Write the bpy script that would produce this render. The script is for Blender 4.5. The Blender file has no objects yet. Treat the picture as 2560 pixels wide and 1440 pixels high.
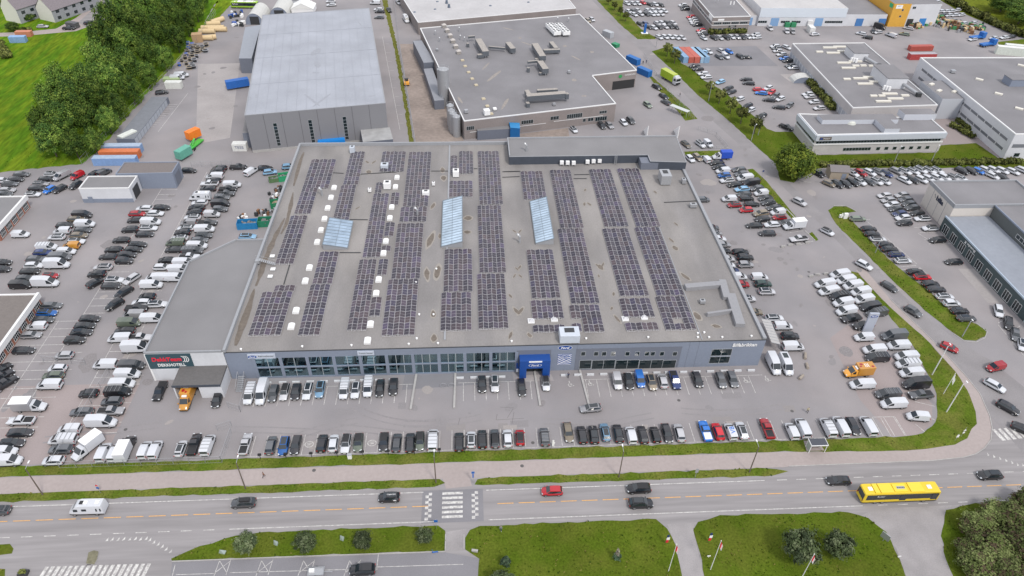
import bpy, bmesh, math, random
from mathutils import Vector, Matrix, geometry, noise
RND = random.Random(11)
SC = bpy.context.scene
COL = SC.collection
# ---------------------------------------------------------------- calibrated camera: plan pixel -> ground point
F = 1775.0; CX = 1280.0; CY = 720.0; H = 117.0
_dn = Vector((-59, 2178, F)).normalized()
_Y = Vector((-128, -1450, F)).normalized(); _Y = (_Y - _dn * _Y.dot(_dn)).normalized()
_X = _dn.cross(_Y)
if _X.x < 0: _X = -_X
ROWS = (_X, _Y, -_dn)
def ray(px, py):
    c = Vector((px - CX, py - CY, F)); return Vector((ROWS[0].dot(c), ROWS[1].dot(c), ROWS[2].dot(c)))
def G(px, py, z=0.0):
    d = ray(px, py); t = (z - H) / d.z
    return Vector((d.x * t, d.y * t, z))
class Z:
    """a magnified survey sheet: (x, y) on the sheet -> plan pixel"""
    def __init__(s, x0, y0, k): s.x0, s.y0, s.k = x0, y0, k
    def __call__(s, x, y): return (s.x0 + x / s.k, s.y0 + y / s.k)
# ---------------------------------------------------------------- materials
_M = {}
def mat(name, col, rough=0.7, metal=0.0, n=0.0, ns=1.0, n2=0.0, n2s=0.05, bump=0.0, alt=None, rnd=0.0, coat=0.0, spec=None, stretch=None):
    """procedural surface: base colour broken up by fine (n) and broad (n2) noise, or mixed towards colour alt; rnd = per-object variation"""
    if name in _M: return _M[name]
    m = bpy.data.materials.new(name); m.use_nodes = True; _M[name] = m
    nt = m.node_tree; N = nt.nodes; L = nt.links; b = N['Principled BSDF']
    b.inputs['Roughness'].default_value = rough; b.inputs['Metallic'].default_value = metal
    b.inputs['Base Color'].default_value = (*col, 1)
    if coat: b.inputs['Coat Weight'].default_value = coat; b.inputs['Coat Roughness'].default_value = 0.05
    if spec is not None: b.inputs['Specular IOR Level'].default_value = spec
    if n or n2 or alt or rnd or bump:
        tc = N.new('ShaderNodeTexCoord'); vec = tc.outputs['Object']
        if stretch:
            mp = N.new('ShaderNodeMapping'); mp.inputs['Scale'].default_value = stretch; L.new(vec, mp.inputs['Vector']); vec = mp.outputs[0]
        cur = N.new('ShaderNodeRGB'); cur.outputs[0].default_value = (*col, 1); cur = cur.outputs[0]
        def noi(s, d=4):
            t = N.new('ShaderNodeTexNoise'); t.inputs['Scale'].default_value = s; t.inputs['Detail'].default_value = d
            L.new(vec, t.inputs['Vector']); return t.outputs['Fac']
        def mul(cur, fac, lo, hi):
            r = N.new('ShaderNodeMapRange'); r.inputs['From Min'].default_value = 0.25; r.inputs['From Max'].default_value = 0.75
            r.inputs['To Min'].default_value = lo; r.inputs['To Max'].default_value = hi; L.new(fac, r.inputs['Value'])
            x = N.new('ShaderNodeVectorMath'); x.operation = 'SCALE'; L.new(cur, x.inputs[0]); L.new(r.outputs[0], x.inputs['Scale']); return x.outputs[0]
        if alt:
            r = N.new('ShaderNodeValToRGB'); r.color_ramp.elements[0].position = 0.42; r.color_ramp.elements[1].position = 0.6
            L.new(noi(alt[1], 5), r.inputs[0]); mx = N.new('ShaderNodeMix'); mx.data_type = 'RGBA'
            L.new(r.outputs[0], mx.inputs[0]); L.new(cur, mx.inputs[6]); mx.inputs[7].default_value = (*alt[0], 1); cur = mx.outputs[2]
        if n2: cur = mul(cur, noi(n2s, 3), 1 - n2, 1 + n2)
        if n: cur = mul(cur, noi(ns, 6), 1 - n, 1 + n)
        if rnd:
            oi = N.new('ShaderNodeObjectInfo'); cur = mul(cur, oi.outputs['Random'], 1 - rnd, 1 + rnd)
        L.new(cur, b.inputs['Base Color'])
        if bump:
            bp = N.new('ShaderNodeBump'); bp.inputs['Strength'].default_value = bump; bp.inputs['Distance'].default_value = 0.2
            L.new(noi(ns, 6), bp.inputs['Height']); L.new(bp.outputs[0], b.inputs['Normal'])
    return m
def glass_mat(name, tint, fac):
    if name in _M: return _M[name]
    m = bpy.data.materials.new(name); m.use_nodes = True; _M[name] = m
    nt = m.node_tree; N = nt.nodes; L = nt.links; N.clear()
    o = N.new('ShaderNodeOutputMaterial'); g = N.new('ShaderNodeBsdfGlossy'); t = N.new('ShaderNodeBsdfTransparent'); mx = N.new('ShaderNodeMixShader')
    g.inputs['Roughness'].default_value = 0.03; g.inputs['Color'].default_value = (0.62, 0.90, 1.0, 1); t.inputs['Color'].default_value = (*tint, 1)
    fr = N.new('ShaderNodeFresnel'); fr.inputs['IOR'].default_value = 1.5
    ad = N.new('ShaderNodeMath'); ad.operation = 'ADD'; ad.inputs[1].default_value = fac; L.new(fr.outputs[0], ad.inputs[0])
    L.new(ad.outputs[0], mx.inputs[0]); L.new(t.outputs[0], mx.inputs[1]); L.new(g.outputs[0], mx.inputs[2]); L.new(mx.outputs[0], o.inputs[0])
    return m
# ---------------------------------------------------------------- mesh builder
def org(o):
    v = Vector()
    while o is not None: v += o.location; o = o.parent
    return v
class MB:
    def __init__(s): s.v = []; s.f = []; s.m = []
    def face(s, pts, m=0):
        k = len(s.v); s.v += [tuple(p) for p in pts]; s.f.append(tuple(range(k, k + len(pts)))); s.m.append(m); return s
    def add(s, v, f, m=0, M=None):
        k = len(s.v); s.v += [tuple(M @ Vector(p)) if M else tuple(p) for p in v]
        for q in f: s.f.append(tuple(i + k for i in q)); s.m.append(m)
        return s
    def box(s, x0, y0, z0, x1, y1, z1, m=0, M=None, top=None):
        v = [(x0,y0,z0),(x1,y0,z0),(x1,y1,z0),(x0,y1,z0),(x0,y0,z1),(x1,y0,z1),(x1,y1,z1),(x0,y1,z1)]
        s.add(v, [(0,3,2,1),(0,1,5,4),(1,2,6,5),(2,3,7,6),(3,0,4,7)], m, M); s.add(v, [(4,5,6,7)], m if top is None else top, M); return s
    def cbox(s, c, dx, dy, dz, rz=0.0, m=0, top=None):
        return s.box(-dx/2, -dy/2, 0, dx/2, dy/2, dz, m, Matrix.Translation(Vector(c)) @ Matrix.Rotation(rz, 4, 'Z'), top)
    def prism(s, poly, z0, z1, m=0, top=None, cap=True):
        n = len(poly)
        if sum(poly[i][0]*poly[(i+1)%n][1] - poly[(i+1)%n][0]*poly[i][1] for i in range(n)) < 0: poly = list(reversed(poly))
        for i in range(n):
            a, b = poly[i], poly[(i+1) % n]
            s.face([(a[0],a[1],z0),(b[0],b[1],z0),(b[0],b[1],z1),(a[0],a[1],z1)], m)
        if cap: s.face([(p[0],p[1],z1) for p in poly], m if top is None else top)
        return s
    def sheet(s, poly, z, m=0):
        n = len(poly)
        if sum(poly[i][0]*poly[(i+1)%n][1] - poly[(i+1)%n][0]*poly[i][1] for i in range(n)) < 0: poly = list(reversed(poly))
        pts = [Vector((p[0], p[1], z)) for p in poly]; k = len(s.v); s.v += [tuple(p) for p in pts]
        for t in geometry.tessellate_polygon([pts]):
            a, b, c = (pts[i] for i in t)
            if (b - a).cross(c - a).z < 0: t = (t[0], t[2], t[1])
            s.f.append(tuple(i + k for i in t)); s.m.append(m)
        return s
    def cyl(s, p0, p1, r0, r1=None, n=8, m=0, cap=True):
        r1 = r0 if r1 is None else r1; p0 = Vector(p0); p1 = Vector(p1); d = (p1 - p0).normalized()
        u = d.orthogonal().normalized(); w = d.cross(u); k = len(s.v)
        for i in range(n):
            a = 2*math.pi*i/n; e = u*math.cos(a) + w*math.sin(a); s.v += [tuple(p0 + e*r0), tuple(p1 + e*r1)]
        for i in range(n):
            j = (i+1) % n; s.f.append((k+2*i, k+2*j, k+2*j+1, k+2*i+1)); s.m.append(m)
        if cap:
            s.f.append(tuple(k+2*i+1 for i in range(n))); s.m.append(m); s.f.append(tuple(k+2*i for i in reversed(range(n)))); s.m.append(m)
        return s
    def ball(s, c, rx, ry, rz, m=0, n=8):
        k = len(s.v); h = n//2
        for j in range(h+1):
            t = math.pi*j/h
            for i in range(n):
                a = 2*math.pi*i/n; s.v.append((c[0]+rx*math.sin(t)*math.cos(a), c[1]+ry*math.sin(t)*math.sin(a), c[2]+rz*math.cos(t)))
        for j in range(h):
            for i in range(n):
                i2 = (i+1) % n; s.f.append((k+j*n+i, k+(j+1)*n+i, k+(j+1)*n+i2, k+j*n+i2)); s.m.append(m)
        return s
    def mesh(s, name, mats, o=Vector(), smooth=None):
        me = bpy.data.meshes.new(name); me.from_pydata([(p[0]-o.x, p[1]-o.y, p[2]-o.z) for p in s.v], [], s.f)
        for m in (mats if isinstance(mats, (list, tuple)) else [mats]): me.materials.append(m)
        me.polygons.foreach_set('material_index', s.m)
        if smooth is not None:
            me.polygons.foreach_set('use_smooth', [True]*len(s.f)); me.set_sharp_from_angle(angle=math.radians(smooth))
        me.update(); return me
    def build(s, name, mats, parent=None, loc=None, smooth=None):
        o = org(parent) if parent else (Vector(loc) if loc is not None else Vector())
        ob = bpy.data.objects.new(name, s.mesh(name, mats, o, smooth)); COL.objects.link(ob)
        if parent: ob.parent = parent
        elif loc is not None: ob.location = loc
        return ob
def thing(name, label, cat, loc=(0,0,0), group=None, rz=0.0):
    o = bpy.data.objects.new(name, None); COL.objects.link(o); o.location = loc; o.rotation_euler = (0,0,rz); o.empty_display_size = 0.5
    o['label'] = label; o['category'] = cat
    if group: o['group'] = group
    return o
def tag(o, label, cat, group=None):
    o['label'] = label; o['category'] = cat
    if group: o['group'] = group
    return o
def struct(o, kind='structure', label=None):
    o['kind'] = kind
    if label: o['label'] = label
    return o
def dup(root, loc, rz, label, group=None):
    r = root.copy(); COL.objects.link(r); r.location = loc; r.rotation_euler = (0,0,rz); r['label'] = label
    if group: r['group'] = group
    for ch in list(root.children):
        c = ch.copy(); COL.objects.link(c); c.parent = r
        for g in list(ch.children):
            d = g.copy(); COL.objects.link(d); d.parent = c
    return r
def text_to(mb, body, o, ux, uz, width=None, height=1.0, m=0, depth=0.03, shear=0.0, bold=0.0):
    """letters as real extruded geometry, centred on o in the plane ux / uz"""
    cu = bpy.data.curves.new('t', 'FONT'); cu.body = body; cu.size = 1; cu.extrude = 0.01; cu.align_x = 'CENTER'; cu.align_y = 'CENTER'; cu.shear = shear; cu.offset = bold; cu.resolution_u = 3
    ob = bpy.data.objects.new('t', cu); COL.objects.link(ob); dg = bpy.context.evaluated_depsgraph_get()
    me = bpy.data.meshes.new_from_object(ob.evaluated_get(dg)); bpy.data.objects.remove(ob)
    xs = [v.co.x for v in me.vertices]; ys = [v.co.y for v in me.vertices]
    if not xs: return
    kx = (width / (max(xs)-min(xs))) if width else height; ky = height / (max(ys)-min(ys)); mx = (max(xs)+min(xs))/2; my = (max(ys)+min(ys))/2
    ux = Vector(ux).normalized(); uz = Vector(uz).normalized(); un = ux.cross(uz); o = Vector(o)
    mb.add([o + ux*(v.co.x-mx)*kx + uz*(v.co.y-my)*ky + un*(v.co.z*depth/0.01) for v in me.vertices], [tuple(p.vertices) for p in me.polygons], m)
    bpy.data.meshes.remove(me)
class Wall:
    """vertical wall plane from plan point a to b (outside on the right-hand side)"""
    def __init__(s, a, b):
        s.a = Vector((a[0], a[1], 0)); d = Vector((b[0]-a[0], b[1]-a[1], 0)); s.len = d.length; s.u = d.normalized(); s.n = Vector((s.u.y, -s.u.x, 0))
    def px(s, x, y):
        d = ray(x, y); o = Vector((0,0,H)); t = (s.a - o).dot(s.n)/d.dot(s.n); p = o + d*t; return ((p - s.a).dot(s.u), p.z)
    def pt(s, u, z, off=0.0): return s.a + s.u*u + s.n*off + Vector((0,0,z))
    def slab(s, mb, u0, u1, z0, z1, o0, o1, m=0):
        P = [s.pt(u0,z0,o0), s.pt(u1,z0,o0), s.pt(u1,z0,o1), s.pt(u0,z0,o1)]; T = [s.pt(u0,z1,o0), s.pt(u1,z1,o0), s.pt(u1,z1,o1), s.pt(u0,z1,o1)]
        mb.add(P+T, [(0,1,2,3),(3,2,6,7),(7,6,5,4),(0,3,7,4),(2,1,5,6),(1,0,4,5)], m)
    def window(s, parent, u0, u1, z0, z1, nx=1, nz=1, glass=None, frame=None, name='window', fw=0.07, off=0.0):
        g = MB(); s.slab(g, u0, u1, z0, z1, -0.05, 0.025+off); w = g.build(name, glass or M_GLASS, parent)
        f = MB()
        for i in range(nx+1):
            u = u0 + (u1-u0)*i/nx; s.slab(f, u-fw/2, u+fw/2, z0, z1, 0.02+off, 0.06+off)
        for i in range(nz+1):
            z = z0 + (z1-z0)*i/nz; s.slab(f, u0, u1, z-fw/2, z+fw/2, 0.02+off, 0.057+off)
        f.build('frame', frame or M_FRAME, w); return w
# ---------------------------------------------------------------- shared surfaces
M_GLASS = mat('dark_glass', (0.012,0.022,0.026), 0.06, spec=0.8)
M_FRAME = mat('frame_alu', (0.42,0.44,0.46), 0.5)
M_WHITE = mat('white_paint', (0.78,0.78,0.78), 0.5, n=0.04, ns=3)
M_STEEL = mat('galvanised_steel', (0.42,0.43,0.45), 0.45, 0.5, n=0.1, ns=4)
M_DARK = mat('dark_metal', (0.035,0.037,0.04), 0.5)
M_BLACK = mat('black_rubber', (0.018,0.018,0.02), 0.8)
M_CONC = mat('concrete', (0.36,0.35,0.34), 0.85, n=0.12, ns=2, n2=0.1, n2s=0.3)
M_ROOF = mat('roof_felt', (0.198,0.194,0.200), 0.85, n=0.08, ns=5, n2=0.12, n2s=0.08)
M_ROOF2 = mat('roof_felt_purple', (0.196,0.190,0.200), 0.85, n=0.09, ns=4, n2=0.14, n2s=0.09)
# ---------------------------------------------------------------- camera, sky, sun
cam = bpy.data.cameras.new('camera'); cam.sensor_width = 36; cam.lens = 36*F/2560; cam.clip_end = 6000; cam.clip_start = 1
co = bpy.data.objects.new('camera', cam); COL.objects.link(co); SC.camera = co
cm = Matrix([[ROWS[i][0], -ROWS[i][1], -ROWS[i][2], 0] for i in range(3)] + [[0,0,0,1]]); cm[2][3] = H; co.matrix_world = cm
SUN_EL = math.radians(52); SUN_AZ = math.radians(152)
w = bpy.data.worlds.new('World'); SC.world = w; w.use_nodes = True; nt = w.node_tree; bg = nt.nodes['Background']
sky = nt.nodes.new('ShaderNodeTexSky'); sky.sky_type = 'NISHITA'; sky.sun_disc = False; sky.sun_elevation = SUN_EL; sky.sun_rotation = SUN_AZ
tc = nt.nodes.new('ShaderNodeTexCoord'); mp = nt.nodes.new('ShaderNodeMapping'); mp.inputs['Scale'].default_value = (1.0,1.0,2.2)
cn = nt.nodes.new('ShaderNodeTexNoise'); cn.inputs['Scale'].default_value = 2.6; cn.inputs['Detail'].default_value = 8; cn.inputs['Roughness'].default_value = 0.55
cr = nt.nodes.new('ShaderNodeValToRGB'); cr.color_ramp.elements[0].position = 0.36; cr.color_ramp.elements[1].position = 0.5
mx = nt.nodes.new('ShaderNodeMix'); mx.data_type = 'RGBA'; mx.inputs[7].default_value = (7.4,7.5,7.9,1)
nt.links.new(tc.outputs['Generated'], mp.inputs[0]); nt.links.new(mp.outputs[0], cn.inputs['Vector']); nt.links.new(cn.outputs['Fac'], cr.inputs[0])
nt.links.new(cr.outputs[0], mx.inputs[0]); nt.links.new(sky.outputs[0], mx.inputs[6]); nt.links.new(mx.outputs[2], bg.inputs[0]); bg.inputs[1].default_value = 0.12
sl = bpy.data.lights.new('sun', 'SUN'); sl.energy = 1.9; sl.angle = math.radians(10); sl.color = (1.0,0.95,0.88)
so = bpy.data.objects.new('sun', sl); COL.objects.link(so); so.location = (0,0,200)
sd = Vector((math.sin(SUN_AZ)*math.cos(SUN_EL), math.cos(SUN_AZ)*math.cos(SUN_EL), math.sin(SUN_EL))); so.rotation_euler = sd.to_track_quat('Z','Y').to_euler()
SC.view_settings.view_transform = 'Standard'; SC.view_settings.look = 'None'; SC.view_settings.exposure = 0.33; SC.view_settings.gamma = 1.0
# ================================================================ ground, roads, grass, markings
A_YARD = mat('yard_asphalt', (0.236,0.223,0.231), 0.9, n=0.10, ns=7, n2=0.14, n2s=0.06, alt=((0.266,0.246,0.250), 0.04))
A_PINK = mat('gravel_asphalt', (0.280,0.238,0.234), 0.92, n=0.11, ns=6, n2=0.12, n2s=0.06)
A_ROAD = mat('road_asphalt', (0.252,0.238,0.241), 0.9, n=0.12, ns=1.2, n2=0.16, n2s=0.5, stretch=(0.06,1,1))
A_DARK = mat('patch_asphalt', (0.195,0.190,0.204), 0.9, n=0.09, ns=6, n2=0.10, n2s=0.1)
A_PATH = mat('path_asphalt', (0.335,0.288,0.276), 0.92, n=0.07, ns=1.5, n2=0.06, n2s=0.1)
A_LIGHT = mat('pale_concrete', (0.325,0.302,0.298), 0.9, n=0.08, ns=1.5, n2=0.12, n2s=0.1)
A_DRIVE = mat('drive_asphalt', (0.285,0.268,0.270), 0.9, n=0.10, ns=5, n2=0.16, n2s=0.25)
A_DIRT = mat('dirt', (0.26,0.215,0.19), 0.95, n=0.15, ns=0.8, n2=0.2, n2s=0.1)
GR_V = mat('verge_grass', (0.082,0.122,0.013), 0.95, n=0.36, ns=2.6, n2=0.22, n2s=0.12, bump=0.6, alt=((0.125,0.138,0.028), 0.2), spec=0.05)
GR_L = mat('lawn_grass', (0.070,0.106,0.009), 0.95, n=0.30, ns=2.6, n2=0.18, n2s=0.09, bump=0.5, alt=((0.092,0.114,0.015), 0.14), spec=0.05)
GR_F = mat('field_grass', (0.072,0.152,0.008), 0.95, n=0.38, ns=0.9, n2=0.22, n2s=0.05, bump=0.5, alt=((0.125,0.185,0.011), 0.25), spec=0.05, stretch=(1.0,0.22,1))
PAINT = mat('road_paint', (0.56,0.55,0.53), 0.85, n=0.28, ns=3.5, alt=((0.40,0.385,0.375), 1.6))
PAINT_Y = mat('orange_road_paint', (0.68,0.36,0.11), 0.85, n=0.25, ns=3.5)
def P2(pts, z=0.0): return [tuple(G(x, y, z)[:2]) for x, y in pts]
def rect(x0,y0,x1,y1): return [(x0,y0),(x1,y0),(x1,y1),(x0,y1)]
def patch(name, poly, z, m): return struct(MB().sheet(poly, z).build(name, m))
patch('ground', rect(-3000,-1500,3000,4500), 0.0, GR_V)
patch('yard', rect(-175,90.9,330,470), 0.02, A_YARD)
patch('road', rect(-600,40,700,90.9), 0.02, A_ROAD)
# reddish older surfacing of the left yard, the pale strip of the warehouse yard, the gravel alley
patch('yard_surface', rect(-150,91.2,-73.5,112.5), 0.028, A_PINK)
patch('yard_surface', P2([(495,160),(600,158),(575,345),(490,360)]), 0.028, A_LIGHT)
patch('yard_surface', P2([(1000,110),(1045,110),(1160,352),(1040,360),(1015,200)]), 0.028, A_DIRT)
patch('yard_surface', P2([(1300,335),(1420,320),(1425,350),(1300,360)]), 0.029, A_DIRT)
patch('yard_surface', P2([(1720,120),(1890,115),(1945,165),(1720,165)]), 0.028, A_DARK)
patch('yard_surface', P2([(1950,186),(2010,184),(2025,200),(1975,204)]), 0.028, A_LIGHT)
patch('yard_surface', P2([(2340,300),(2420,290),(2500,395),(2440,358),(2345,362)]), 0.028, A_PINK)
patch('yard_surface', P2([(2395,672),(2440,672),(2512,757),(2470,758)]), 0.028, A_LIGHT)
patch('yard_surface', P2([(2075,845),(2120,812),(2210,870),(2330,1010),(2330,1060),(2290,1090),(2230,1090),(2150,1000)]), 0.028, A_PINK)
patch('yard_surface', P2([(1312,938),(1378,936),(1385,952),(1310,953)]), 0.028, A_LIGHT)
patch('yard_surface', P2([(1012,938),(1280,929),(1285,955),(1005,975)]), 0.027, A_DARK)
# side road from the junction up between the halls
SR = P2([(2560,1135),(2440,1000),(2345,872),(2260,775),(2130,640),(1990,500),(1880,390),(1740,265),(1640,165),(1545,70),(1480,0)])
SRR = P2([(1530,0),(1640,118),(1745,225),(1850,330),(1985,470),(2090,565),(2180,660),(2300,780),(2390,850),(2475,900),(2600,1000)])
patch('side_road', SR + SRR, 0.032, mat('side_road_asphalt',(0.232,0.219,0.224),0.9,n=0.11,ns=4,n2=0.12,n2s=0.15))
struct(MB().sheet(rect(-600,84.6,62,88.35), 0.034).sheet([(62,88.35),(62,84.6)] + P2([(1973,1166),(2100,1161),(2329,1152),(2408,1144),(2440,1135),(2461,1121),(2477,1100),(2480,1070),(2474,1040),(2450,985),(2418,944),(2360,880),(2313,833),(2225,748),(2158,668),(2140,676),(2185,727),(2225,768),(2276,814),(2326,859),(2373,912),(2402,949),(2425,991),(2439,1030),(2442,1060),(2429,1072),(2418,1096),(2387,1112),(2320,1122),(2262,1127)]), 0.036).build('footpath', A_PATH))
struct(MB().sheet(P2([(1165,1165),(1180,1215),(1115,1222),(1105,1190)]), 0.036).build('footpath_crossing', A_PATH))
struct(MB().sheet(rect(-10.2,74.9,1.4,82.0), 0.03).build('road_patch', A_DARK))
struct(MB().sheet(P2([(1668,1310),(1735,1308),(1735,1340),(1770,1480),(1700,1480),(1690,1370)]), 0.03).build('driveway', A_DRIVE))
struct(MB().sheet(P2([(1115,1330),(1165,1322),(1160,1375),(1113,1378)]), 0.03).build('driveway', A_DRIVE))
struct(MB().sheet(P2([(2150,1290),(2190,1272),(2400,1262),(2375,1290),(2355,1345),(2400,1480),(2280,1480),(2240,1370)]), 0.03).build('driveway', A_DRIVE))
struct(MB().sheet(P2([(430,1406),(1113,1381),(1198,1396),(1196,1500),(420,1500)]), 0.03).build('car_park', A_DARK))
# ---- grass areas
GRASS = []
def ragged(poly, amp=0.22, step=1.6):
    out = []; n = len(poly)
    for i in range(n):
        a = Vector(poly[i]).to_2d(); b = Vector(poly[(i+1)%n]).to_2d(); L = (b-a).length; k = max(1, min(160, int(L/step)))
        d = (b-a); nn = Vector((-d.y, d.x)).normalized() if L else Vector((0,0))
        for j in range(k):
            p = a + d*j/k; r = 0 if j == 0 else (noise.noise(Vector((p.x*0.7, p.y*0.7, 3.1)))*1.6)*amp; out.append(tuple(p + nn*r))
    return out
def grass(name, poly, m=GR_V, z=0.05, amp=0.25, tuft=1.0):
    poly = ragged(poly, amp); struct(MB().sheet(poly, z).build(name, m)); GRASS.append((poly, tuft))
VO = [(2145,682),(2185,727),(2225,768),(2255,795),(2276,814),(2326,859),(2373,912),(2402,949),(2425,991),(2439,1030),(2442,1060),(2429,1072),(2418,1096),(2387,1112),(2320,1122),(2262,1127)]
VI = [(2270,1090),(2308,1083),(2330,1066),(2343,1041),(2341,985),(2325,945),(2300,900),(2281,862),(2262,838),(2240,810),(2205,768),(2165,724),(2125,678)]
grass('grass_verge', [(-300,88.45),(62,88.45)] + P2(VO[::-1] + VI[::-1]) + [(75,91.2),(-44,91.0),(-300,90.6)], GR_V)
grass('grass_verge', [(-300,82.75),(-8,82.8),(-5.9,83.6),(-7,84.55),(-300,84.55)], GR_V)
grass('grass_verge', [(-0.2,83.0),(1.5,82.8),(59,82.7),(62.5,83.6),(58,84.5),(2,84.5),(0.4,84.2)], GR_V)
grass('grass_lawn', P2([(428,1397),(470,1378),(560,1347),(650,1331),(1095,1314),(1113,1327),(1113,1377),(430,1402)]), GR_L)
grass('grass_lawn', P2([(1163,1345),(1175,1325),(1200,1315),(1640,1298),(1668,1322),(1690,1365),(1705,1440),(1702,1500),(1200,1500),(1195,1440),(1198,1397),(1163,1374)]), GR_L)
grass('grass_lawn', P2([(1733,1325),(1745,1305),(1800,1288),(2120,1281),(2170,1295),(2215,1330),(2250,1400),(2285,1500),(1770,1500),(1755,1400)]), GR_L)
grass('grass_lawn', P2([(2365,1275),(2420,1262),(2700,1240),(2700,1500),(2405,1500),(2365,1400),(2352,1340)]), GR_L)
grass('grass_lawn', P2([(-60,1362),(25,1360),(34,1372),(30,1384),(-60,1394)]), GR_L)
grass('grass_lawn', P2([(-60,1422),(13,1423),(12,1450),(-60,1450)]), GR_L)
Q1 = Z(1480,0,3.428)
grass('grass_strip', P2([Q1(x,y) for x,y in [(40,0),(270,0),(255,100),(330,150),(420,250),(540,318),(545,336),(390,336),(230,200)]]), GR_V)
grass('grass_strip', P2([Q1(x,y) for x,y in [(512,442),(610,410),(750,400),(760,540),(870,600),(960,690),(1090,760),(1250,880),(1440,1040),(1500,1105),(1570,1130),(1780,1130),(1830,1190)]] + [(2041,388),(2343,381),(2345,364),(2440,358),(2506,403),(2700,404),(2700,420),(2060,420),(2010,428),(1985,457),(1950,450)] + [Q1(x,y) for x,y in [(1570,1400),(1370,1220),(1200,1060),(900,810),(700,610)]]), GR_L)
grass('grass_strip', P2([Q1(x,y) for x,y in [(480,640),(520,660),(640,770),(830,930),(905,1020),(800,1035),(740,960),(560,760)]]), GR_V)
grass('grass_strip', P2([Q1(x,y) for x,y in [(790,1300),(1150,1288),(1170,1310),(1150,1345),(800,1330)]]), GR_V, amp=0.1)
grass('grass_island', P2([(2070,526),(2085,516),(2115,516),(2140,529),(2110,534),(2130,552),(2165,590),(2200,628),(2250,672),(2330,735),(2390,790),(2440,810),(2465,825),(2465,840),(2440,852),(2410,850),(2380,830),(2310,775),(2230,700),(2150,620),(2090,560)]), GR_V)
grass('grass_strip', P2([(1868,424),(1882,422),(1915,452),(1955,500),(1992,546),(1982,550),(1940,505),(1900,462)]), GR_V, amp=0.1)
grass('grass_strip', P2([(2030,580),(2046,600),(2038,603),(2022,585)]), GR_V, amp=0.1)
grass('grass_strip', P2([(955,0),(968,0),(1000,150),(1030,330),(1036,360),(1024,362),(1010,260),(985,120)]), mat('weedy_strip', (0.13,0.135,0.03), 0.95, n=0.4, ns=1.5, spec=.05), amp=0.4)
grass('field', P2([(-60,437),(205,410),(240,383),(480,110),(545,0)]) + [(-60,520),(-600,520),(-600,206)], GR_F, amp=0.8, tuft=0.35)
grass('grass_strip', P2([(545,0),(505,70),(515,85),(560,30),(590,0)]) + [(-110,420),(-140,420)], GR_F)
grass('meadow', P2([(2350,0),(2400,30),(2470,60),(2560,95)]) + [(520,340),(520,460),(240,460)], mat('dry_meadow', (0.13,0.155,0.015), 0.95, n=0.35, ns=0.8, n2=0.2, n2s=0.1, spec=.05))
grass('grass_strip', P2([(2495,105),(2560,98),(2640,110),(2640,140),(2500,118)]), GR_V)
# lane and street in front of the far houses
struct(MB().sheet(P2([(-40,84),(60,80),(140,72),(190,45),(250,0),(300,0),(235,62),(190,78),(60,90),(-40,93)]), 0.06).build('lane', A_PATH))
struct(MB().sheet(P2([(196,56),(268,-8),(345,-8),(250,62),(214,68)]), 0.066).build('street', A_ROAD))
# ---- painted markings
L = MB()
def line(a, b, w=0.12, z=0.042, mb=None):
    a = Vector((a[0],a[1])); b = Vector((b[0],b[1])); d = (b-a).normalized(); n = Vector((-d.y,d.x))*w/2
    (mb or L).face([(*(a-n),z),(*(b-n),z),(*(b+n),z),(*(a+n),z)])
def pl(x0,y0,x1,y1,w=0.12,z=0.042,mb=None): line(G(x0,y0), G(x1,y1), w, z, mb)
# kerb row along the verge: 2.5 m bays
for i in range(-26, 31):
    x = 17.95 + 2.515*i
    if -48 < x < 92: line((x,91.5),(x,96.6), 0.11)
line((-47,91.45),(75,91.55), 0.1)
# bays in front of the showroom
for i in range(45):
    x = -47.3 + 2.5*i
    if not (-12.5 < x < -4.5 or 14.0 < x < 24.5) and x < 67: line((x,104.6),(x,110.0), 0.11)
for a, b in ((-48,-13.5),(-3.5,14),(24.5,66)): line((a,110.0),(b,110.0), 0.11)
# left yard columns
for xc, y0, y1 in ((-95,104,205),(-84,100,205),(-100,104,134),(-79,94,135)): 
    line((xc,y0),(xc,y1), 0.11)
for k in range(40):
    y = 98 + 2.75*k
    if y < 134: line((-105,y),(-100.2,y)); line((-100,y),(-95.2,y))
    if y < 205: line((-95,y),(-90,y)); line((-84,y),(-79,y))
for k in range(9): line((-77.2,96+2.7*k),(-73.5,96+2.7*k)) 
# right yard
for (x0,y0,x1,y1) in ((2202,1046,2227,1090),(2233,1042,2262,1088),(2180,1043,2236,1042),(2287,1004,2336,1016),(2325,1045,2337,1050),(2288,1060,2312,1080),(1970,583,2008,577),(2000,612,2033,603),(2085,748,2110,772)): pl(x0,y0,x1,y1)
pl(2163,550,2292,660); pl(2298,668,2336,702); pl(2140,552,2175,549); pl(2246,668,2290,664); pl(2252,675,2300,671)
for (x0,y0,x1,y1) in ((2295,583,2337,610),(2285,569,2322,568),(2337,610,2400,609),(2299,582,2349,581),(2350,594,2322,611),(2310,600,2350,596),(2495,808,2530,790),(2495,812,2560,890),(2520,835,2550,815),(2536,860,2560,845)): pl(x0,y0,x1,y1)
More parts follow.
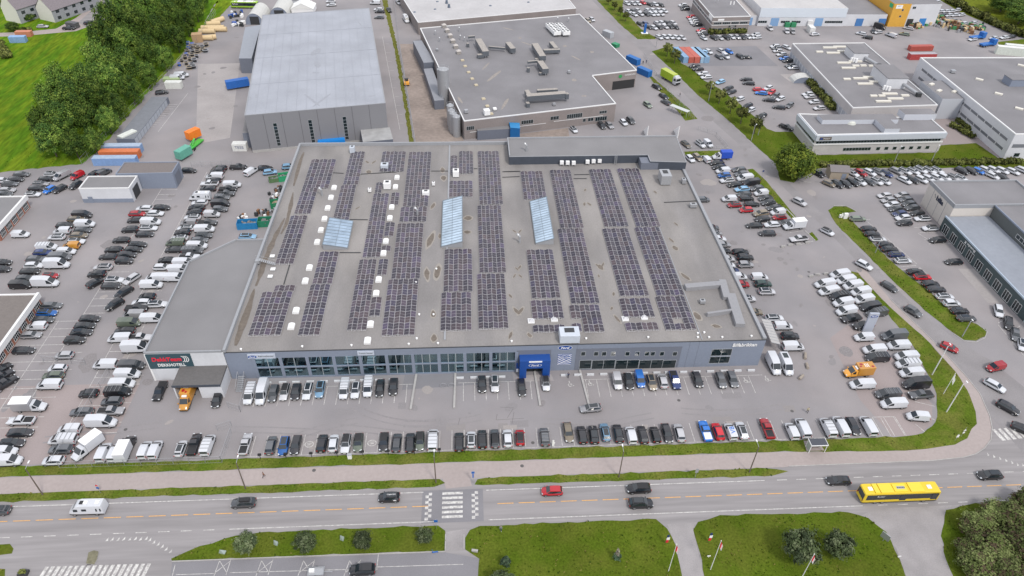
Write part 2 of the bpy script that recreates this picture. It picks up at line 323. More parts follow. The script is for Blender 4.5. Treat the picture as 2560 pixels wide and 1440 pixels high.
# warehouse yards
for k in range(11):
    y = 262+5.6*k; line(G(405-6.5*k*0.9, y), G(445-6.5*k*0.9, y-1)) 
pl(470,233,395,330); pl(956,92,1000,325); 
for k in range(10): pl(961+4.2*k, 110+22*k, 972+4.2*k, 110+22*k)
for x in (1712,1745,1760): pl(x,350,x+15,372)
pl(1712,371,1820,369)
struct(L.build('parking_lines', PAINT))
W = MB()   # main road edge lines, crossing bars, speed-table checks, give-way teeth
ZL = 0.048
line((-400,81.65),(-10.0,81.65),0.16,ZL,W); line((2.0,81.62),(57,81.62),0.16,ZL,W)
for k in range(40): line((59.5+3.9*k,81.6),(61.5+3.9*k,81.6),0.14,ZL,W)
line((-45,75.2),(-7.5,75.2),0.16,ZL,W); line((2.3,75.15),(74,75.15),0.16,ZL,W)
for k in range(70): line((-47.6-4.0*k,75.2),(-49.6-4.0*k,75.2),0.14,ZL,W); line((77+4.0*k,75.15),(79+4.0*k,75.15),0.14,ZL,W)
for k in range(6): y = 76.1+1.02*k; W.face([(-6.4,y-0.27,ZL),(-2.5,y-0.27,ZL),(-2.5,y+0.27,ZL),(-6.4,y+0.27,ZL)])
for x0 in (-9.6,-0.8):
    for k in range(10):
        for j in range(2):
            if (k+j) % 2 == 0:
                x = x0+0.62*j; y = 75.5+0.6*k; W.face([(x,y,ZL),(x+0.62,y,ZL),(x+0.62,y+0.6,ZL),(x,y+0.6,ZL)])
for k in range(12):   # lower left crossing
    pass
for k in range(18):
    x = 97+15*k; a = G(x,1440); b = G(x+9,1440); c = G(x+26,1417-k*0.45); d = G(x+17,1417-k*0.45)
    W.face([(a.x,a.y-1,ZL),(b.x,b.y-1,ZL),(c.x,c.y,ZL),(d.x,d.y,ZL)])
for k in range(5):
    a = G(2480+14*k,1074-1.5*k); b = G(2487+14*k,1073-1.5*k); c = G(2515+14*k,1101-1.5*k); d = G(2505+14*k,1102-1.5*k)
    W.face([(d.x,d.y,ZL),(c.x,c.y,ZL),(b.x,b.y,ZL),(a.x,a.y,ZL)])
def tooth(x, y, s=0.42): p = G(x,y); W.face([(p.x-s*0.6,p.y-s,ZL),(p.x+s*0.6,p.y-s*0.6,ZL),(p.x+s*0.3,p.y+s,ZL)])
for x, y in ((268,1349),(281,1348),(296,1348),(310,1347),(325,1347),(339,1346),(352,1347),(366,1346),(375,1349),(385,1355),(396,1360),(406,1366),(416,1372),(427,1378),(2469,1136),(2484,1141),(2499,1146),(2514,1151),(2529,1156),(2543,1161),(2556,1162)): tooth(x,y)
for x0 in (535,640,745,860):     # hatched bays of the lower car park
    pl(x0,1440,x0+14,1402,0.1,ZL,W); pl(x0+30,1438,x0+42,1400,0.1,ZL,W); pl(x0+3,1432,x0+42,1402,0.1,ZL,W); pl(x0+14,1402,x0+32,1432,0.1,ZL,W)
pl(440,1437,540,1434,0.1,ZL,W); pl(575,1432,870,1424,0.1,ZL,W); pl(935,1418,1158,1411,0.1,ZL,W); pl(438,1412,431,1440,0.1,ZL,W); pl(946,1386,942,1425,0.1,ZL,W)
# wheelchair and EV symbols
def ring(c, r, w, mb, n=18, k=1.0):
    for i in range(n):
        a = 2*math.pi*i/n; b = 2*math.pi*(i+1)/n
        mb.face([(c[0]+r*math.cos(t)*1.0*q, c[1]+r*math.sin(t)*k*q, ZL) for t, q in ((a,1-w),(a,1),(b,1),(b,1-w))][::1])
for px, py in ((1425,961),(1475,959),(1864,952),(1917,948)):
    c = G(px,py); ring((c.x,c.y-0.2),0.5,0.3,W); line((c.x-0.1,c.y+1.0),(c.x-0.05,c.y+0.1),0.2,ZL,W); line((c.x-0.05,c.y+0.1),(c.x+0.55,c.y-0.5),0.2,ZL,W); line((c.x+0.5,c.y-0.5),(c.x+0.85,c.y-0.4),0.16,ZL,W)
for px, py in ((773,1111),(930,1108)):
    c = G(px,py); ring((c.x,c.y),0.95,0.2,W,20,0.85); line((c.x-0.5,c.y+0.25),(c.x+0.5,c.y+0.25),0.16,ZL,W); line((c.x-0.4,c.y-0.2),(c.x+0.4,c.y-0.1),0.16,ZL,W)
struct(W.build('road_markings', PAINT))
Y = MB()
for k in range(-30, 75):
    x = -88.6+4.03*k
    if x < -11.5 or x > 1.0: line((x,78.55),(x+3.05,78.55),0.15,ZL,Y)
struct(Y.build('centre_line', PAINT_Y))
# kerbs as real steps
K = MB()
def kerb(pts, w=0.16, h=0.12):
    pts = [Vector((p[0],p[1])) for p in pts]
    for a, b in zip(pts, pts[1:]):
        d = b-a; l = d.length; K.box(0,-w/2,0,l+0.03,w/2,h,0,Matrix.Translation((a.x,a.y,0)) @ Matrix.Rotation(math.atan2(d.y,d.x),4,'Z'))
kerb(P2([(430,1404),(760,1391),(1113,1379)])); kerb(P2([(1113,1378),(1114,1336)])); kerb(P2([(1160,1337),(1160,1372)]))
kerb(P2([(1973,1166),(2100,1161),(2329,1152),(2408,1144),(2440,1135),(2461,1121),(2477,1100),(2480,1070),(2474,1040),(2450,985),(2418,944),(2360,880),(2313,833),(2225,748)]))
kerb(P2([(2385,836),(2410,853),(2440,856),(2462,845),(2468,830),(2440,808)])); kerb(P2([(2084,514),(2115,514),(2141,529)]))
kerb(P2([(1965,522),(1990,548)]),0.3); kerb(P2([(2012,577),(2038,602)]),0.3); kerb(P2([(1958,340),(1990,459)]) if False else P2([(2010,455),(2028,456)]))
struct(K.build('kerb', M_CONC))
# traffic island by the lower crossing
struct(MB().prism(P2([(216,1410),(222,1382),(236,1377),(247,1380),(243,1400),(236,1412)]),0.02,0.16,0,1).build('traffic_island', [M_CONC, mat('island_dirt',(0.16,0.15,0.10),0.95,n=0.3,ns=2)]))
# manholes / tar joints in the yards
Y2 = MB()
for px,py in ((1697,1001),(1980,1028),(1332,1107),(2022,680),(785,1176),(1305,1165),(314,1074),(222,1413)):
    c = G(px,py); Y2.face([(c.x+0.38*math.cos(t*math.pi/5),c.y+0.38*math.sin(t*math.pi/5),0.041) for t in range(10)])
for a in ((1240,1050,1243,1035),(1268,1045,1283,1022),(1285,1030,1280,1060),(1145,1063,1150,1045),(1240,1050,1310,1046),(1250,1018,1285,1020),(380,918,350,925)): pl(*a,0.06,0.041,Y2)
struct(Y2.build('manhole_covers', mat('tar', (0.10,0.095,0.095), 0.9)))
# oil spots, patched squares and tyre tracks on the yards
SB_ = MB(); rq = random.Random(77)
for i in range(230):
    x = rq.uniform(-125,110); y = rq.uniform(92,205) if rq.random() < .75 else rq.uniform(205,330)
    if -72 < x < 67 and y > 111: x = rq.choice((-1,1))*rq.uniform(74,120)
    a = rq.uniform(.25,1.3)*(1 if rq.random() < .8 else 2.4); b = a*rq.uniform(.4,1.1); t0 = rq.uniform(0,3); pts = []
    for k in range(10): t = 2*math.pi*k/10; q = 1+.4*noise.noise(Vector((x+math.cos(t),y+math.sin(t),0))); pts.append((x+q*(a*math.cos(t)*math.cos(t0)-b*math.sin(t)*math.sin(t0)), y+q*(a*math.cos(t)*math.sin(t0)+b*math.sin(t)*math.cos(t0)), .0352+.00002*i))
    SB_.face(pts, rq.choice((0,0,1,2)))
for i in range(9):   # curved tyre tracks
    x = rq.uniform(-68,88); y = rq.uniform(98,103.5); an = rq.uniform(-.25,.25)+(math.pi if rq.random()<.5 else 0); cu = rq.uniform(-.05,.05); n_ = rq.randint(8,22)
    for k in range(n_):
        x2 = x+1.1*math.cos(an); y2 = y+1.1*math.sin(an)
        if y2 > 110 or y2 < 92.5: break
        for s in (-.75,.75):
            nx,ny = -math.sin(an)*s,math.cos(an)*s; w_ = .17; ax,ay = -math.sin(an)*w_,math.cos(an)*w_
            SB_.face([(x+nx-ax,y+ny-ay,.0405+.00002*i),(x2+nx-ax,y2+ny-ay,.0405+.00002*i),(x2+nx+ax,y2+ny+ay,.0405+.00002*i),(x+nx+ax,y+ny+ay,.0405+.00002*i)],3)
        x,y = x2,y2; an += cu
for i in range(14):
    x = rq.uniform(-72,85); y = rq.uniform(92.5,104); w_ = rq.uniform(1,5); h_ = rq.uniform(.6,2.2); SB_.face([(x,y,.0335+.0001*i),(x+w_,y,.0335+.0001*i),(x+w_,y+h_,.0335+.0001*i),(x,y+h_,.0335+.0001*i)],rq.choice((1,2,4)))
struct(SB_.build('yard_stains',[mat('oil_stain',(0.212,0.197,0.200),.9,n=.2,ns=3),mat('patch_new',(0.226,0.213,0.219),.9,n=.12,ns=4),mat('patch_pale',(0.30,0.275,0.265),.9,n=.1,ns=4),mat('tyre_track',(0.236,0.221,0.227),.9,n=.1,ns=2),mat('patch_mid',(0.24,0.222,0.22),.9,n=.1,ns=4)]))
# loose tufts that break up the grass
T = MB(); rr = random.Random(5)
def inside(p, poly):
    c = False; j = len(poly)-1
    for i in range(len(poly)):
        if (poly[i][1] > p[1]) != (poly[j][1] > p[1]) and p[0] < (poly[j][0]-poly[i][0])*(p[1]-poly[i][1])/(poly[j][1]-poly[i][1]+1e-9)+poly[i][0]: c = not c
        j = i
    return c
for poly, dens in GRASS:
    x0 = max(-150,min(p[0] for p in poly)); x1 = min(250,max(p[0] for p in poly)); y0 = min(p[1] for p in poly); y1 = min(330,max(p[1] for p in poly))
    if y1 < y0 or x1 < x0: continue
    n = min(9000, int((x1-x0)*(y1-y0)*1.6*dens))
    for _ in range(n):
        p = (rr.uniform(x0,x1), rr.uniform(y0,y1))
        if noise.noise(Vector((p[0]*0.25,p[1]*0.25,0))) < -0.15 or not inside(p, poly): continue
        h = rr.uniform(0.12,0.4); a = rr.uniform(0,6.28); s = rr.uniform(0.1,0.28); m = rr.choice((0,0,1,2))
        T.face([(p[0]-s*math.cos(a),p[1]-s*math.sin(a),0.03),(p[0]+s*math.cos(a),p[1]+s*math.sin(a),0.03),(p[0]+rr.uniform(-.2,.2),p[1]+rr.uniform(-.2,.2),h)], m)
struct(T.build('grass_tufts', [mat('tuft_green',(0.06,0.105,0.008),0.95,spec=.05), mat('tuft_dark',(0.03,0.06,0.008),0.95,spec=.05), mat('tuft_straw',(0.19,0.17,0.05),0.95,spec=.05)]), 'stuff', 'rough grass tufts over the verges and lawns')
# ================================================================ buildings
C_CLAD = mat('grey_cladding', (0.205,0.235,0.30), 0.55, n=0.05, ns=2, n2=0.06, n2s=0.1)
C_CLAD_D = mat('dark_grey_cladding', (0.15,0.165,0.205), 0.55, n=0.05, ns=2)
C_WHITE = mat('white_cladding', (0.58,0.59,0.62), 0.5, n=0.04, ns=2, n2=0.07, n2s=0.2)
C_PARA = mat('parapet_metal', (0.29,0.30,0.32), 0.5, n=0.06, ns=1.5)
C_NAVY = mat('dark_blue_grey_wall', (0.055,0.065,0.085), 0.6, n=0.1, ns=1)
C_BRICK = mat('brown_grey_brick', (0.245,0.215,0.208), 0.9, n=0.14, ns=5, n2=0.1, n2s=0.2)
C_PALEBRICK = mat('pale_grey_brick', (0.44,0.42,0.42), 0.9, n=0.10, ns=5, n2=0.08, n2s=0.2)
C_REDBRICK = mat('red_brick', (0.30,0.13,0.09), 0.9, n=0.2, ns=5)
C_TRIM = mat('white_trim', (0.70,0.70,0.70), 0.5)
C_BLUE = mat('blue_panel', (0.010,0.062,0.27), 0.45, n=0.06, ns=2)
C_BLUEDOOR = mat('pale_blue_door', (0.20,0.34,0.55), 0.5, n=0.05, ns=2)
def ring_parapet(mb, poly, z0, z1, t=0.3, m=0, sides=None, z1s=None):
    """upstand along the edges of a roof polygon (counter-clockwise); sides picks edges"""
    n = len(poly)
    if sum(poly[i][0]*poly[(i+1)%n][1]-poly[(i+1)%n][0]*poly[i][1] for i in range(n)) < 0: poly = list(reversed(poly))
    for i in range(n):
        if sides and i not in sides: continue
        a = Vector((poly[i][0],poly[i][1])); b = Vector((poly[(i+1)%n][0],poly[(i+1)%n][1])); d = b-a; l = d.length
        mb.box(-0.02,-0.02,z0,l-t*0.9,t,z1,m,Matrix.Translation((a.x,a.y,0)) @ Matrix.Rotation(math.atan2(d.y,d.x),4,'Z'))
def hall(name, label, poly, z, wallm, roofm, para=0.4, param=None, t=0.3, cat='building'):
    c = Vector((sum(p[0] for p in poly)/len(poly), sum(p[1] for p in poly)/len(poly), 0))
    o = thing(name, label, cat, c)
    MB().prism(poly, 0, z, 0, cap=False).build('wall', wallm, o)
    MB().sheet(poly, z-0.003).build('roof', roofm, o)
    if para:
        p = MB(); ring_parapet(p, poly, z-0.05, z+para, t); p.build('parapet', param or C_PARA, o)
    return o
def sign(parent, name, wall, u0, u1, z0, z1, m, label, out=0.12):
    b = MB(); wall.slab(b, u0, u1, z0, z1, 0.01, out); o = b.build(name, m, parent); o['label'] = label; return o
def oval(mb, c, ux, uz, rx, rz, off, m, n=28):
    c = Vector(c); ux = Vector(ux); uz = Vector(uz); nn = ux.cross(uz)
    for i in range(n):
        a = 2*math.pi*i/n; b = 2*math.pi*(i+1)/n
        mb.face([c+nn*off, c+nn*off+ux*rx*math.cos(a)+uz*rz*math.sin(a), c+nn*off+ux*rx*math.cos(b)+uz*rz*math.sin(b)], m)
def ford_oval(parent, c, w, name='oval_sign', rim=True):
    b = MB(); ux = (1,0,0); uz = (0,0,1)
    if rim: oval(b, c, ux, uz, w/2*1.06, w*0.21*1.10, 0.02, 1)
    oval(b, c, ux, uz, w/2, w*0.21, 0.03, 0); text_to(b, 'Ford', Vector(c)+Vector((0,-0.045,0)), ux, uz, w*0.62, w*0.20, 1, 0.02, 0.25, 0.02)
    o = b.build(name, [C_BLUE, M_WHITE], parent); o['label'] = 'blue oval sign with white script lettering'; return o
# ---------------------------------------------------------------- A: the car showroom in the middle
ZD = 8.0; X0, X1, YF, YB = -53.7, 66.0, 113.1, 207.0
main = thing('car_showroom', 'huge flat roofed grey car showroom with solar arrays over its roof', 'building', (6,160,0))
WF = Wall((X0,YF),(X1,YF))
gl0 = WF.px(647,945)[0]; gl1 = WF.px(1290,928)[0]
R0 = X0+gl0; R1 = X0+gl1           # glazed bay range in x
b = MB()
b.face([(X0,YB,0),(X0,YF,0),(X0,YF,ZD),(X0,YB,ZD)]); b.face([(X1,YF,0),(X1,YB,0),(X1,YB,ZD),(X1,YF,ZD)]); b.face([(X1,YB,0),(X0,YB,0),(X0,YB,ZD),(X1,YB,ZD)])
def fw(x0,x1,z0,z1,m=0): b.face([(x0,YF,z0),(x1,YF,z0),(x1,YF,z1),(x0,YF,z1)], m)
fw(X0,R0,0,8.12); fw(R1,X1,0,8.12); fw(R0,R1,6.15,8.12); fw(R0,R1,0,0.35)
b.build('wall', C_CLAD, main)
# pitched felt roof: three shallow bays with the gutter lines between them
r = MB()
for xa, xb in ((X0,-6.2),(-6.2,43.5),(43.5,X1)): r.face([(xa,YF,ZD),(xb,YF,ZD),(xb,YB,ZD),(xa,YB,ZD)])
r.build('roof', mat('showroom_roof',(0.212,0.201,0.199),0.85,n=0.10,ns=4,n2=0.20,n2s=0.16,alt=((0.24,0.225,0.216),0.07),stretch=(1,.35,1)), main)
p = MB(); p.box(X0-0.15,YF,ZD-0.1,X0+0.45,YB,8.95); p.box(X0+0.45,YB-0.4,ZD-0.1,12.2,YB+0.1,9.0); p.build('parapet', C_PARA, main); p = MB(); p.box(X1-0.65,YF+0.25,ZD-0.1,X1+0.1,189,8.6)
MB().box(X0+0.45,YF-0.06,ZD+0.05,X1+0.1,YF+0.12,8.18).build('roof_edge', M_DARK, main)
p.build('parapet', C_PARA, main)
g = MB(); g.box(-6.45,YF+2.5,ZD,-6.0,YB-0.5,ZD+0.22); g.box(51.4,YF+0.6,ZD,51.6,192,ZD+0.12); g.build('roof_ridge', C_PARA, main)
# stains left by standing water: pale-rimmed brown patches
BN = []
STM = [mat('wet_dirt',(0.145,0.122,0.102),0.85,n=0.25,ns=1.2), mat('dried_rim',(0.285,0.262,0.238),0.9,n=0.1,ns=2)]
def blot(px, py, a, bb, ang, rim=True, z=ZD+0.012):
    """a puddle stain drying on the felt: a lens of dirt with a thin pale rim"""
    st = MB(); z = z+0.0009*(BN.append(1) or len(BN)); c = G(px,py,z); ca, sa = math.cos(ang), math.sin(ang)
    for k, mm, zz in (((1.32,1,0),(0.92,0,0.008)) if rim else ((1.0,0,0.008),)):
        pts = []
        for i in range(18):
            t = 2*math.pi*i/18; q = k*(1+0.30*noise.noise(Vector((px*0.13+1.5*math.cos(t),py*0.13+1.5*math.sin(t),1))))
            x = a*math.cos(t)*abs(math.cos(t))**0.35*q*(1 if k == 1 else 1.15); y = bb*math.sin(t)*q; pts.append((c.x+x*ca-y*sa, c.y+x*sa+y*ca, z+zz))
        st.face(pts, mm)
    st.build('water_stain', STM, main)
for px,py,a,bb,an in ((922,430,0.6,1.3,0.2),(918,405,0.3,1.0,0.6),(935,405,0.3,1.2,-0.5),(894,520,0.25,1.0,-0.6),(1106,425,0.6,1.6,0.1),(1109,445,0.7,1.5,0.1),(1076,600,0.75,3.2,-0.2),(1082,515,0.45,1.8,-0.3),(1100,590,0.4,1.2,0),(1286,578,0.22,0.9,0.6),(1300,578,0.22,1.0,-0.5),(1292,672,0.2,0.9,0.5),(1299,668,0.25,1.0,-0.4),(1286,690,0.2,1.0,-0.4),(1301,690,0.22,0.9,0.5),(1276,740,0.25,0.8,0.4),(1292,778,0.4,1.4,0.5),(1301,778,0.4,1.4,-0.5),(1067,685,0.6,2.2,0.1),(1094,680,0.7,2.8,-0.1),(1083,785,0.5,1.3,0.1),(1085,845,0.6,1.2,0),(1501,668,0.6,1.2,0.3),(1495,665,0.22,1.1,0.5),(1507,662,0.22,1.1,-0.4),(1497,690,0.2,0.7,0),(1534,735,0.25,0.8,-0.2),(1529,771,0.25,0.7,-0.4),(1543,797,0.3,1.5,0.35),(1714,692,0.5,1.6,0.5),(1718,720,0.4,1.0,0.3),(1743,790,0.65,1.5,0.2),(1790,815,0.9,0.6,-0.3),(1688,620,0.6,1.1,0.3),(1678,600,0.3,1.2,0.35),(1463,475,0.3,0.8,-0.3),(1461,510,0.3,1.0,-0.2),(1473,510,0.3,1.0,0.5),(1324,838,0.4,0.9,0.4),(1276,838,0.3,1.3,-0.3),(1170,545,1.0,1.1,0),(1168,580,0.8,0.8,0),(1690,560,0.25,1.0,0.4),(1638,480,0.3,0.8,0.3)):
    blot(px,py,a,bb,an)
# the silted gutter inside the west parapet, one long ragged streak
for path, w0 in ((((760,380),(752,400),(741,440),(733,470)),0.5),(((733,480),(728,510),(716,560),(700,590)),0.55),(((712,545),(690,588),(675,622),(662,652),(650,690),(638,720)),0.75),(((636,722),(622,770),(606,815),(595,845),(588,868)),0.8)):
    st = MB(); P = [G(x,y,ZD+.02) for x,y in path]; L1 = []; L2 = []; pts = []
    for p0,p1 in zip(P,P[1:]):
        for j in range(6): pts.append(p0.lerp(p1,j/6))
    n_ = len(pts)
    for i,p in enumerate(pts):
        w_ = w0*math.sin(math.pi*(i+.3)/(n_+.3))**.5*(1+.5*noise.noise(p*.35)); L1.append((max(X0+.5,p.x-w_),p.y,p.z)); L2.append((max(X0+.55,p.x+w_*.9),p.y,p.z))
    for i in range(n_-1): st.face([L1[i+1],L2[i+1],L2[i],L1[i]][::-1])
    st.build('silt_streak', STM, main)
# glazed front
sill = MB(); npil = 10; PX = [R0 + (R1-R0)*i/npil for i in range(npil+1)]
for i, x in enumerate(PX): sill.box(x-0.35,YF-0.12,0.0,x+0.35,YF+0.25,6.2)
sill.box(R0,YF-0.14,3.15,R1,YF+0.1,3.5); sill.box(R0,YF-0.1,0.0,R1,YF+0.15,0.42); sill.build('facade_frame', C_CLAD, main)
GLZ = glass_mat('showroom_glass', (0.66,0.84,0.86), 0.30)
for i in range(npil):
    a, c = PX[i]+0.35, PX[i+1]-0.35
    for z0, z1 in ((0.42,3.15),(3.5,6.15)):
        door = (i == 6 and z0 < 1)
        wn = MB().box(a,YF+0.03,z0,c,YF+0.05,z1).build('window', GLZ, main)
        f = MB(); k = 2 if i < 5 else 3
        for j in range(1,k): x = a+(c-a)*j/k; f.box(x-0.05,YF-0.02,z0,x+0.05,YF+0.029,z1)
        f.build('mullion', M_FRAME, wn)
# showroom interior
it = MB(); it.box(R0-4,YF+0.4,0.0,R1+4,YF+15,0.1,0); it.face([(R0-4,YF+15,0),(R1+4,YF+15,0),(R1+4,YF+15,6.6),(R0-4,YF+15,6.6)],1)
it.face([(R0-4,YF+0.3,6.65),(R1+4,YF+0.3,6.65),(R1+4,YF+15,6.65),(R0-4,YF+15,6.65)],1)
for x in (R0-3.9,R1+3.9): it.face([(x,YF+0.3,0),(x,YF+15,0),(x,YF+15,6.6),(x,YF+0.3,6.6)],1)
it.build('showroom_interior', [mat('showroom_floor',(0.34,0.42,0.42),0.3,n=0.1,ns=1), mat('showroom_back',(0.22,0.25,0.26),0.8,n=0.3,ns=0.7)], main)
fu = MB(); rr = random.Random(8)
for k in range(26): x = rr.uniform(R0+1,R1-1); fu.cbox((x,YF+rr.uniform(1.2,4.5),0.1),rr.uniform(0.8,2.6),0.5,rr.uniform(0.5,1.1),rr.uniform(-.1,.1),rr.choice((0,1,2)))
fu.build('display_counter', [mat('counter_teal',(0.10,0.26,0.24),0.5), M_WHITE, mat('counter_wood',(0.22,0.15,0.09),0.6)], main)
# darker recessed panels of the front, small and large windows of the office end
def fpan(px0,py0,px1,py1,m,out=0.05,name='cladding_panel'):
    u0,z1 = WF.px(px0,py0); u1,z0 = WF.px(px1,py1); q = MB(); WF.slab(q,u0,u1,max(0.02,z0),z1,0.0,out); return q.build(name, m, main)
fpan(1292,876,1374,928,C_CLAD_D); fpan(1441,872,1693,920,C_CLAD_D)
for cx in (470,625,720,830,1000,1118,1235,1305,1415,1570):
    u,z = WF.px(1360+cx/4.8, 860+115/4.8); WF.window(main, u-0.5,u+0.5,z-0.62,z+0.62,1,1,off=0.05)
for x0,x1,k in ((430,560,1),(580,840,2),(865,1125,2),(1150,1410,2),(1430,1565,1)):
    u0,z1 = WF.px(1360+x0/4.8, 860+193/4.8); u1,z0 = WF.px(1360+x1/4.8, 860+292/4.8); WF.window(main,u0,u1,z0,z1,k,1,off=0.05)
u0,z1 = WF.px(1781,873); u1,z0 = WF.px(1821,907); zm = (z0+z1)/2
for za, zb in ((z0,zm-0.15),(zm+0.15,z1)): WF.window(main,u0,u1,za,zb,2,1)
sm = MB()
for px in (1440,1715,1738): u,_ = WF.px(px,900); WF.slab(sm,u-0.03,u+0.03,0.05,8.4,0.0,0.02)
sm.build('panel_joint', C_CLAD_D, main)
# signs on the front
u,z = WF.px(1413,869); ford_oval(main, WF.pt(u,z,0.06), 3.1)
u,z = WF.px(1411,898); bn = MB(); WF.slab(bn,u-1.55,u+1.55,z-1.65,z+1.65,0.0,0.06,0)
for k in range(-4,5):
    c = WF.pt(u+0.0,z+k*0.62,0.075)
    pts = [(-1.53,-0.85-0.13),(1.53,0.85-0.13),(1.53,0.85+0.13),(-1.53,-0.85+0.13)]
    q = [(x, min(1.63,max(-1.63,zz+k*0.62))) for x,zz in pts]
    if abs(k) < 5: bn.face([WF.pt(u+x,z+zz,0.075) for x,zz in q],1)
for k,(t,wd) in enumerate((('SJEKK UT VÅRE',1.7),('BRUKTBILER',1.5),('ELBILER',1.1))):
    WF.slab(bn,u-wd/2-0.08,u+wd/2+0.08,z+1.05-k*0.42-0.17,z+1.05-k*0.42+0.17,0.0,0.085,0)
    text_to(bn, t, WF.pt(u,z+1.05-k*0.42,0.10), WF.u, (0,0,1), wd, 0.26, 1, 0.01)
o = bn.build('banner', [C_BLUE, M_WHITE], main); o['label'] = 'blue banner with white diagonal stripes and white lettering'
def white_sign(px0,py0,px1,py1,txt,ov=False):
    u0,z1 = WF.px(px0,py0); u1,z0 = WF.px(px1,py1); q = MB(); WF.slab(q,u0,u1,z0,z1,0.0,0.3,0)
    ua = u0 + (u1-u0)*(0.34 if ov else 0.02)
    text_to(q, txt, WF.pt((ua+u1)/2,(z0+z1)/2+0.1,0.315), WF.u, (0,0,1), (u1-ua)*0.86, 0.42, 1, 0.01)
    o = q.build('fascia_sign', [mat('sign_pale',(0.46,0.50,0.58),0.4), M_DARK], main)
    if ov: ford_oval(o, WF.pt(u0+(u1-u0)*0.17,(z0+z1)/2,0.31), 1.9, rim=False)
    o['label'] = 'pale sign board with dark lettering' + (' and a small blue oval' if ov else '')
white_sign(618,885,690,893.5,'RabineSenter',True); white_sign(893,877.5,936,885.5,'Transit Senter')
q = MB(); u,z = WF.px(1862,861.5); text_to(q,'Bilfabrikken',WF.pt(u,z,0.12),WF.u,(0,0,1),5.6,0.95,0,0.06,0.1,0.012); o = q.build('lettering', M_WHITE, main); o['label'] = 'white raised lettering near the right corner'
# blue entrance portal
pt = MB(); ux0 = X0+WF.px(1297,930)[0]; ux1 = X0+WF.px(1371,928)[0]; wa = ux0+2.1; wb = ux1-1.6
pt.box(ux0,YF-2.2,0.03,wa-0.6,YF,5.4); pt.box(wb,YF-2.2,0.03,ux1,YF,5.4); pt.box(wa-0.6,YF-2.2,3.1,wb,YF,5.4)
pt.box(ux0+2.0,YF-2.26,5.0,ux0+4.9,YF-2.203,5.42,1); po = pt.build('entrance_portal', [C_BLUE, M_WHITE], main); po['label'] = 'bright blue entrance portal'
dd = MB(); dd.box(wa-0.6,YF-0.06,0.03,wb,YF-0.003,3.0); dd.build('door', M_GLASS, main)
rg = MB(); c = Vector(((ux0+ux1)/2,YF-2.2,4.1))
for i in range(28):
    a = 2*math.pi*i/28; d = 2*math.pi*(i+1)/28
    rg.face([c+Vector((1.45*k*math.cos(t),-0.02,0.5*k*math.sin(t))) for t,k in ((a,0.93),(a,1),(d,1),(d,0.93))])
text_to(rg,'Ford',c+Vector((0,-0.03,0)),(1,0,0),(0,0,1),1.7,0.5,0,0.01,0.25,0.01); rg.build('oval_emblem', M_WHITE, po)
# rear wing, one storey higher
wg = MB(); WP = [(12.2,193.6),(55.2,194.0),(55.2,190.0),(66.3,189.2),(67.2,206.3),(12.2,205.6)]
wg.prism(WP, 7.9, 10.75, 1, 0, cap=False); wg.sheet(WP, 10.747, 0); wg.build('rear_wing', [M_ROOF, C_NAVY], main)
wp = MB(); ring_parapet(wp, WP, 10.7, 11.15, 0.3, sides=(4,5)); ring_parapet(wp, WP, 10.7, 10.82, 0.2, sides=(0,1,2,3)); wp.build('wing_parapet', C_PARA, main)
wv = MB(); wv.box(52.5,189.8,8.0,57.8,193.5,10.3); wv.build('stair_head', [C_CLAD_D], main)
# south-east roof screen walls (low L-shaped boxes round the plant)
sc = MB(); A = lambda x,y: G(x,y,9.3)
def duct(pts, wd, z0, z1, mb, m=0):
    for a, c in zip(pts, pts[1:]):
        a = Vector((a[0],a[1])); c = Vector((c[0],c[1])); d = c-a
        mb.box(-wd/2,-wd/2,z0,d.length+wd/2,wd/2,z1,m,Matrix.Translation((a.x,a.y,0)) @ Matrix.Rotation(math.atan2(d.y,d.x),4,'Z'))
for i_,(pp,wd) in enumerate((([(1722,712),(1794,706)],1.6),([(1808,702),(1817,735)],1.7),([(1830,738),(1850,800)],2.1),([(1772,780),(1828,772)],0.6))):
    duct([A(*q)[:2] for q in pp], wd, 8.0, 9.1-0.012*i_, sc)
sc.build('roof_screen', mat('screen_metal',(0.265,0.265,0.28),0.55,n=0.06,ns=2), main)
# ---- loose equipment on the showroom roof (each its own thing)
def roof_unit(px, py, dx, dy, dz, label, z=ZD, fan=True, m=None, name='ventilation_unit', cat='ventilation unit', group=None, rz=0):
    c = G(px,py,z); o = thing(name, label, cat, c, group)
    q = MB(); q.cbox(c+Vector((0,0,0.25)),dx,dy,dz-0.25,rz,0); q.build('casing', m or M_WHITE, o)
    q = MB(); q.cbox(c,dx*0.9,dy*0.9,0.25,rz); q.build('base', M_DARK, o)
    if fan:
        q = MB(); q.cbox(c+Vector((0,dy*0.12,dz)),dx*0.5,dy*0.45,0.05,rz); q.build('fan_grille', M_DARK, o)
    return o
for px,py,dx,dy,dz,lb in ((962,420,2.2,2.0,1.4,'pale cabinet vent low on the roof beside the leftmost upper solar array'),(969,470,2.0,2.2,2.0,'large white cabinet with dark fan top, left of centre on the roof'),(925,480,0.9,1.0,1.2,'small white vent box standing alone left of the tall cabinet'),(1065,488,2.0,1.5,1.4,'white cabinet at the lower end of a solar array near the ridge line'),(1140,440,1.8,2.2,2.0,'white cabinet with dark fan top right of the ridge line'),(1084,464,0.8,0.8,1.2,'small white chimney box beside the ridge line'),(882,382,1.5,1.6,2.2,'grey cabinet against the rear parapet, upper left of the roof'),(1422,848,4.4,3.2,2.4,'big pale air handler at the front edge above the blue banner')):
    roof_unit(px,py,dx,dy,dz,lb,m=mat('unit_pale',(0.50,0.54,0.60),0.4,n=0.05,ns=2) if 'pale' in lb or 'grey' in lb else None)
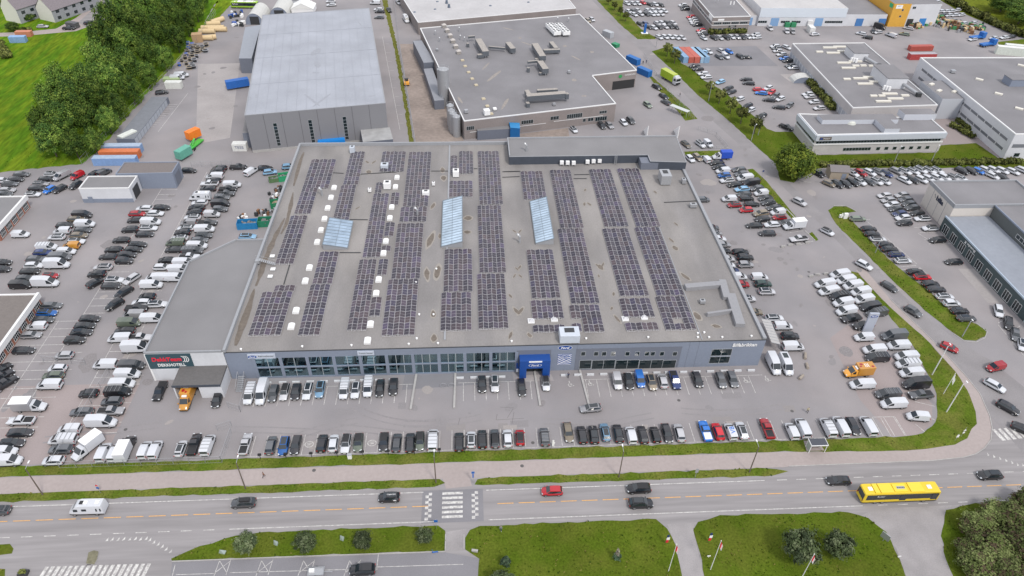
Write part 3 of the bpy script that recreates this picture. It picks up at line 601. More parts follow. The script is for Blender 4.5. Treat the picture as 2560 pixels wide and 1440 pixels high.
for px,py,dx,dy,dz,lb in ((1660,455,3.0,4.2,3.2,'tall grey air handler in front of the stair head on the roof'),(1708,458,1.1,1.5,1.5,'small grey vent box near the east roof edge, rear one'),(1732,518,1.9,1.2,1.2,'small grey vent box near the east roof edge, front one'),(1755,758,1.2,1.0,1.0,'small steel box between the roof screen walls')):
    roof_unit(px,py,dx,dy,dz,lb,m=M_STEEL)
Ra = Z(560,360,5.12); Rb = Z(880,360,5.12); Rd = Z(560,620,5.12); Re = Z(880,620,5.12); Rf = Z(1260,620,5.12); Rc = Z(1260,330,4.646)
domes = [Ra(x,y) for x,y in ((1410,570),(1370,697),(1328,832),(1287,970),(1243,1115),(1195,1268),(2215,440),(2195,560),(2147,820),(2123,960),(2072,1258))]+[Rd(x,y) for x,y in ((1095,265),(1042,435),(925,815),(863,1017),(2042,80),(1980,418),(1948,595),(1875,990),(1838,1200))]
dlab = ['rear left strip','front left strip','strip right of the second array']
for i,(x,y) in enumerate(domes):
    c = G(x,y,ZD); lft = i < 6 or 11 <= i < 15
    seq = sorted([d[1] for d in (domes[0:6]+domes[11:15] if lft else domes[6:11]+domes[15:])]); k = seq.index(y)+1; n = len(seq)
    o = thing('roof_light', 'white domed roof light, %s from the rear in the %s strip of ten' % (['1st','2nd','3rd','4th','5th','6th','7th','8th','9th','10th'][k-1], 'left-hand' if lft else 'right-hand'), 'roof light', c, 'white domed roof lights on the showroom roof')
    MB().cbox(c,1.45,1.75,0.35).build('upstand', M_WHITE, o)
    q = MB()
    for j in range(6):
        a0 = math.pi*j/6; a1 = math.pi*(j+1)/6
        q.face([(c.x-0.75*math.cos(a),c.y+s,c.z+0.36+0.35*math.sin(a)) for a,s in ((a0,-0.9),(a1,-0.9),(a1,0.9),(a0,0.9))])
    for s in (-0.9,0.9): q.face([(c.x-0.75*math.cos(math.pi*j/6),c.y+s,c.z+0.36+0.35*math.sin(math.pi*j/6)) for j in range(7)][::(1 if s<0 else -1)])
    q.build('dome', mat('opal_dome',(0.80,0.80,0.80),0.35), o)
def big_skylight(p0, p1, zl, zr, n, label):
    a = G(*p0,ZD); c = G(*p1,ZD); x0,x1 = min(a.x,c.x),max(a.x,c.x); y0,y1 = min(a.y,c.y),max(a.y,c.y)
    o = thing('shed_skylight', label, 'skylight', ((x0+x1)/2,(y0+y1)/2,ZD), 'large glass shed skylights on the showroom roof')
    q = MB(); zz = [(x0,ZD+zl),(x1,ZD+zr)]
    q.face([(x0,y0,ZD),(x1,y0,ZD),(x1,y0,ZD+zr),(x0,y0,ZD+zl)]); q.face([(x1,y1,ZD),(x0,y1,ZD),(x0,y1,ZD+zl),(x1,y1,ZD+zr)])
    q.face([(x0,y1,ZD),(x0,y0,ZD),(x0,y0,ZD+zl),(x0,y1,ZD+zl)]); q.face([(x1,y0,ZD),(x1,y1,ZD),(x1,y1,ZD+zr),(x1,y0,ZD+zr)]); q.build('upstand', C_PARA, o)
    g = MB().face([(x0,y0,ZD+zl+.02),(x1,y0,ZD+zr+.02),(x1,y1,ZD+zr+.02),(x0,y1,ZD+zl+.02)]).build('glazing', mat('skylight_glass',(0.42,0.52,0.62),0.07,0.4,n2=0.25,n2s=0.4), o)
    f = MB(); hh = 0.06
    def bar(xa,ya,xb,yb,w):
        za = ZD+zl+(zr-zl)*(xa-x0)/(x1-x0)+.03; zb = ZD+zl+(zr-zl)*(xb-x0)/(x1-x0)+.03; d = Vector((xb-xa,yb-ya,0)).normalized(); nn = Vector((-d.y,d.x,0))*w/2
        A_,B_ = Vector((xa,ya,za)),Vector((xb,yb,zb)); f.add([A_-nn,B_-nn,B_+nn,A_+nn]+[v+Vector((0,0,hh)) for v in (A_-nn,B_-nn,B_+nn,A_+nn)],[(0,1,5,4),(1,2,6,5),(2,3,7,6),(3,0,4,7),(4,5,6,7)])
    for i in range(n+1): y = y0+(y1-y0)*i/n; bar(x0,y,x1,y,0.09 if 0<i<n else 0.22)
    xm = (x0+x1)/2; bar(xm,y0,xm,y1,0.07); bar(x0,y0,x0,y1,0.2); bar(x1,y0,x1,y1,0.2)
    f.build('glazing_bar', mat('glazing_bar_grey',(0.16,0.19,0.22),0.5), o)
big_skylight(Ra(1360,1010),Ra(1585,1350),1.7,0.5,9,'short glass skylight among the left-hand solar arrays')
big_skylight(Rb(1165,740),Rb(1415,1325),0.4,1.9,18,'long glass skylight right beside the roof ridge line')
big_skylight(Rc(300,820),Rc(575,1305),0.4,1.9,18,'long glass skylight in the right half of the showroom roof')
for i,(px,py,lb) in enumerate(((806,490,'cluster of steel vent pipes over the left solar arrays'),(1299,607,'bent steel flue right of the second long skylight'),(1316,378,'bent steel flue on the rear wing roof'),(1044,540,'thin steel mast between solar arrays left of the ridge'))):
    c = G(px,py,ZD if i != 2 else 10.75); o = thing('vent_flue', lb, 'flue', c)
    q = MB(); q.cyl(c,c+Vector((0,0,2.0)),0.28,0.28,8); q.cyl(c+Vector((0,0,2.0)),c+Vector((-0.5,0.2,2.5)),0.28,0.24,8); q.build('pipe', M_STEEL, o)
    q = MB(); q.cyl(c+Vector((-0.5,0.2,2.5)),c+Vector((-0.6,0.2,2.9)),0.42,0.1,8); q.build('cowl', M_STEEL, o)
for i,(px,py) in enumerate([Rf(347,940),Rf(643,920),Rf(1550,912),Rf(1792,895)]):
    c = G(px,py,ZD); o = thing('smoke_hatch','square white smoke hatch with pyramid glazing, %s from the left'%['first','second','third','fourth'][i],'roof hatch',c,'pyramid smoke hatches near the front edge')
    MB().cbox(c,1.5,1.5,0.3).build('upstand', M_WHITE, o)
    q = MB(); t = c+Vector((0,0,0.75)); k = [c+Vector((sx*0.62,sy*0.62,0.305)) for sx,sy in ((-1,-1),(1,-1),(1,1),(-1,1))]
    for j in range(4): q.face([k[j],k[(j+1)%4],t])
    q.build('glazing', mat('hatch_glazing',(0.5,0.5,0.52),0.2), o)
for i,(px,py) in enumerate([Rd(622,115),Rd(630,282),Rd(595,375)]):
    c = G(px,py,ZD); o = thing('roof_hatch','low pale square roof hatch by the west gutter, %s from the rear'%['first','second','third'][i],'roof hatch',c,'low square hatches by the west gutter')
    MB().cbox(c,1.1,1.0,0.3).build('upstand', M_STEEL, o); MB().cbox(c+Vector((0,0,0.3)),1.15,1.05,0.1).build('lid', M_WHITE, o)
for i,(px,py) in enumerate([(1404,414),(1418.5,414.5),(1433.5,415),(1468,412),(1483,410.5),(1498,409.5)]):
    c = G(px,py,ZD); o = thing('condenser','white condenser on legs before the dark wing wall, %s from the left'%['first','second','third','fourth','fifth','last'][i],'air conditioner',c,'white condensers along the rear wing wall')
    MB().cbox(c+Vector((0,0,0.6)),1.15,0.9,1.0).build('casing', M_WHITE, o)
    q = MB()
    for sx in (-.5,.5):
        for sy in (-.35,.35): q.cbox(c+Vector((sx,sy,0)),0.08,0.08,0.6)
    q.build('stand', M_STEEL, o)
c = G(1534,400,ZD); o = thing('roof_ladder','steel ladder against the dark rear wing wall','ladder',(c.x,193.4,ZD)); q = MB()
for s in (-0.35,0.35): q.box(c.x+s-0.04,193.0,ZD,c.x+s+0.04,193.1,11.6)
for k in range(10): q.box(c.x-0.35,193.02,ZD+0.3+0.3*k,c.x+0.35,193.08,ZD+0.36+0.3*k)
q.build('rails', M_STEEL, o)
# crossing stair between the annex roof and the showroom roof
c = G(656,655,8.9); o = thing('roof_stair','galvanised step-over stair across the west parapet','stair',c); q = MB()
for k in range(9): q.box(c.x-0.6+0.42*k,c.y-0.5,9.55-0.17*k,c.x-0.28+0.42*k,c.y+0.5,9.6-0.17*k)
q.box(c.x-1.6,c.y-0.5,8.75,c.x-0.6,c.y+0.5,9.6); q.build('treads', M_STEEL, o)
q = MB()
for s in (-0.5,0.5):
    q.cyl((c.x-1.6,c.y+s,10.5),(c.x-0.6,c.y+s,10.5),0.03); q.cyl((c.x-0.6,c.y+s,10.5),(c.x+3.2,c.y+s,9.0),0.03)
    for k in (-1.6,-0.6): q.cyl((c.x+k,c.y+s,9.5),(c.x+k,c.y+s,10.5),0.03)
q.build('handrail', M_STEEL, o)
dr = MB()   # small roof drains/vents: a scatter of white caps
dl = [(1091,674),(1040,708),(1048,788),(1084,788),(1022,862),(1042,848),(1095,860),(603,875),(756,868),(879,865),(1279,855),(1465,848),(1620,845),(1744,845),(1772,845),(1805,845),(1744,835),(1878,842),(1760,833)]
for i,(px,py) in enumerate(dl):
    c = G(px,py,ZD); o = tag(MB().cyl(c,c+Vector((0,0,0.3)),0.16,0.16,8).ball(c+Vector((0,0,0.36)),0.28,0.28,0.14).build('roof_vent_cap',M_WHITE,loc=c), 'small white mushroom vent cap on the bare front margin of the showroom roof','vent cap','mushroom vent caps on the showroom roof')
# ---------------------------------------------------------------- B: tyre hotel annex
AP = [(-70.5,113.2),(-53.9,113.2),(-53.9,155.0),(-61.2,155.0),(-70.5,145.8)]
ax = thing('tyre_store', 'grey roofed annex with white front and dark tyre hotel sign', 'building', (-62,132,0))
MB().prism(AP,0,8.2,0,cap=False).build('wall', C_WHITE, ax); MB().sheet(AP,8.197).build('roof', M_ROOF, ax)
p = MB(); ring_parapet(p, AP, 8.1, 8.62, 0.3, sides=(0,2,3,4)); p.build('parapet', C_PARA, ax)
WA = Wall((-70.5,113.2),(-53.9,113.2)); sgn = MB(); WA.slab(sgn,0.15,9.6,3.75,8.05,0.0,0.12,0)
text_to(sgn,'DekkTeam',WA.pt(4.3,6.55,0.14),WA.u,(0,0,1),6.3,1.15,1,0.03,0.15,0.03); text_to(sgn,'DEKKHOTELL',WA.pt(5.0,4.85,0.14),WA.u,(0,0,1),5.9,0.85,2,0.02,0,0.02)
for k in range(3):
    for j in range(9):
        a = -1.2+2.4*j/9; d = -1.2+2.4*(j+1)/9; c = WA.pt(7.25+0.42*k,6.55,0.15); q0 = 0.82; 
        sgn.face([c+WA.u*(r*math.cos(t))+Vector((0,0,1.05*r*math.sin(t))) for t,r in ((a,q0),(a,q0+0.16),(d,q0+0.16),(d,q0))],2)
so_ = sgn.build('sign_board',[mat('sign_teal',(0.035,0.075,0.095),0.5), mat('sign_red',(0.72,0.02,0.05),0.45), M_WHITE],ax); so_['label'] = 'dark board with red and white lettering'
q = MB(); q.box(-70.55,113.12,0.0,-70.2,113.2,8.1); q.build('corner_trim', M_WHITE, ax)
q = MB(); cp = [G(448,938,0)[:2],G(580,948,0)[:2]]; q.box(-64.0,107.4,3.75,-53.95,113.15,4.25,0); q.build('canopy_roof',[mat('canopy_felt',(0.12,0.115,0.115),0.9,n=0.1,ns=2)],ax)
q = MB(); q.box(-64.0,107.6,0,-63.7,113.1,3.75); q.build('canopy_wall', C_WHITE, ax); q = MB(); q.box(-58.7,107.6,0,-53.95,107.9,3.75); q.box(-54.25,107.9,0,-53.95,113.1,3.75); q.build('canopy_wall', C_WHITE, ax)
q = MB(); q.box(-63.7,113.05,0,-58.7,113.19,3.6); q.build('door', M_DARK, ax)
q = MB(); q.box(-69.3,113.08,0.3,-65.0,113.19,3.5); q.build('roller_door', mat('roller_white',(0.60,0.61,0.64),0.5), ax)
q = MB(); q.box(-64.05,107.3,3.7,-53.9,107.4,4.3); q.build('canopy_fascia', C_NAVY, ax)
for i in range(9):   # tyre stacks in the doorway
    x = -63.2+0.85*(i%5)+0.1*(i//5); y = 112.0-0.8*(i//5); q = MB()
    for k in range(3+i%3): q.cyl((x,y,0.05+0.25*k),(x,y,0.27+0.25*k),0.36,0.36,10)
    tag(q.build('tyre_stack', M_BLACK, loc=(x,y,0)),'stack of black tyres under the annex canopy','tyre stack','tyre stacks under the annex canopy')
c = G(596,962,0); o = thing('outdoor_stair','grey steel stair against the showroom wall by the annex','stair',c); q = MB()
for k in range(8): q.box(-51.9,109.0+0.42*k,0.15+0.2*k,-50.5,109.42+0.42*k,0.2+0.2*k)
q.build('treads', M_STEEL, o); q = MB()
for x in (-51.9,-50.5): q.cyl((x,109,1.1),(x,112.6,2.8),0.04); q.cyl((x,109,0),(x,109,1.1),0.04); q.cyl((x,112.6,0),(x,112.6,2.8),0.04)
q.build('handrail', M_STEEL, o)
# ---------------------------------------------------------------- D: grey warehouse
GP = [tuple(G(x,y,13.45)[:2]) for x,y in ((611,289),(964,258),(923,20),(656,38))]
gw = hall('warehouse','large grey steel warehouse with pale roof behind the showroom',GP,13.45,C_CLAD_D if False else mat('warehouse_cladding',(0.215,0.215,0.23),0.55,n=0.05,ns=2,stretch=(1,1,8)),mat('pale_roof_sheet',(0.315,0.330,0.370),0.6,n=0.07,ns=2.5,n2=0.13,n2s=0.08),0.12,C_PARA,0.25)
q = MB(); ga,gb,gc,gd = (Vector((p[0],p[1],13.47)) for p in GP)
for k in range(1,14):
    t = k/14; a_ = ga.lerp(gb,t); b_ = gd.lerp(gc,t); n__ = (gb-ga).normalized()*.05; q.add([a_-n__,a_+n__,b_+n__,b_-n__,a_-n__+Vector((0,0,.03)),a_+n__+Vector((0,0,.03)),b_+n__+Vector((0,0,.03)),b_-n__+Vector((0,0,.03))],[(4,5,6,7),(0,4,7,3),(1,2,6,5)])
for k in range(1,4):
    t = k/4; a_ = ga.lerp(gd,t); b_ = gb.lerp(gc,t); n__ = (gd-ga).normalized()*.06; q.add([a_-n__,b_-n__,b_+n__,a_+n__,a_-n__+Vector((0,0,.035)),b_-n__+Vector((0,0,.035)),b_+n__+Vector((0,0,.035)),a_+n__+Vector((0,0,.035))],[(4,5,6,7),(0,1,5,4),(2,3,7,6)])
q.build('roof_seam', mat('seam_grey',(0.302,0.318,0.358),0.6), gw)
for px,py,a_,b_,an in ((793,345/3.428+60,1.2,3.5,.3),(790,130,1.6,4.0,-.2),(780,250,.5,6,.6),(805,250,.5,6,-.4),(790,182,1.4,.5,0),(640,240,.4,2.0,.2),(625,245,.3,1.6,.2),(900,60,.3,3,.4),(930,240,1.2,.5,.2)):
    c_ = G(px,py,13.455); pts = []
    for k in range(14): t = 2*math.pi*k/14; pts.append((c_.x+a_*math.cos(t)*math.cos(an)-b_*math.sin(t)*math.sin(an), c_.y+a_*math.cos(t)*math.sin(an)+b_*math.sin(t)*math.cos(an), 13.456+.001*(px%7)))
    MB().face(pts).build('roof_stain', mat('warehouse_stain',(0.285,0.297,0.330),.6,n=.12,ns=1.5), gw)
WG = Wall(GP[0],GP[1]); q = MB()
for k in range(1,8): u = WG.len*k/8; WG.slab(q,u-0.06,u+0.06,0.9,13.3,0.0,0.03)
q.build('panel_joint', mat('joint_dark',(0.09,0.09,0.10),0.6), gw)
q = MB(); WG.slab(q,0,WG.len,0.0,0.9,0.0,0.15); q.build('plinth', M_CONC, gw)
for (xa,ya,xb,yb) in ((432,1056,476,1248),(733,1028,770,1222),(1028,1000,1058,1195)):
    ua,z1 = WG.px(560+xa/3.428,ya/3.428); ub,z0 = WG.px(560+xb/3.428,yb/3.428); u = (ua+ub)/2; WG.window(gw,u-0.6,u+0.6,max(1,z0),z1,1,7)
LP = [tuple(G(x,y,6.2)[:2]) for x,y in ((597,146),(629,146),(652,62),(613,68))]
q = MB().prism(LP,0,6.2,0,1); q.build('lean_to',[C_CLAD_D, mat('lean_roof',(0.27,0.29,0.33),0.6,n=0.05,ns=1)],gw)
d0 = WG.pt(0,0,0); q = MB(); um = (Vector(GP[3])-Vector(GP[0])); uu = Vector((um.x,um.y,0)).normalized(); 
q.prism([tuple((d0-WG.u*2.6+uu*4)[:2]),tuple((d0+uu*4)[:2]),tuple((d0+uu*42)[:2]),tuple((d0-WG.u*2.6+uu*42)[:2])],0,5.5,0,1); q.build('lean_to',[C_CLAD_D, M_ROOF],gw)
ua,_ = WG.px(905,355); q = MB(); a = WG.pt(ua,0,0); e = WG.pt(WG.len+0.6,0,0); n_ = WG.n
AX = [tuple(v[:2]) for v in (a, e, e+n_*9, a+n_*9)]
tag(q.prism(AX,0,4.6,0,1).build('plant_house',[C_CLAD_D, mat('plant_roof',(0.33,0.33,0.33),0.7,n=0.2,ns=0.4)],loc=(a.x,a.y,0)),'small flat roofed plant house at the warehouse front corner','building')
# arched tents and gable tent behind the warehouse
def arch_tent(px0,px1,py,r,ln,label):
    a = G(px0,py); c = G(px1,py); ctr = (a+c)/2; rx = (c-a).length/2; o = thing('storage_tent',label,'tent',ctr); q = MB(); n = 12
    for i in range(n):
        t0 = math.pi*i/n; t1 = math.pi*(i+1)/n
        q.face([(ctr.x+rx*math.cos(t),ctr.y+s,r*math.sin(t)) for t,s in ((t0,0),(t0,ln),(t1,ln),(t1,0))])
    q.face([(ctr.x+rx*math.cos(math.pi*i/n),ctr.y+ln,r*math.sin(math.pi*i/n)) for i in range(n+1)])
    q.build('canvas', mat('tent_canvas',(0.52,0.52,0.50),0.7,n=0.05,ns=1), o)
    q = MB(); q.face([(ctr.x+rx*math.cos(math.pi*i/n),ctr.y+0.1,r*math.sin(math.pi*i/n)) for i in range(n+1)]); q.build('front_panel', C_CLAD, o)
    MB().box(ctr.x-rx*0.45,ctr.y,0,ctr.x+rx*0.55,ctr.y+0.08,r*0.72).build('doorway', M_DARK, o)
arch_tent(615,660,62,5.2,16,'arched pale storage tent with open dark doorway'); arch_tent(675,722,45,5.0,16,'second arched tent half hidden by the warehouse roof')
c = G(757,36); o = thing('storage_tent','white gable tent behind the warehouse roof','tent',c); q = MB(); w_,l_ = 5.2,9
q.box(c.x-w_,c.y,0,c.x+w_,c.y+l_,2.6); q.build('walls', M_WHITE, o); q = MB()
for s in (-1,1): q.face([(c.x+s*w_*1.05,c.y-0.2,2.5),(c.x+s*w_*1.05,c.y+l_,2.5),(c.x,c.y+l_,5.2),(c.x,c.y-0.2,5.2)][::s])
q.face([(c.x-w_,c.y-0.1,2.5),(c.x+w_,c.y-0.1,2.5),(c.x,c.y-0.1,5.1)]); q.build('canvas', mat('tent_white',(0.72,0.72,0.70),0.7), o)
# ---------------------------------------------------------------- E: factory with ducts, white-roofed hall behind it
FZ = 6.9
FP = [tuple(G(x,y,FZ)[:2]) for x,y in ((1160,304),(1540,260),(1481,190),(1592,176.5),(1449,36),(1050,71.5))]
fa = hall('factory','brown brick factory with dark roof crowded with duct work',FP,FZ,C_BRICK,M_ROOF2,0.28,C_TRIM,0.35)
WFa = Wall(FP[0],FP[1])
for i_,(px,py,a_,b_,an) in enumerate(((1235,190,.7,6,-.5),(1262,260,.6,5,-.3),(1150,250,.5,3,.3),(1320,110,.5,4,.8),(1412,115,.8,1.2,0),(1440,145,.5,3,.6),(1300,95,.7,1,0),(1270,72,.5,3,.9),(1435,200,.9,1.2,.2),(1215,165,.4,4,-.4),(1460,240,1,.6,0),(1480,130,.8,1,0))):
    c_ = G(px,py,FZ); pts = []
    for k in range(14): t = 2*math.pi*k/14; q_ = 1+.35*noise.noise(Vector((px+math.cos(t),math.sin(t),0))); pts.append((c_.x+q_*(a_*math.cos(t)*math.cos(an)-b_*math.sin(t)*math.sin(an)), c_.y+q_*(a_*math.cos(t)*math.sin(an)+b_*math.sin(t)*math.cos(an)), FZ+.005+.001*i_))
    MB().face(pts).build('roof_stain', mat('factory_stain',(0.27,0.245,0.225),.9,n=.2,ns=1.5), fa)
def fwin(xa,ya,xb,yb,nx,m=None):
    u0,z1 = WFa.px(1000+xa/3.428,ya/3.428); u1,z0 = WFa.px(1000+xb/3.428,yb/3.428); WFa.window(fa,u0,u1,z0,z1,nx,1,glass=m)
for a in ((570,1085,635,1110,4),(1040,1035,1140,1055,5),(1432,982,1560,1003,7),(1710,952,1770,968,3),(1568,1018,1590,1042,1),(1612,1012,1655,1035,2),(1675,1005,1770,1028,5),(1290,1000,1360,1022,3)): fwin(*a)
q = MB(); WFa.slab(q,2,30,2.55,2.7,0,0.08); WFa.slab(q,33,52,2.85,3.0,0,0.08); q.build('ledge', C_TRIM, fa)
WN = Wall(FP[2],FP[3]); u0,z1 = WN.px(1532,204); u1,z0 = WN.px(1583,226); q = MB(); WN.slab(q,u0,u1,0.05,z1,0.0,0.06); q.build('gate_opening', mat('gate_dark',(0.03,0.03,0.032),0.9), fa)
q = MB(); u,z = WN.px(1575,186); text_to(q,'CARDBOARD',WN.pt(u,z,0.1),WN.u,(0,0,1),4.6,0.6,0,0.02); oval(q,WN.pt(u-4.2,z-0.3,0.1),WN.u,(0,0,1),0.8,0.7,0.02,1); 
o = q.build('wall_sign',[M_WHITE, mat('sign_green',(0.03,0.28,0.08),0.5)],fa); o['label']='green round mark and small white lettering'
q = MB(); WN.slab(q,2.6,4.2,0.02,2.5,0,0.08); q.build('door', C_BLUEDOOR, fa)
# side annex of the factory
for pts,z in (([(1032,102),(1054,101),(1088,155),(1059,157)],5.2),([(1059,172),(1081,170),(1110,250),(1086,252)],3.6)):
    MB().prism([tuple(G(x,y,z)[:2]) for x,y in pts],0,z,0,1).build('side_annex',[C_CLAD_D, mat('annex_roof',(0.25,0.26,0.29),0.7,n=0.06,ns=1)],fa)
q = MB(); PP = [tuple(G(x,y,3.6)[:2]) for x,y in ((1194,327),(1275,322),(1275,305),(1190,316))]; q.prism(PP,0,3.6,0,1); q.build('front_annex',[C_CLAD_D,M_ROOF],fa)
q = MB(); PP = [tuple(G(x,y,4.6)[:2]) for x,y in ((1276,319),(1300,321),(1299,307),(1273,306))]; o = q.prism(PP,0,4.6,0,1).build('blue_cabin',[mat('cabin_blue',(0.01,0.12,0.33),0.5),mat('cabin_blue_roof',(0.03,0.22,0.48),0.5)],loc=(*PP[0],0)); tag(o,'tall blue steel cabin against the factory front wall','cabin')
for i,(px,py,r,h) in enumerate(((1112,262,2.0,14),(1106,255,1.6,13),(1130,325,1.3,7.5),(1134,332,1.3,7.5),(1142,340,1.4,7.5),(1127,312,1.3,7.5))):
    c = G(px,py); o = thing('silo','%s galvanised silo at the factory west side, %s'%('tall' if h>10 else 'short',['front of the tall pair','rear of the tall pair','second of the short ones','third of the short ones','nearest of the short ones','furthest of the short ones'][i]),'silo',c,'silos beside the factory')
    MB().cyl(c,c+Vector((0,0,h)),r,r,14).cyl(c+Vector((0,0,h)),c+Vector((0,0,h+0.8)),r,0.3,14).build('tank', M_STEEL, o, smooth=40)
    q = MB()
    for k in range(10):
        a = 2*math.pi*k/10; b2 = 2*math.pi*(k+1)/10; v = lambda t: c+Vector((r*math.cos(t),r*math.sin(t),h+0.9)); q.cyl(v(a),v(b2),0.04,0.04,4); q.cyl(v(a)-Vector((0,0,0.9)),v(a),0.03,0.03,4)
    q.build('guard_rail', M_STEEL, o)
S1 = Z(1000,0,3.428); D_M = mat('duct_steel',(0.145,0.16,0.18),0.4,0.4,n=0.1,ns=2); D_T = mat('duct_top',(0.36,0.33,0.30),0.6,0.2,n=0.2,ns=1.5)
def ducts(label, segs, boxes):
    c = G(*S1(*segs[0][0]),FZ); o = thing('air_duct',label,'ventilation duct',c); q = MB()
    for i,(a,e,wd,z0,z1) in enumerate(segs):
        A_ = G(*S1(*a),FZ+z1); E_ = G(*S1(*e),FZ+z1); d = E_-A_; M_ = Matrix.Translation((A_.x,A_.y,0)) @ Matrix.Rotation(math.atan2(d.y,d.x),4,'Z'); q.box(0,-wd/2,FZ+z0-0.002*i,d.length,wd/2,FZ+z1-0.003*i,0,M_,1)
    q.build('duct',[D_M,D_T],o); q = MB()
    for (x,y,dx,dy,z0,z1) in boxes: cc = G(*S1(x,y),FZ+z1); q.cbox((cc.x,cc.y,FZ+z0),dx,dy,z1-z0,0.24,0,1)
    if boxes: q.build('plant_box',[D_M,D_T],o)
    q = MB()
    for (a,e,wd,z0,z1) in segs:
        for pnt in (a,e): cc = G(*S1(*pnt),FZ+z1); q.cbox((cc.x,cc.y,FZ),0.2,0.2,z0+0.1)
    q.build('leg', M_STEEL, o)
ducts('long dark ducts with a bent pipe on the left of the factory roof',[((585,310),(640,305),0.9,1.6,2.4),((670,330),(735,440),2.6,0.9,2.9),((760,395),(900,408),0.8,1.0,1.8),((925,360),(970,415),2.2,0.6,2.4)],[(580,370,1.0,1.2,0,1.6),(690,465,2.6,1.6,0.3,1.6)])
ducts('tee shaped duct in the middle of the factory roof',[((1155,370),(1225,480),2.6,0.9,2.8),((1230,425),(1370,420),1.6,0.8,2.0),((1295,355),(1340,410),1.8,0.8,2.2)],[(1190,500,3.2,1.4,0.2,1.2)])
ducts('hook shaped duct below the tee on the factory roof',[((1095,525),(1190,515),0.9,1.8,2.6),((1200,520),(1250,590),2.4,0.9,2.8)],[(1100,580,1.0,1.0,0,1.8),(1225,620,3.0,1.2,0.2,1.0)])
ducts('wide low duct group at the front of the factory roof',[((1085,815),(1420,790),2.4,1.4,3.2),((1175,770),(1350,760),1.4,0.7,2.0),((1085,770),(1110,810),1.6,0.7,2.2)],[(1095,880,1.2,1.6,0,1.6),(1430,800,1.2,1.6,1.0,3.0)])
c = G(*S1(1350,280),FZ); o = thing('chiller','white twin chiller bank with round fans on factory roof','chiller',c)
q = MB(); q2 = MB()
for j,dx in enumerate((-2.0,2.0)):
    q.cbox(c+Vector((dx,0,0.9)),3.2,11.5,1.5,0.24)
    for k in range(6):
        for s in (-0.8,0.8):
            v = c + Matrix.Rotation(0.24,3,'Z') @ Vector((dx+s,-4.7+1.9*k,2.41)); v = c+Vector((dx,0,0))+Matrix.Rotation(0.24,3,'Z') @ Vector((s,-4.7+1.9*k,0)); q2.cyl((v.x,v.y,FZ+2.4),(v.x,v.y,FZ+2.46),0.62,0.62,10)
q.build('casing', M_WHITE, o); q2.build('fan', M_DARK, o)
q = MB()
for s in (-3.4,3.4):
    for k in (-5,0,5): q.cbox(c+Vector((s-k*0.23,k,0)),0.2,0.2,0.95)
q.build('leg', M_STEEL, o)
for i,(x,y) in enumerate(((378,235),(405,275),(430,320),(453,365),(478,412),(503,460))):
    c = G(*S1(x,y),FZ); o = thing('roof_cowl','beige boxy roof cowl on the factory, %s in the diagonal row'%['rearmost','second','third','fourth','fifth','frontmost'][i],'roof vent',c,'row of boxy cowls on the factory roof')
    MB().cbox(c,1.7,1.7,1.2,0.24).build('casing', mat('cowl_beige',(0.30,0.28,0.26),0.7), o)
    q = MB(); k = [c+Matrix.Rotation(0.24,3,'Z')@Vector((sx,sy,1.2)) for sx,sy in ((-1,-1),(1,-1),(1,1),(-1,1))]; t = c+Vector((0,0,1.9))
    for j in range(4): q.face([k[j],k[(j+1)%4],t])
    q.build('cap', mat('cowl_cap',(0.45,0.42,0.40),0.7), o)
for i,(x,y) in enumerate(((535,520),(558,570),(588,622),(618,678),(652,732),(715,850),(748,912),(782,978))):
    c = G(*S1(x,y),FZ); tag(MB().cbox(c,1.3,1.3,0.35,0.24).cbox(c+Vector((0,0,0.35)),1.0,1.0,0.12,0.24).build('roof_dome', mat('dome_cream',(0.50,0.44,0.32),0.6), loc=c),'small cream roof dome in the long line down the factory roof','roof light','cream domes on the factory roof')
for x,y,dx,dz,lb in ((743,985,2.0,2.0,'white box vent at the front edge of the factory roof'),(567,970,1.2,1.3,'brown box vent at the front left corner of the factory roof'),(812,945,1.2,0.9,'small grey box vent right of the white one'),(1320,905,1.0,1.0,'small vent in front of the wide duct group'),(1447,630,1.0,1.2,'lone vent right of the hook shaped duct'),(318,435,0.9,0.9,'lone dark vent near the factory side annex')):
    roof_unit(*S1(x,y),dx,dx,dz,lb,FZ,False,M_WHITE if 'white' in lb else M_STEEL,rz=0.24)
for i,(x,y) in enumerate(((303,300),(340,360),(508,270),(517,340),(553,355),(1350,185),(1443,190))):
    c = G(*S1(x,y),FZ); tag(MB().cyl(c,c+Vector((0,0,1.8)),0.22,0.22,7).cyl(c+Vector((0,0,1.8)),c+Vector((0,0,2.1)),0.38,0.12,7).build('vent_pipe',M_STEEL,loc=c),'thin steel vent pipe on the rear part of the factory roof','vent pipe','steel vent pipes on the factory roof')
WR = [tuple(G(x,y,5.6)[:2]) for x,y in ((1045,57),(1440,21),(1423,0),(1009,0))]; e = Vector(WR[2])-Vector(WR[1]); WR[2] = tuple(Vector(WR[1])+e.normalized()*55); e = Vector(WR[3])-Vector(WR[0]); WR[3] = tuple(Vector(WR[0])+e.normalized()*55)
wr = hall('white_roof_hall','long hall with white roof and brown wall behind the factory',WR,5.6,C_BRICK,mat('white_membrane',(0.44,0.43,0.435),0.7,n=0.06,ns=1,n2=0.1,n2s=0.1),0.2,C_TRIM)
for i,(x,y) in enumerate(((400,30),(420,65),(320,15),(300,80),(1100,20),(775,50),(125,105))):
    c = G(*S1(x,y),5.6); tag(MB().cyl(c,c+Vector((0,0,1.6 if i<2 else 0.3)),0.7,0.5,8).build('roof_ventilator',mat('vent_bluegrey',(0.12,0.15,0.20),0.5,0.3),loc=c),('tall' if i<2 else 'low')+' round roof ventilator on the white roofed hall','roof vent','round ventilators on the white roof')
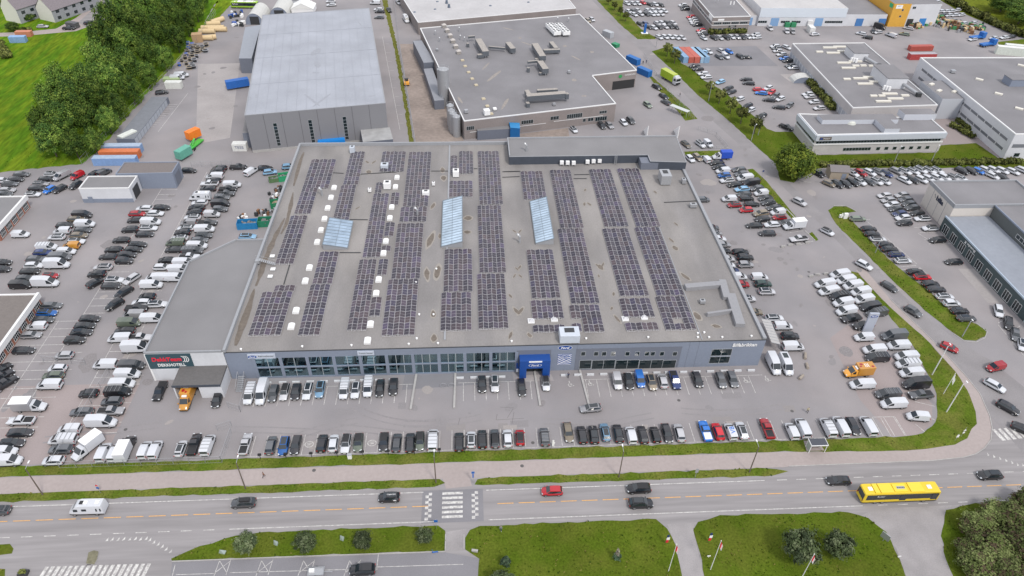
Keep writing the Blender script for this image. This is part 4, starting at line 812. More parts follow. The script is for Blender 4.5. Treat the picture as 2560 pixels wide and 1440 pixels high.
# ---------------------------------------------------------------- G: brick office, white hall and yellow tower at the top right
BP = [tuple(G(x,y,7.6)[:2]) for x,y in ((1783,44),(1877,41.5),(1842,0),(1750.6,0))]; BP[2] = (BP[1][0]+0.4,BP[1][1]+34); BP[3] = (BP[0][0]-0.4,BP[0][1]+34)
bo = hall('brick_office','two storey brown brick office with white trim, top right',BP,7.6,C_BRICK,M_ROOF2,0.3,C_TRIM)
WB = Wall(BP[0],BP[1]); WBl = Wall(BP[3],BP[0])
for k in range(4): WB.window(bo,0.9+4.3*k,4.6+4.3*k,4.3,5.4,4,1)
for k in range(7): WB.window(bo,1.2+2.4*k,2.9+2.4*k,0.9,2.6,2,1)
q = MB(); WB.slab(q,0,WB.len,3.9,4.15,0,0.1); WB.slab(q,0,WB.len,5.55,5.8,0,0.1); WBl.slab(q,0,WBl.len,3.9,4.15,0,0.1); WBl.slab(q,0,WBl.len,5.55,5.8,0,0.1); q.build('trim_band', C_TRIM, bo)
for k in range(8): WBl.window(bo,1+4*k,4+4*k,4.3,5.4,4,1)
q = MB(); WB.slab(q,8.5,12.2,2.9,3.8,0.0,0.1,0); text_to(q,'TOOLS',WB.pt(10.3,3.35,0.11),WB.u,(0,0,1),2.2,0.5,1,0.01); WB.slab(q,2.6,5.6,6.1,6.9,0.0,0.1,1); WBl.slab(q,WBl.len-6,WBl.len-0.8,5.9,7.5,0,0.1,1); q.build('wall_sign',[M_DARK,M_WHITE],bo)
for x,y,lb in ((1790,8,'white antenna mast group at the rear of the brick office roof'),(1828,20,'two white panels on a thin frame on the brick office roof')):
    c = G(x,y,7.6); o = thing('antenna',lb,'antenna',c); q = MB()
    for s in (-0.8,0.8): q.cyl(c+Vector((s,0,0)),c+Vector((s,0,2.8)),0.06,0.06,6)
    q.build('pole', M_STEEL, o); q = MB()
    for s in (-0.8,0.8): q.cbox(c+Vector((s,-0.2,1.6)),0.5,0.2,1.6)
    q.build('panel', M_WHITE, o)
HP = [(132.2,344.0),(141.0,340.8),(183.6,340.8),(183.6,410),(141,410)]
wh = thing('white_hall','long white hall with pale blue roller doors at the top','building',(165,360,0)); HQ = [(141.0,341.2),(184.0,341.2),(184.0,400),(141.0,400)]
MB().prism(HQ,0,8.6,0,cap=False).build('wall', C_WHITE, wh); MB().sheet(HQ,8.597).build('roof', mat('hall_white_roof',(0.46,0.448,0.445),0.7,n=0.06,ns=1,n2=0.08,n2s=0.1), wh)
WH = Wall(HQ[0],HQ[1]); q = MB(); WH.slab(q,0,WH.len,4.3,8.6,0,0.12); q.build('upper_cladding', mat('hall_blue_white',(0.58,0.63,0.69),0.5), wh)
for x in (1935,2045): u,_ = WH.px(x,60); q = MB(); WH.slab(q,u-2.0,u+2.0,0.03,3.9,0,0.08); q.build('roller_door', C_BLUEDOOR, wh)
for x in (1906,1963,1990,2073,2095): u,_ = WH.px(x,55); WH.window(wh,u-2.2,u+2.2,1.5,2.6,4,1)
lk = MB().prism([(133.2,342.5),(141.0,342.5),(141.0,372),(133.2,372)],0,4.6,0,1).build('link_block',[C_WHITE,mat('link_roof',(0.40,0.37,0.36),0.8)],wh)
q = MB(); q.box(134.6,342.3,0.03,138.6,342.49,3.6); q.build('roller_door', C_BLUEDOOR, wh)
LQ = [(184.2,341.6),(205.0,341.6),(205.0,372),(184.2,372)]; MB().prism(LQ,0,5.6,0,1).build('low_hall',[C_WHITE,M_ROOF2],wh); q = MB()
for x0 in (190.0,201.5): q.box(x0,341.4,0.03,x0+3.6,341.59,3.6)
q.build('roller_door', mat('blue_door',(0.06,0.18,0.42),0.5), wh)
tw = thing('yellow_tower','yellow fronted office tower with white block beside it','building',(215,345,0)); TZ = 11.0
T0 = G(2222,66).x; MB().prism([(206.0,340.6),(214.6,340.6),(214.6,372),(206.0,372)],0,TZ,0,1).build('yellow_block',[mat('yellow_render',(0.62,0.34,0.05),0.7,n=0.06,ns=1),M_ROOF2],tw)
MB().prism([(214.7,341.4),(231.0,342.5),(231.0,372),(214.7,372)],0,TZ-0.6,0,1).build('white_block',[C_WHITE,M_ROOF2],tw)
WT = Wall((206.0,340.6),(214.6,340.6)); WT.window(tw,4.6,5.5,7.6,8.5); WT.window(tw,4.4,5.3,4.6,5.5); WT2 = Wall((214.7,341.4),(231.0,342.5)); WT2.window(tw,1.5,3.2,8.3,9.4,2,1)
q = MB(); WT2.slab(q,1.0,4.2,0.03,3.5,0,0.08); q.build('garage_opening', M_DARK, tw); q = MB(); WT2.slab(q,7.5,11.0,0.03,3.6,0,0.08); q.build('roller_door', mat('blue_door2',(0.04,0.20,0.50),0.5), tw)
q = MB(); WT.slab(q,1.2,4.4,8.7,10.4,0,0.1,0); text_to(q,'ACT',WT.pt(2.8,9.9,0.11),WT.u,(0,0,1),1.6,0.5,1,0.01); q.build('wall_sign',[M_WHITE,C_BLUE],tw)
q = MB(); q.box(205.9,341.5,8.6,205.99,344.5,10.4); q.build('side_sign', mat('sign_green2',(0.02,0.40,0.16),0.5), tw)
# ---------------------------------------------------------------- H: pale office hall on the right
HHP = [tuple(G(x,y,6.2)[:2]) for x,y in ((2131.5,271),(2344,264),(2160.7,108),(1981,110))]
hh = hall('workshop_hall','flat roofed pale brick hall with white strip skylights on the right',HHP,6.2,C_PALEBRICK,M_ROOF2,0.35,C_TRIM)
WHl = Wall(HHP[3],HHP[0]); q = MB()
for k in range(40): u = 1.0+k*1.6; 
q = MB(); WHl.slab(q,0.5,WHl.len-0.5,0.3,2.9,0,0.08); q.build('window_band', mat('band_window',(0.36,0.38,0.42),0.3), hh)
q = MB()
for k in range(22): u = 0.5+(WHl.len-1)*k/21; WHl.slab(q,u-0.1,u+0.1,0.3,2.9,0.08,0.12)
q.build('mullion', M_WHITE, hh)
q = MB(); q.box(-1.5,0,0,0,8,4); 
S2 = Z(1920,0,3.428)
strips = ((470,585,412),(560,670,405),(412,468,448),(500,612,457),(592,642,443),(645,690,443),(592,705,542),(692,802,530),(628,748,586),(722,778,568),(790,840,566),(862,915,568),(728,850,676),(812,930,665),(645,705,682),(766,895,722),(866,925,705),(925,960,705),(975,1105,808),(875,932,826),(945,1000,825),(1022,1155,850),(1140,1205,823),(922,1052,873))
zt = {}
for i,(xa,xb,y) in enumerate(strips):
    a = G(*S2(xa,y),6.2); c = G(*S2(xb,y),6.2); m = (a+c)/2; long_ = xb-xa > 90
    o = tag(MB().cbox((m.x,m.y,6.2),(c-a).length,1.1,0.5,0,0).build('strip_skylight',mat('skylight_cream',(0.66,0.63,0.56),0.5),loc=(m.x,m.y,6.2)),('long' if long_ else 'short')+' cream strip skylight lying on the pale brick hall roof','skylight',('long' if long_ else 'short')+' strip skylights on the pale hall')
for (c_,rot,dx,dy,z1,lb) in (((2141,133),-0.02,6.2,8.5,3.2,'rear white plant room with dark flat roof on the pale hall'),((2222,192),-0.02,8.0,13.0,4.2,'front white plant room with dark flat roof on the pale hall')):
    cc = G(*c_,6.2+z1*.5); c = Vector((cc.x,cc.y,6.2)); o = thing('plant_room',lb,'plant room',c)
    MB().cbox(c,dx,dy,z1,rot).build('walls', C_WHITE, o); MB().cbox(c+Vector((0,0,z1)),dx+.5,dy+.5,.22,rot).build('roof', M_ROOF2, o)
    q = MB(); s_ = c+Vector((dx*.5-1.2,-dy*.5,0)); q.cyl((s_.x,s_.y,6.2+z1*0.45),(s_.x+2.6,s_.y-6.5,7.1),0.6,0.6,10); q.build('duct', M_STEEL, o); MB().cbox((s_.x+2.8,s_.y-7.2,6.2),1.7,1.4,1.5).build('duct_outlet', M_DARK, o)
    for k in range(3): MB().cbox((c.x-dx*.5-1.0+.75*k,c.y-dy*.5-1.0-.6*k,6.3),0.8,0.7,1.7).build('condenser', M_WHITE, o)
OFP = [tuple(G(x,y,7.1)[:2]) for x,y in ((2055.6,339),(2369,332.6),(2334,300),(2009,282))]; OFP = [(117.9,213.2),(164.2,214.6),(164.2,225.2),(117.6,229.6)]
of = hall('office_block','two storey pale office block with ribbon windows, right of the big tree',OFP,7.1,C_PALEBRICK,M_ROOF2,0.35,C_TRIM)
WO = Wall(OFP[0],OFP[1]); WOl = Wall(OFP[3],OFP[0])
q = MB(); WO.slab(q,-0.2,WO.len+0.2,5.2,7.2,0.0,0.5); WOl.slab(q,0,WOl.len,5.2,7.2,0.0,0.5); q.build('fascia', mat('office_fascia',(0.46,0.49,0.54),0.5,n=0.04,ns=2), of)
WO.window(of,0.4,WO.len-1.0,4.0,5.1,42,1); q = MB(); WO.slab(q,0,WO.len,3.5,3.9,0,0.25); WOl.slab(q,0,WOl.len,3.5,3.9,0,0.25); q.build('ledge', C_TRIM, of)
WOl.window(of,0.6,WOl.len-0.6,4.0,5.1,14,1)
WO.window(of,11,21,1.0,2.2,9,1)
for k in range(7): WO.window(of,23+3*k,24.4+3*k,1.0,2.2)
q = MB(); WO.slab(q,1.0,5.2,5.6,6.7,0.5,0.6,0); WO.slab(q,1.3,2.0,5.8,6.4,0.6,0.63,1); text_to(q,'PORT',WO.pt(3.6,6.1,0.62),WO.u,(0,0,1),2.4,0.5,2,0.01); q.build('wall_sign',[mat('sign_brown',(0.10,0.075,0.06),0.6),C_BLUE,M_WHITE],of)
for (fl,fr,bl,z) in (((2057,300),(2244,296),(2041,286),8.7),((2213,322),(2250,321),(2190,298),8.95),((2263,286),(2341,284),(2245,272),9.3)):
    a_,b_,c_ = G(*fl,z),G(*fr,z),G(*bl,z); MB().box(a_.x,a_.y,7.1,b_.x,max(c_.y,a_.y+2.5),z,0,None,1).build('penthouse',[mat('penthouse_wall',(0.50,0.52,0.57),0.5),M_ROOF2],of)
c = G(2127,308,7.1); q = MB(); q.cyl(c,c+Vector((0,0,0.5)),1.7,1.5,18); q.ball(c+Vector((0,0,0.5)),1.4,1.4,0.6,0,14); q.build('dome_light', mat('dome_light',(0.55,0.56,0.52),0.4), of)
# ---------------------------------------------------------------- I: big white hall far right
IP = [(184.0,208.4),(262,208.4),(262,276.5),(186.0,276.5)]
ih = hall('logistics_hall','very large white walled hall at the right edge',IP,9.3,C_WHITE,M_ROOF2,0.3,C_TRIM,0.5)
WI = Wall(IP[3],IP[0]); WI2 = Wall(IP[0],IP[1]); q = MB()
for z in (2.3,5.8): WI.slab(q,4,WI.len-2,z,z+0.9,0,0.06)
q.build('window_band', mat('grey_band',(0.16,0.17,0.19),0.3), ih); q = MB()
for z in (2.3,5.8):
    for k in range(14): u = 4+(WI.len-6)*k/13; WI.slab(q,u-0.12,u+0.12,z,z+0.9,0.06,0.1)
q.build('mullion', M_WHITE, ih)
q = MB(); WI2.slab(q,1,70,4.5,5.8,0,0.06); q.build('window_band', mat('grey_band',(0.16,0.17,0.19),0.3), ih); WI2.window(ih,3.2,5.2,1,2.4,1,1); WI2.window(ih,7.5,9.5,1,2.4,1,1)
MB().prism([tuple(G(*p_,8.0)[:2]) for p_ in ((2303,203),(2355,201),(2411,247),(2357,247))],0,8.0,0,1).build('link_block',[mat('link_grey',(0.44,0.46,0.50),0.6),M_ROOF2],ih)
for x,y in ((1400,727),(1465,782),(1595,790)): c = G(*S2(x,y),8.0); MB().cbox(c,2.2,1.2,0.5,0.5).build('skylight', mat('skylight_cream',(0.66,0.63,0.56),0.5), ih)
for i,(x,y) in enumerate(((1810,685),(1975,808),(2170,565),(2150,935))): c = G(*S2(x,y),9.3); tag(MB().cbox(c,2.6,1.3,0.45,-0.75).build('strip_skylight',mat('skylight_cream',(0.66,0.63,0.56),0.5),loc=c),'small cream skylight on the roof of the huge white hall','skylight','skylights on the huge white hall')
c = G(2535,210,9.3); o = thing('plant_room','pale plant room on the roof at the right edge','plant room',c); MB().cbox(c,7,5,2.6).build('walls', C_CLAD, o); MB().cbox(c+Vector((0,0,2.6)),7.2,5.2,0.2).build('roof', M_ROOF2, o)
roof_unit(*S2(1580,625),1.6,1.4,1.2,'small vent box on the rear left of the huge white hall',9.3,False,M_STEEL)
# ---------------------------------------------------------------- J: dealership on the right edge
JP = [(140.2,167.0),(167.5,167.0),(167.5,180.8),(140.2,180.8)]
ja = thing('dealer_house','grey and beige car dealership with dark shopfront at right edge','building',(150,160,0))
MB().prism(JP,0,8.0,0,cap=False).build('wall', mat('beige_panel',(0.58,0.54,0.50),0.6,n=0.04,ns=2), ja); MB().sheet(JP,7.997).build('roof', M_ROOF2, ja); p = MB(); ring_parapet(p,JP,7.3,8.5,0.35); p.build('parapet', C_PARA, ja)
WJ = Wall(JP[3],JP[0]); q = MB(); text_to(q,'bilia',WJ.pt(7.4,5.9,0.06),WJ.u,(0,0,1),3.6,1.5,0,0.05,0,0.03); 
for k in range(3): WJ.slab(q,4.3+0.25*k,4.5+0.25*k,6.1-0.3*k,6.35-0.3*k,0.02,0.08)
o = q.build('lettering', mat('letter_navy',(0.02,0.03,0.06),0.5), ja); o['label'] = 'dark lettering on the beige side wall'
q = MB()
for k in (3.4,6.9,10.3): WJ.slab(q,k-0.05,k+0.05,0,7.3,0,0.02)
q.build('panel_joint', C_CLAD_D, ja)
JL = [(138.6,126.0),(152.0,126.0),(152.0,166.8),(138.6,166.8)]
MB().prism(JL,0,4.6,0,1).build('showroom_wing',[mat('dark_green_front',(0.05,0.075,0.08),0.5,n=0.1,ns=1),mat('wing_roof',(0.25,0.27,0.31),0.7,n=0.06,ns=1,n2=0.08,n2s=0.1)],ja); p = MB(); ring_parapet(p,JL,4.55,5.0,0.3,sides=(0,3)); p.build('wing_parapet', mat('pale_blue_metal',(0.38,0.45,0.53),0.4), ja)
WL = Wall(JL[3],JL[0])
for k in range(9): WL.window(ja,1.2+4.3*k,3.9+4.3*k,0.3,3.0,3,1,frame=M_WHITE)
q = MB(); text_to(q,'xpeng',WL.pt(14.5,3.8,0.06),WL.u,(0,0,1),4.0,0.7,0,0.03); 
q.add([WL.pt(11.4,3.45,0.1),WL.pt(11.7,3.45,0.1),WL.pt(12.2,4.15,0.1),WL.pt(11.9,4.15,0.1)],[(0,1,2,3)]); q.add([WL.pt(11.9,3.45,0.11),WL.pt(12.2,3.45,0.11),WL.pt(11.7,4.15,0.11),WL.pt(11.4,4.15,0.11)],[(0,1,2,3)])
o = q.build('lettering', M_WHITE, ja); o['label'] = 'white lettering over the shopfront'
JU = [(152.2,120),(185,120),(185,166.8),(152.2,166.8)]; MB().prism(JU,0,8.0,0,1).build('upper_block',[mat('dark_brick_blk',(0.10,0.11,0.11),0.8,n=0.1,ns=3),M_ROOF2],ja); WU = Wall(JU[3],JU[0]); WU.window(ja,12,40,5.4,6.6,18,1,frame=M_WHITE); p = MB(); ring_parapet(p,JU,7.95,8.35,0.3,sides=(3,)); p.build('upper_parapet', C_CLAD, ja)
WLs = Wall((138.6,126),(150,117)); q = MB(); q.prism([(138.6,125.9),(138.9,119.5),(150,113),(152,125.9)],0,4.2,0,1); q.build('glass_front',[mat('glass_front',(0.42,0.52,0.52),0.2),mat('wing_roof',(0.25,0.27,0.31),0.7)],ja)
# ---------------------------------------------------------------- K: small buildings on the left
k1 = hall('white_workshop','small white flat roofed workshop, upper left',[(-115.2,187.4),(-100.7,187.4),(-100.7,194.6),(-115.2,194.6)],4.7,C_WHITE,M_ROOF,0.25,C_TRIM)
q = MB(); q.box(-115.25,187.3,0,-100.65,187.39,1.3); q.build('plinth', C_CLAD, k1); q = MB(); q.box(-100.69,189,0.03,-100.6,193,3.6); q.build('door', M_DARK, k1); q = MB(); q.box(-113.5,187.2,0,-112.2,187.29,2.1); q.build('side_door', C_CLAD, k1)
k2 = hall('grey_workshop','grey flat roofed workshop behind the small white one',[(-107.2,194.9),(-90.5,195.2),(-90.5,202.2),(-107.2,202.2)],5.2,C_CLAD,mat('brown_roof',(0.17,0.15,0.145),0.9,n=0.1,ns=2),0.2,C_CLAD)
q = MB(); q.box(-90.49,196.5,0.03,-90.42,200.5,4.0); q.build('roller_door', C_CLAD_D, k2)
k3 = hall('brick_garage','low brick garage with deep white fascia at the left edge, rear one',[(-160,168),(-129.6,168),(-129.6,185),(-160,185)],3.6,C_REDBRICK,M_ROOF,0.0)
q = MB(); q.box(-129.7,167.7,2.9,-129.1,185.3,4.3); q.box(-160,185.02,3.2,-129.7,185.4,3.9); q.build('fascia', C_TRIM, k3)
WK = Wall((-129.6,168),(-129.6,185))
for k in range(5): WK.window(k3,0.8+3.3*k,3.2+3.3*k,0.4,2.7,4,2,frame=M_WHITE)
k4 = hall('brick_garage','low brick garage with deep white fascia at the left edge, front one',[(-150,118.5),(-106.3,118.5),(-106.3,140),(-150,140)],3.2,C_REDBRICK,mat('brown_felt',(0.17,0.15,0.14),0.9,n=0.1,ns=2),0.0)
q = MB(); q.box(-106.4,118.2,2.5,-105.8,140.3,3.9); q.box(-150,140.02,2.8,-106.4,140.4,3.5); q.build('fascia', C_TRIM, k4)
WK = Wall((-106.3,118.5),(-106.3,140))
for k in range(6): WK.window(k4,0.8+3.5*k,3.3+3.5*k,0.4,2.4,4,2,frame=M_WHITE)
# the small brick kiosk/transformer on the right lot
c = G(2090,440); o = thing('transformer_kiosk','small beige brick kiosk with dark pitched roof among parked cars','kiosk',c); RZ = -0.12
M_ = Matrix.Translation(c) @ Matrix.Rotation(RZ,4,'Z'); q = MB(); q.box(-2.9,-2.2,0,2.9,2.2,2.9,0,M_); q.build('walls', mat('kiosk_brick',(0.33,0.28,0.22),0.9,n=0.1,ns=4), o); q = MB()
for s in (-1,1): q.add([(-3.2,s*2.5,2.8),(3.2,s*2.5,2.8),(3.2,0,4.0),(-3.2,0,4.0)],[(0,1,2,3)],0,M_)
q.build('roof', mat('kiosk_roof',(0.18,0.165,0.17),0.9), o); q = MB(); q.box(0.8,-2.26,0,2.2,-2.2,2.2,0,M_); q.build('door', C_CLAD, o)
# far houses, top left
def house(pts_eave, zw, zr, label, wm, rm):
    a, b2, w2 = pts_eave; a = Vector(a); b2 = Vector(b2); d = (b2-a); n = Vector((-d.y,d.x)).normalized()*w2; c = (a+b2+a+n+b2+n)/4
    o = thing('row_house',label,'house',(c.x,c.y,0)); q = MB(); P = [a,b2,b2+n,a+n]; q.prism([tuple(p) for p in P],0,zw,0,cap=False)
    for s,e in ((P[1],P[2]),(P[3],P[0])): m_ = (s+e)/2; q.face([(s.x,s.y,zw),(e.x,e.y,zw),(m_.x,m_.y,zr)])
    q.build('wall', wm, o); q = MB(); r0 = (P[0]+P[3])/2; r1 = (P[1]+P[2])/2
    q.face([(P[0].x,P[0].y,zw),(P[1].x,P[1].y,zw),(r1.x,r1.y,zr),(r0.x,r0.y,zr)]); q.face([(P[2].x,P[2].y,zw),(P[3].x,P[3].y,zw),(r0.x,r0.y,zr),(r1.x,r1.y,zr)]); q.build('roof', rm, o, None)
    W1 = Wall(P[0],P[1])
    for k in range(int(W1.len/4)): W1.window(o,1+4*k,2.6+4*k,1,2.4,1,1); W1.window(o,1+4*k,2.6+4*k,4,5.2,1,1)
    return o
HG = mat('house_grey',(0.30,0.31,0.34),0.8,n=0.1,ns=1); HWm = mat('house_white',(0.66,0.64,0.60),0.7); RFm = mat('house_roof',(0.20,0.175,0.19),0.8,n=0.15,ns=2)
def gable(px,py,dxw,dy,zw,zr,label):
    c = G(px,py); o = thing('row_house',label,'house',c); ang = math.radians(-27); M_ = Matrix.Translation(c) @ Matrix.Rotation(ang,4,'Z'); q = MB()
    q.add([(-dxw,0,0),(0,0,0),(0,0,zw),(-dxw/2,0,zr),(-dxw,0,zw)],[(0,1,2,3,4)],0,M_); q.build('gable_wall', HWm, o); q = MB()
    q.add([(0,0,0),(0,dy,0),(0,dy,zw),(0,0,zw)],[(0,1,2,3)],0,M_); q.add([(-dxw,0,0),(-dxw,dy,0),(-dxw,dy,zw),(-dxw,0,zw)],[(3,2,1,0)],0,M_); q.build('side_wall', HG, o); q = MB()
    q.add([(0.4,-0.2,zw-0.2),(0.4,dy,zw-0.2),(-dxw/2,dy,zr+.1),(-dxw/2,-0.2,zr+.1)],[(0,1,2,3)],0,M_); q.add([(-dxw-.4,-0.2,zw-0.2),(-dxw-.4,dy,zw-0.2),(-dxw/2,dy,zr+.1),(-dxw/2,-0.2,zr+.1)],[(3,2,1,0)],0,M_); q.build('roof', RFm, o)
    for k in range(5):
        for zz in (1.0,3.8): q = MB(); q.box(0.01,2+4.5*k,zz,0.06,3.8+4.5*k,zz+1.3,0,M_); q.build('window', M_GLASS, o)
gable(139,57,10,26,5.5,10.5,'white gabled row house with grey side, nearest the lane'); gable(54,60,10,26,6.5,12.5,'white gabled row house at the top left corner'); gable(191,17,7,16,4.5,8,'small white gabled house beyond the street, top left')
# ================================================================ solar arrays: east-west tents of half-cut modules
SOL = bpy.data.materials.new('solar_cells'); SOL.use_nodes = True
def _sol():
    nt = SOL.node_tree; N = nt.nodes; L = nt.links; b = N['Principled BSDF']; b.inputs['Roughness'].default_value = 0.22; b.inputs['Specular IOR Level'].default_value = 0.35
    oi = N.new('ShaderNodeObjectInfo'); cr = N.new('ShaderNodeValToRGB'); e = cr.color_ramp
    e.elements[0].position = 0.0; e.elements[0].color = (0.028,0.023,0.040,1); e.elements[1].position = 1.0; e.elements[1].color = (0.070,0.052,0.105,1)
    for p, c in ((0.3,(0.036,0.029,0.042,1)),(0.55,(0.060,0.040,0.048,1)),(0.75,(0.044,0.038,0.075,1)),(0.88,(0.085,0.060,0.066,1))):
        k = e.elements.new(p); k.color = c
    L.new(oi.outputs['Random'], cr.inputs[0]); tc = N.new('ShaderNodeTexCoord'); br = N.new('ShaderNodeTexBrick'); br.offset = 0; br.inputs['Scale'].default_value = 1
    br.inputs['Brick Width'].default_value = 0.185; br.inputs['Row Height'].default_value = 0.085; br.inputs['Mortar Size'].default_value = 0.006; br.inputs['Mortar'].default_value = (0.10,0.10,0.11,1)
    L.new(tc.outputs['Object'], br.inputs['Vector']); L.new(cr.outputs[0], br.inputs['Color1']); L.new(cr.outputs[0], br.inputs['Color2']); L.new(br.outputs[0], b.inputs['Base Color'])
_sol()
SFR = mat('module_frame', (0.52,0.51,0.53), 0.45, 0.1)
def module(s):   # s = +1: high edge on +x side, built round its own centre, 1.13 x 2.1 m
    w, l, t = 1.03, 2.0, 0.10; zc = [-0.10*s, 0.10*s]; q = MB()
    X_ = w/2+0.035; Yl = l/2+0.045
    def pz(x): return 0.145*s*x/0.55
    q.add([(-X_,-Yl,pz(-X_)),(X_,-Yl,pz(X_)),(X_,Yl,pz(X_)),(-X_,Yl,pz(-X_)),(-X_,-Yl,pz(-X_)-.06),(X_,-Yl,pz(X_)-.06),(X_,Yl,pz(X_)-.06),(-X_,Yl,pz(-X_)-.06)],[(0,1,2,3),(4,5,1,0),(5,6,2,1),(6,7,3,2),(7,4,0,3)],0)
    for y0,y1 in ((-l/2,-0.02),(0.02,l/2)): q.add([(-w/2,y0,pz(-w/2)+.012),(w/2,y0,pz(w/2)+.012),(w/2,y1,pz(w/2)+.012),(-w/2,y1,pz(-w/2)+.012)],[(0,1,2,3)],1)
    return q.mesh('solar_panel', [SFR, SOL])
MODS = (module(1), module(-1))
RC2 = Z(1260,330,4.646)
ARR = [
 (Ra(1120,195),Ra(1335,560),6,''),(Ra(1000,562),Ra(1105,885),4,''),(Ra(855,915),Rd(885,195),4,''),(Rd(490,560),Rd(720,1105),6,''),(Rd(655,475),Rd(893,545),4,''),
 (Ra(1625,95),Ra(1715,515),4,''),(Ra(1500,525),Ra(1592,985),4,''),(Rd(1230,45),Rd(1380,450),4,''),(Rd(1108,465),Rd(1217,1105),4,''),
 (Ra(2030,95),Ra(2300,345),6,''),(Ra(1950,490),Ra(2010,620),2,''),(Ra(1915,632),Rd(1995,110),4,''),(Ra(2145,620),Ra(2230,772),2,''),(Ra(2072,1000),Ra(2168,1172),2,''),(Ra(2020,1300),Ra(2130,1362),2,''),
 (Rd(1735,145),Rd(1820,1040),4,''),(Rd(1985,140),Rd(2080,337),2,''),(Rd(1890,625),Rd(1992,862),2,''),
 (Rb(730,100),Rb(972,790),6,''),(Rb(625,805),Rb(950,985),6,''),(Rb(585,1015),Re(868,385),6,''),(Re(465,400),Re(800,1105),6,''),
 (Rb(1370,90),Rb(1555,372),4,''),(Rb(1262,145),Rb(1348,370),2,''),(Rb(1245,470),Rb(1548,668),6,''),(Rb(1185,1345),Re(1545,548),6,''),(Re(1145,568),Re(1532,1042),6,''),
 (Rb(1607,90),Rb(1935,765),6,''),(Rb(1605,785),Re(1975,305),6,''),(Re(1600,330),Re(2005,1018),6,''),
 (RC2(190,455),RC2(500,775),6,''),(Rf(285,20),Rf(727,632),6,''),(Rf(340,668),Rf(772,892),6,''),(Rf(365,985),Rf(790,1062),6,''),
 (RC2(530,440),RC2(930,1108),6,''),(RC2(622,1122),Rf(1228,700),6,''),(Rf(832,728),Rf(1252,888),6,''),(Rf(995,890),Rf(1292,1062),4,''),(Rf(866,962),Rf(1003,1060),2,''),
 (RC2(985,432),RC2(1452,1090),6,''),(RC2(1140,1120),Rf(1862,602),6,''),(Rf(1470,643),Rf(1938,872),6,''),(Rf(1545,955),Rf(1988,1040),6,''),
 (RC2(1312,423),RC2(1822,1090),6,''),(RC2(1515,1105),Rf(2312,598),6,''),(Rf(1935,618),Rf(2468,1032),6,'hole')]
infos = []
for a, c, n, fl in ARR:
    A_ = G(*a, ZD+0.45); C_ = G(*c, ZD+0.45); xs = sorted((A_.x, C_.x)); ys = sorted((A_.y, C_.y)); infos.append((xs[0],xs[1],ys[0],ys[1],n,fl))
colsX = sorted(set(round(i[0]/9) for i in infos))
used_l = set()
def place_word(x, y):
    k = 'far left' if x < -36 else 'left' if x < -14 else 'centre left' if x < 2 else 'centre' if x < 15 else 'centre right' if x < 35 else 'right' if x < 47 else 'far right'
    d = 'rearmost' if y > 185 else 'rear' if y > 168 else 'middle' if y > 150 else 'front' if y > 130 else 'frontmost'
    return k, d
rs = random.Random(4)
order = sorted(range(len(infos)), key=lambda i: (infos[i][2]+infos[i][3])/2)
for idx in order:
    x0,x1,y0,y1,n,fl = infos[idx]; rows = max(1, round((y1-y0)/2.1)); cx = (x0+x1)/2; cy = (y0+y1)/2
    k, d = place_word(cx, cy); sz = 'single' if rows == 1 else 'short' if rows*n <= 24 else 'narrow' if n <= 4 else 'wide'
    lb = '%s solar array, %d by %d panels, %s on the %s of showroom roof' % (sz, rows, n, d, k)
    if lb in used_l:
        lb = 'second '+lb.replace(' of showroom roof',' roof')
    used_l.add(lb)
    o = thing('solar_array', lb, 'solar array', (cx,cy,ZD), 'solar arrays on the showroom roof')
    px = (x1-x0)/n; py = (y1-y0)/rows; q = MB()
    for i in range(0, n, 2):
        xm = x0+px*(i+1)
        for r in range(rows+1):
            y = y0+py*r; q.box(xm-px*0.95,y-0.05,ZD+0.02,xm+px*0.95,y+0.05,ZD+0.10); q.box(xm-0.09,y-0.09,ZD+0.02,xm+0.09,y+0.09,ZD+0.42)
            for s in (-0.5,0.5): q.cbox((xm+s*px,y,ZD+0.02),0.16,0.22,0.12)
    q.build('mounting_frame', SFR, o)
    for i in range(n):
        for r in range(rows):
            if fl == 'hole' and i in (2,3) and r == 1: continue
            e = bpy.data.objects.new('solar_panel', MODS[i % 2]); COL.objects.link(e); e.parent = o
            e.location = (x0+px*(i+0.5)-cx, y0+py*(r+0.5)-cy, 0.40); e.scale = (px/1.13, py/2.1, 1)
# cable trays linking the arrays
q = MB()
for (xa,ya,xb,yb) in ((1115,383,1830,372),(1840,962,1615,968)):
    pass
for a,c in ((Ra(1375,365),Ra(1530,375)),(Ra(1745,385),Ra(2300,352)),(Ra(1610,965),Ra(1840,968)),(Rd(1480,58),Rd(1750,58)),(Rd(840,215),Rd(765,465)),(Rb(1015,345),Rb(1250,345)),(Rb(1560,315),Rb(1605,315)),(Rb(1925,355),Rb(2140,350)),(Rb(1925,425),Rb(2145,415)),(RC2(0,460),RC2(190,455)),(RC2(815,495),RC2(990,492)),(RC2(810,540),RC2(960,540)),(RC2(1860,817),RC2(2270,797))):
    A_ = G(*a,ZD+.1); C_ = G(*c,ZD+.1); d = C_-A_; M_ = Matrix.Translation((A_.x,A_.y,ZD)) @ Matrix.Rotation(math.atan2(d.y,d.x),4,'Z'); q.box(0,-0.12,0.02,d.length,0.12,0.15,0,M_)
q.build('cable_tray', M_DARK, main)
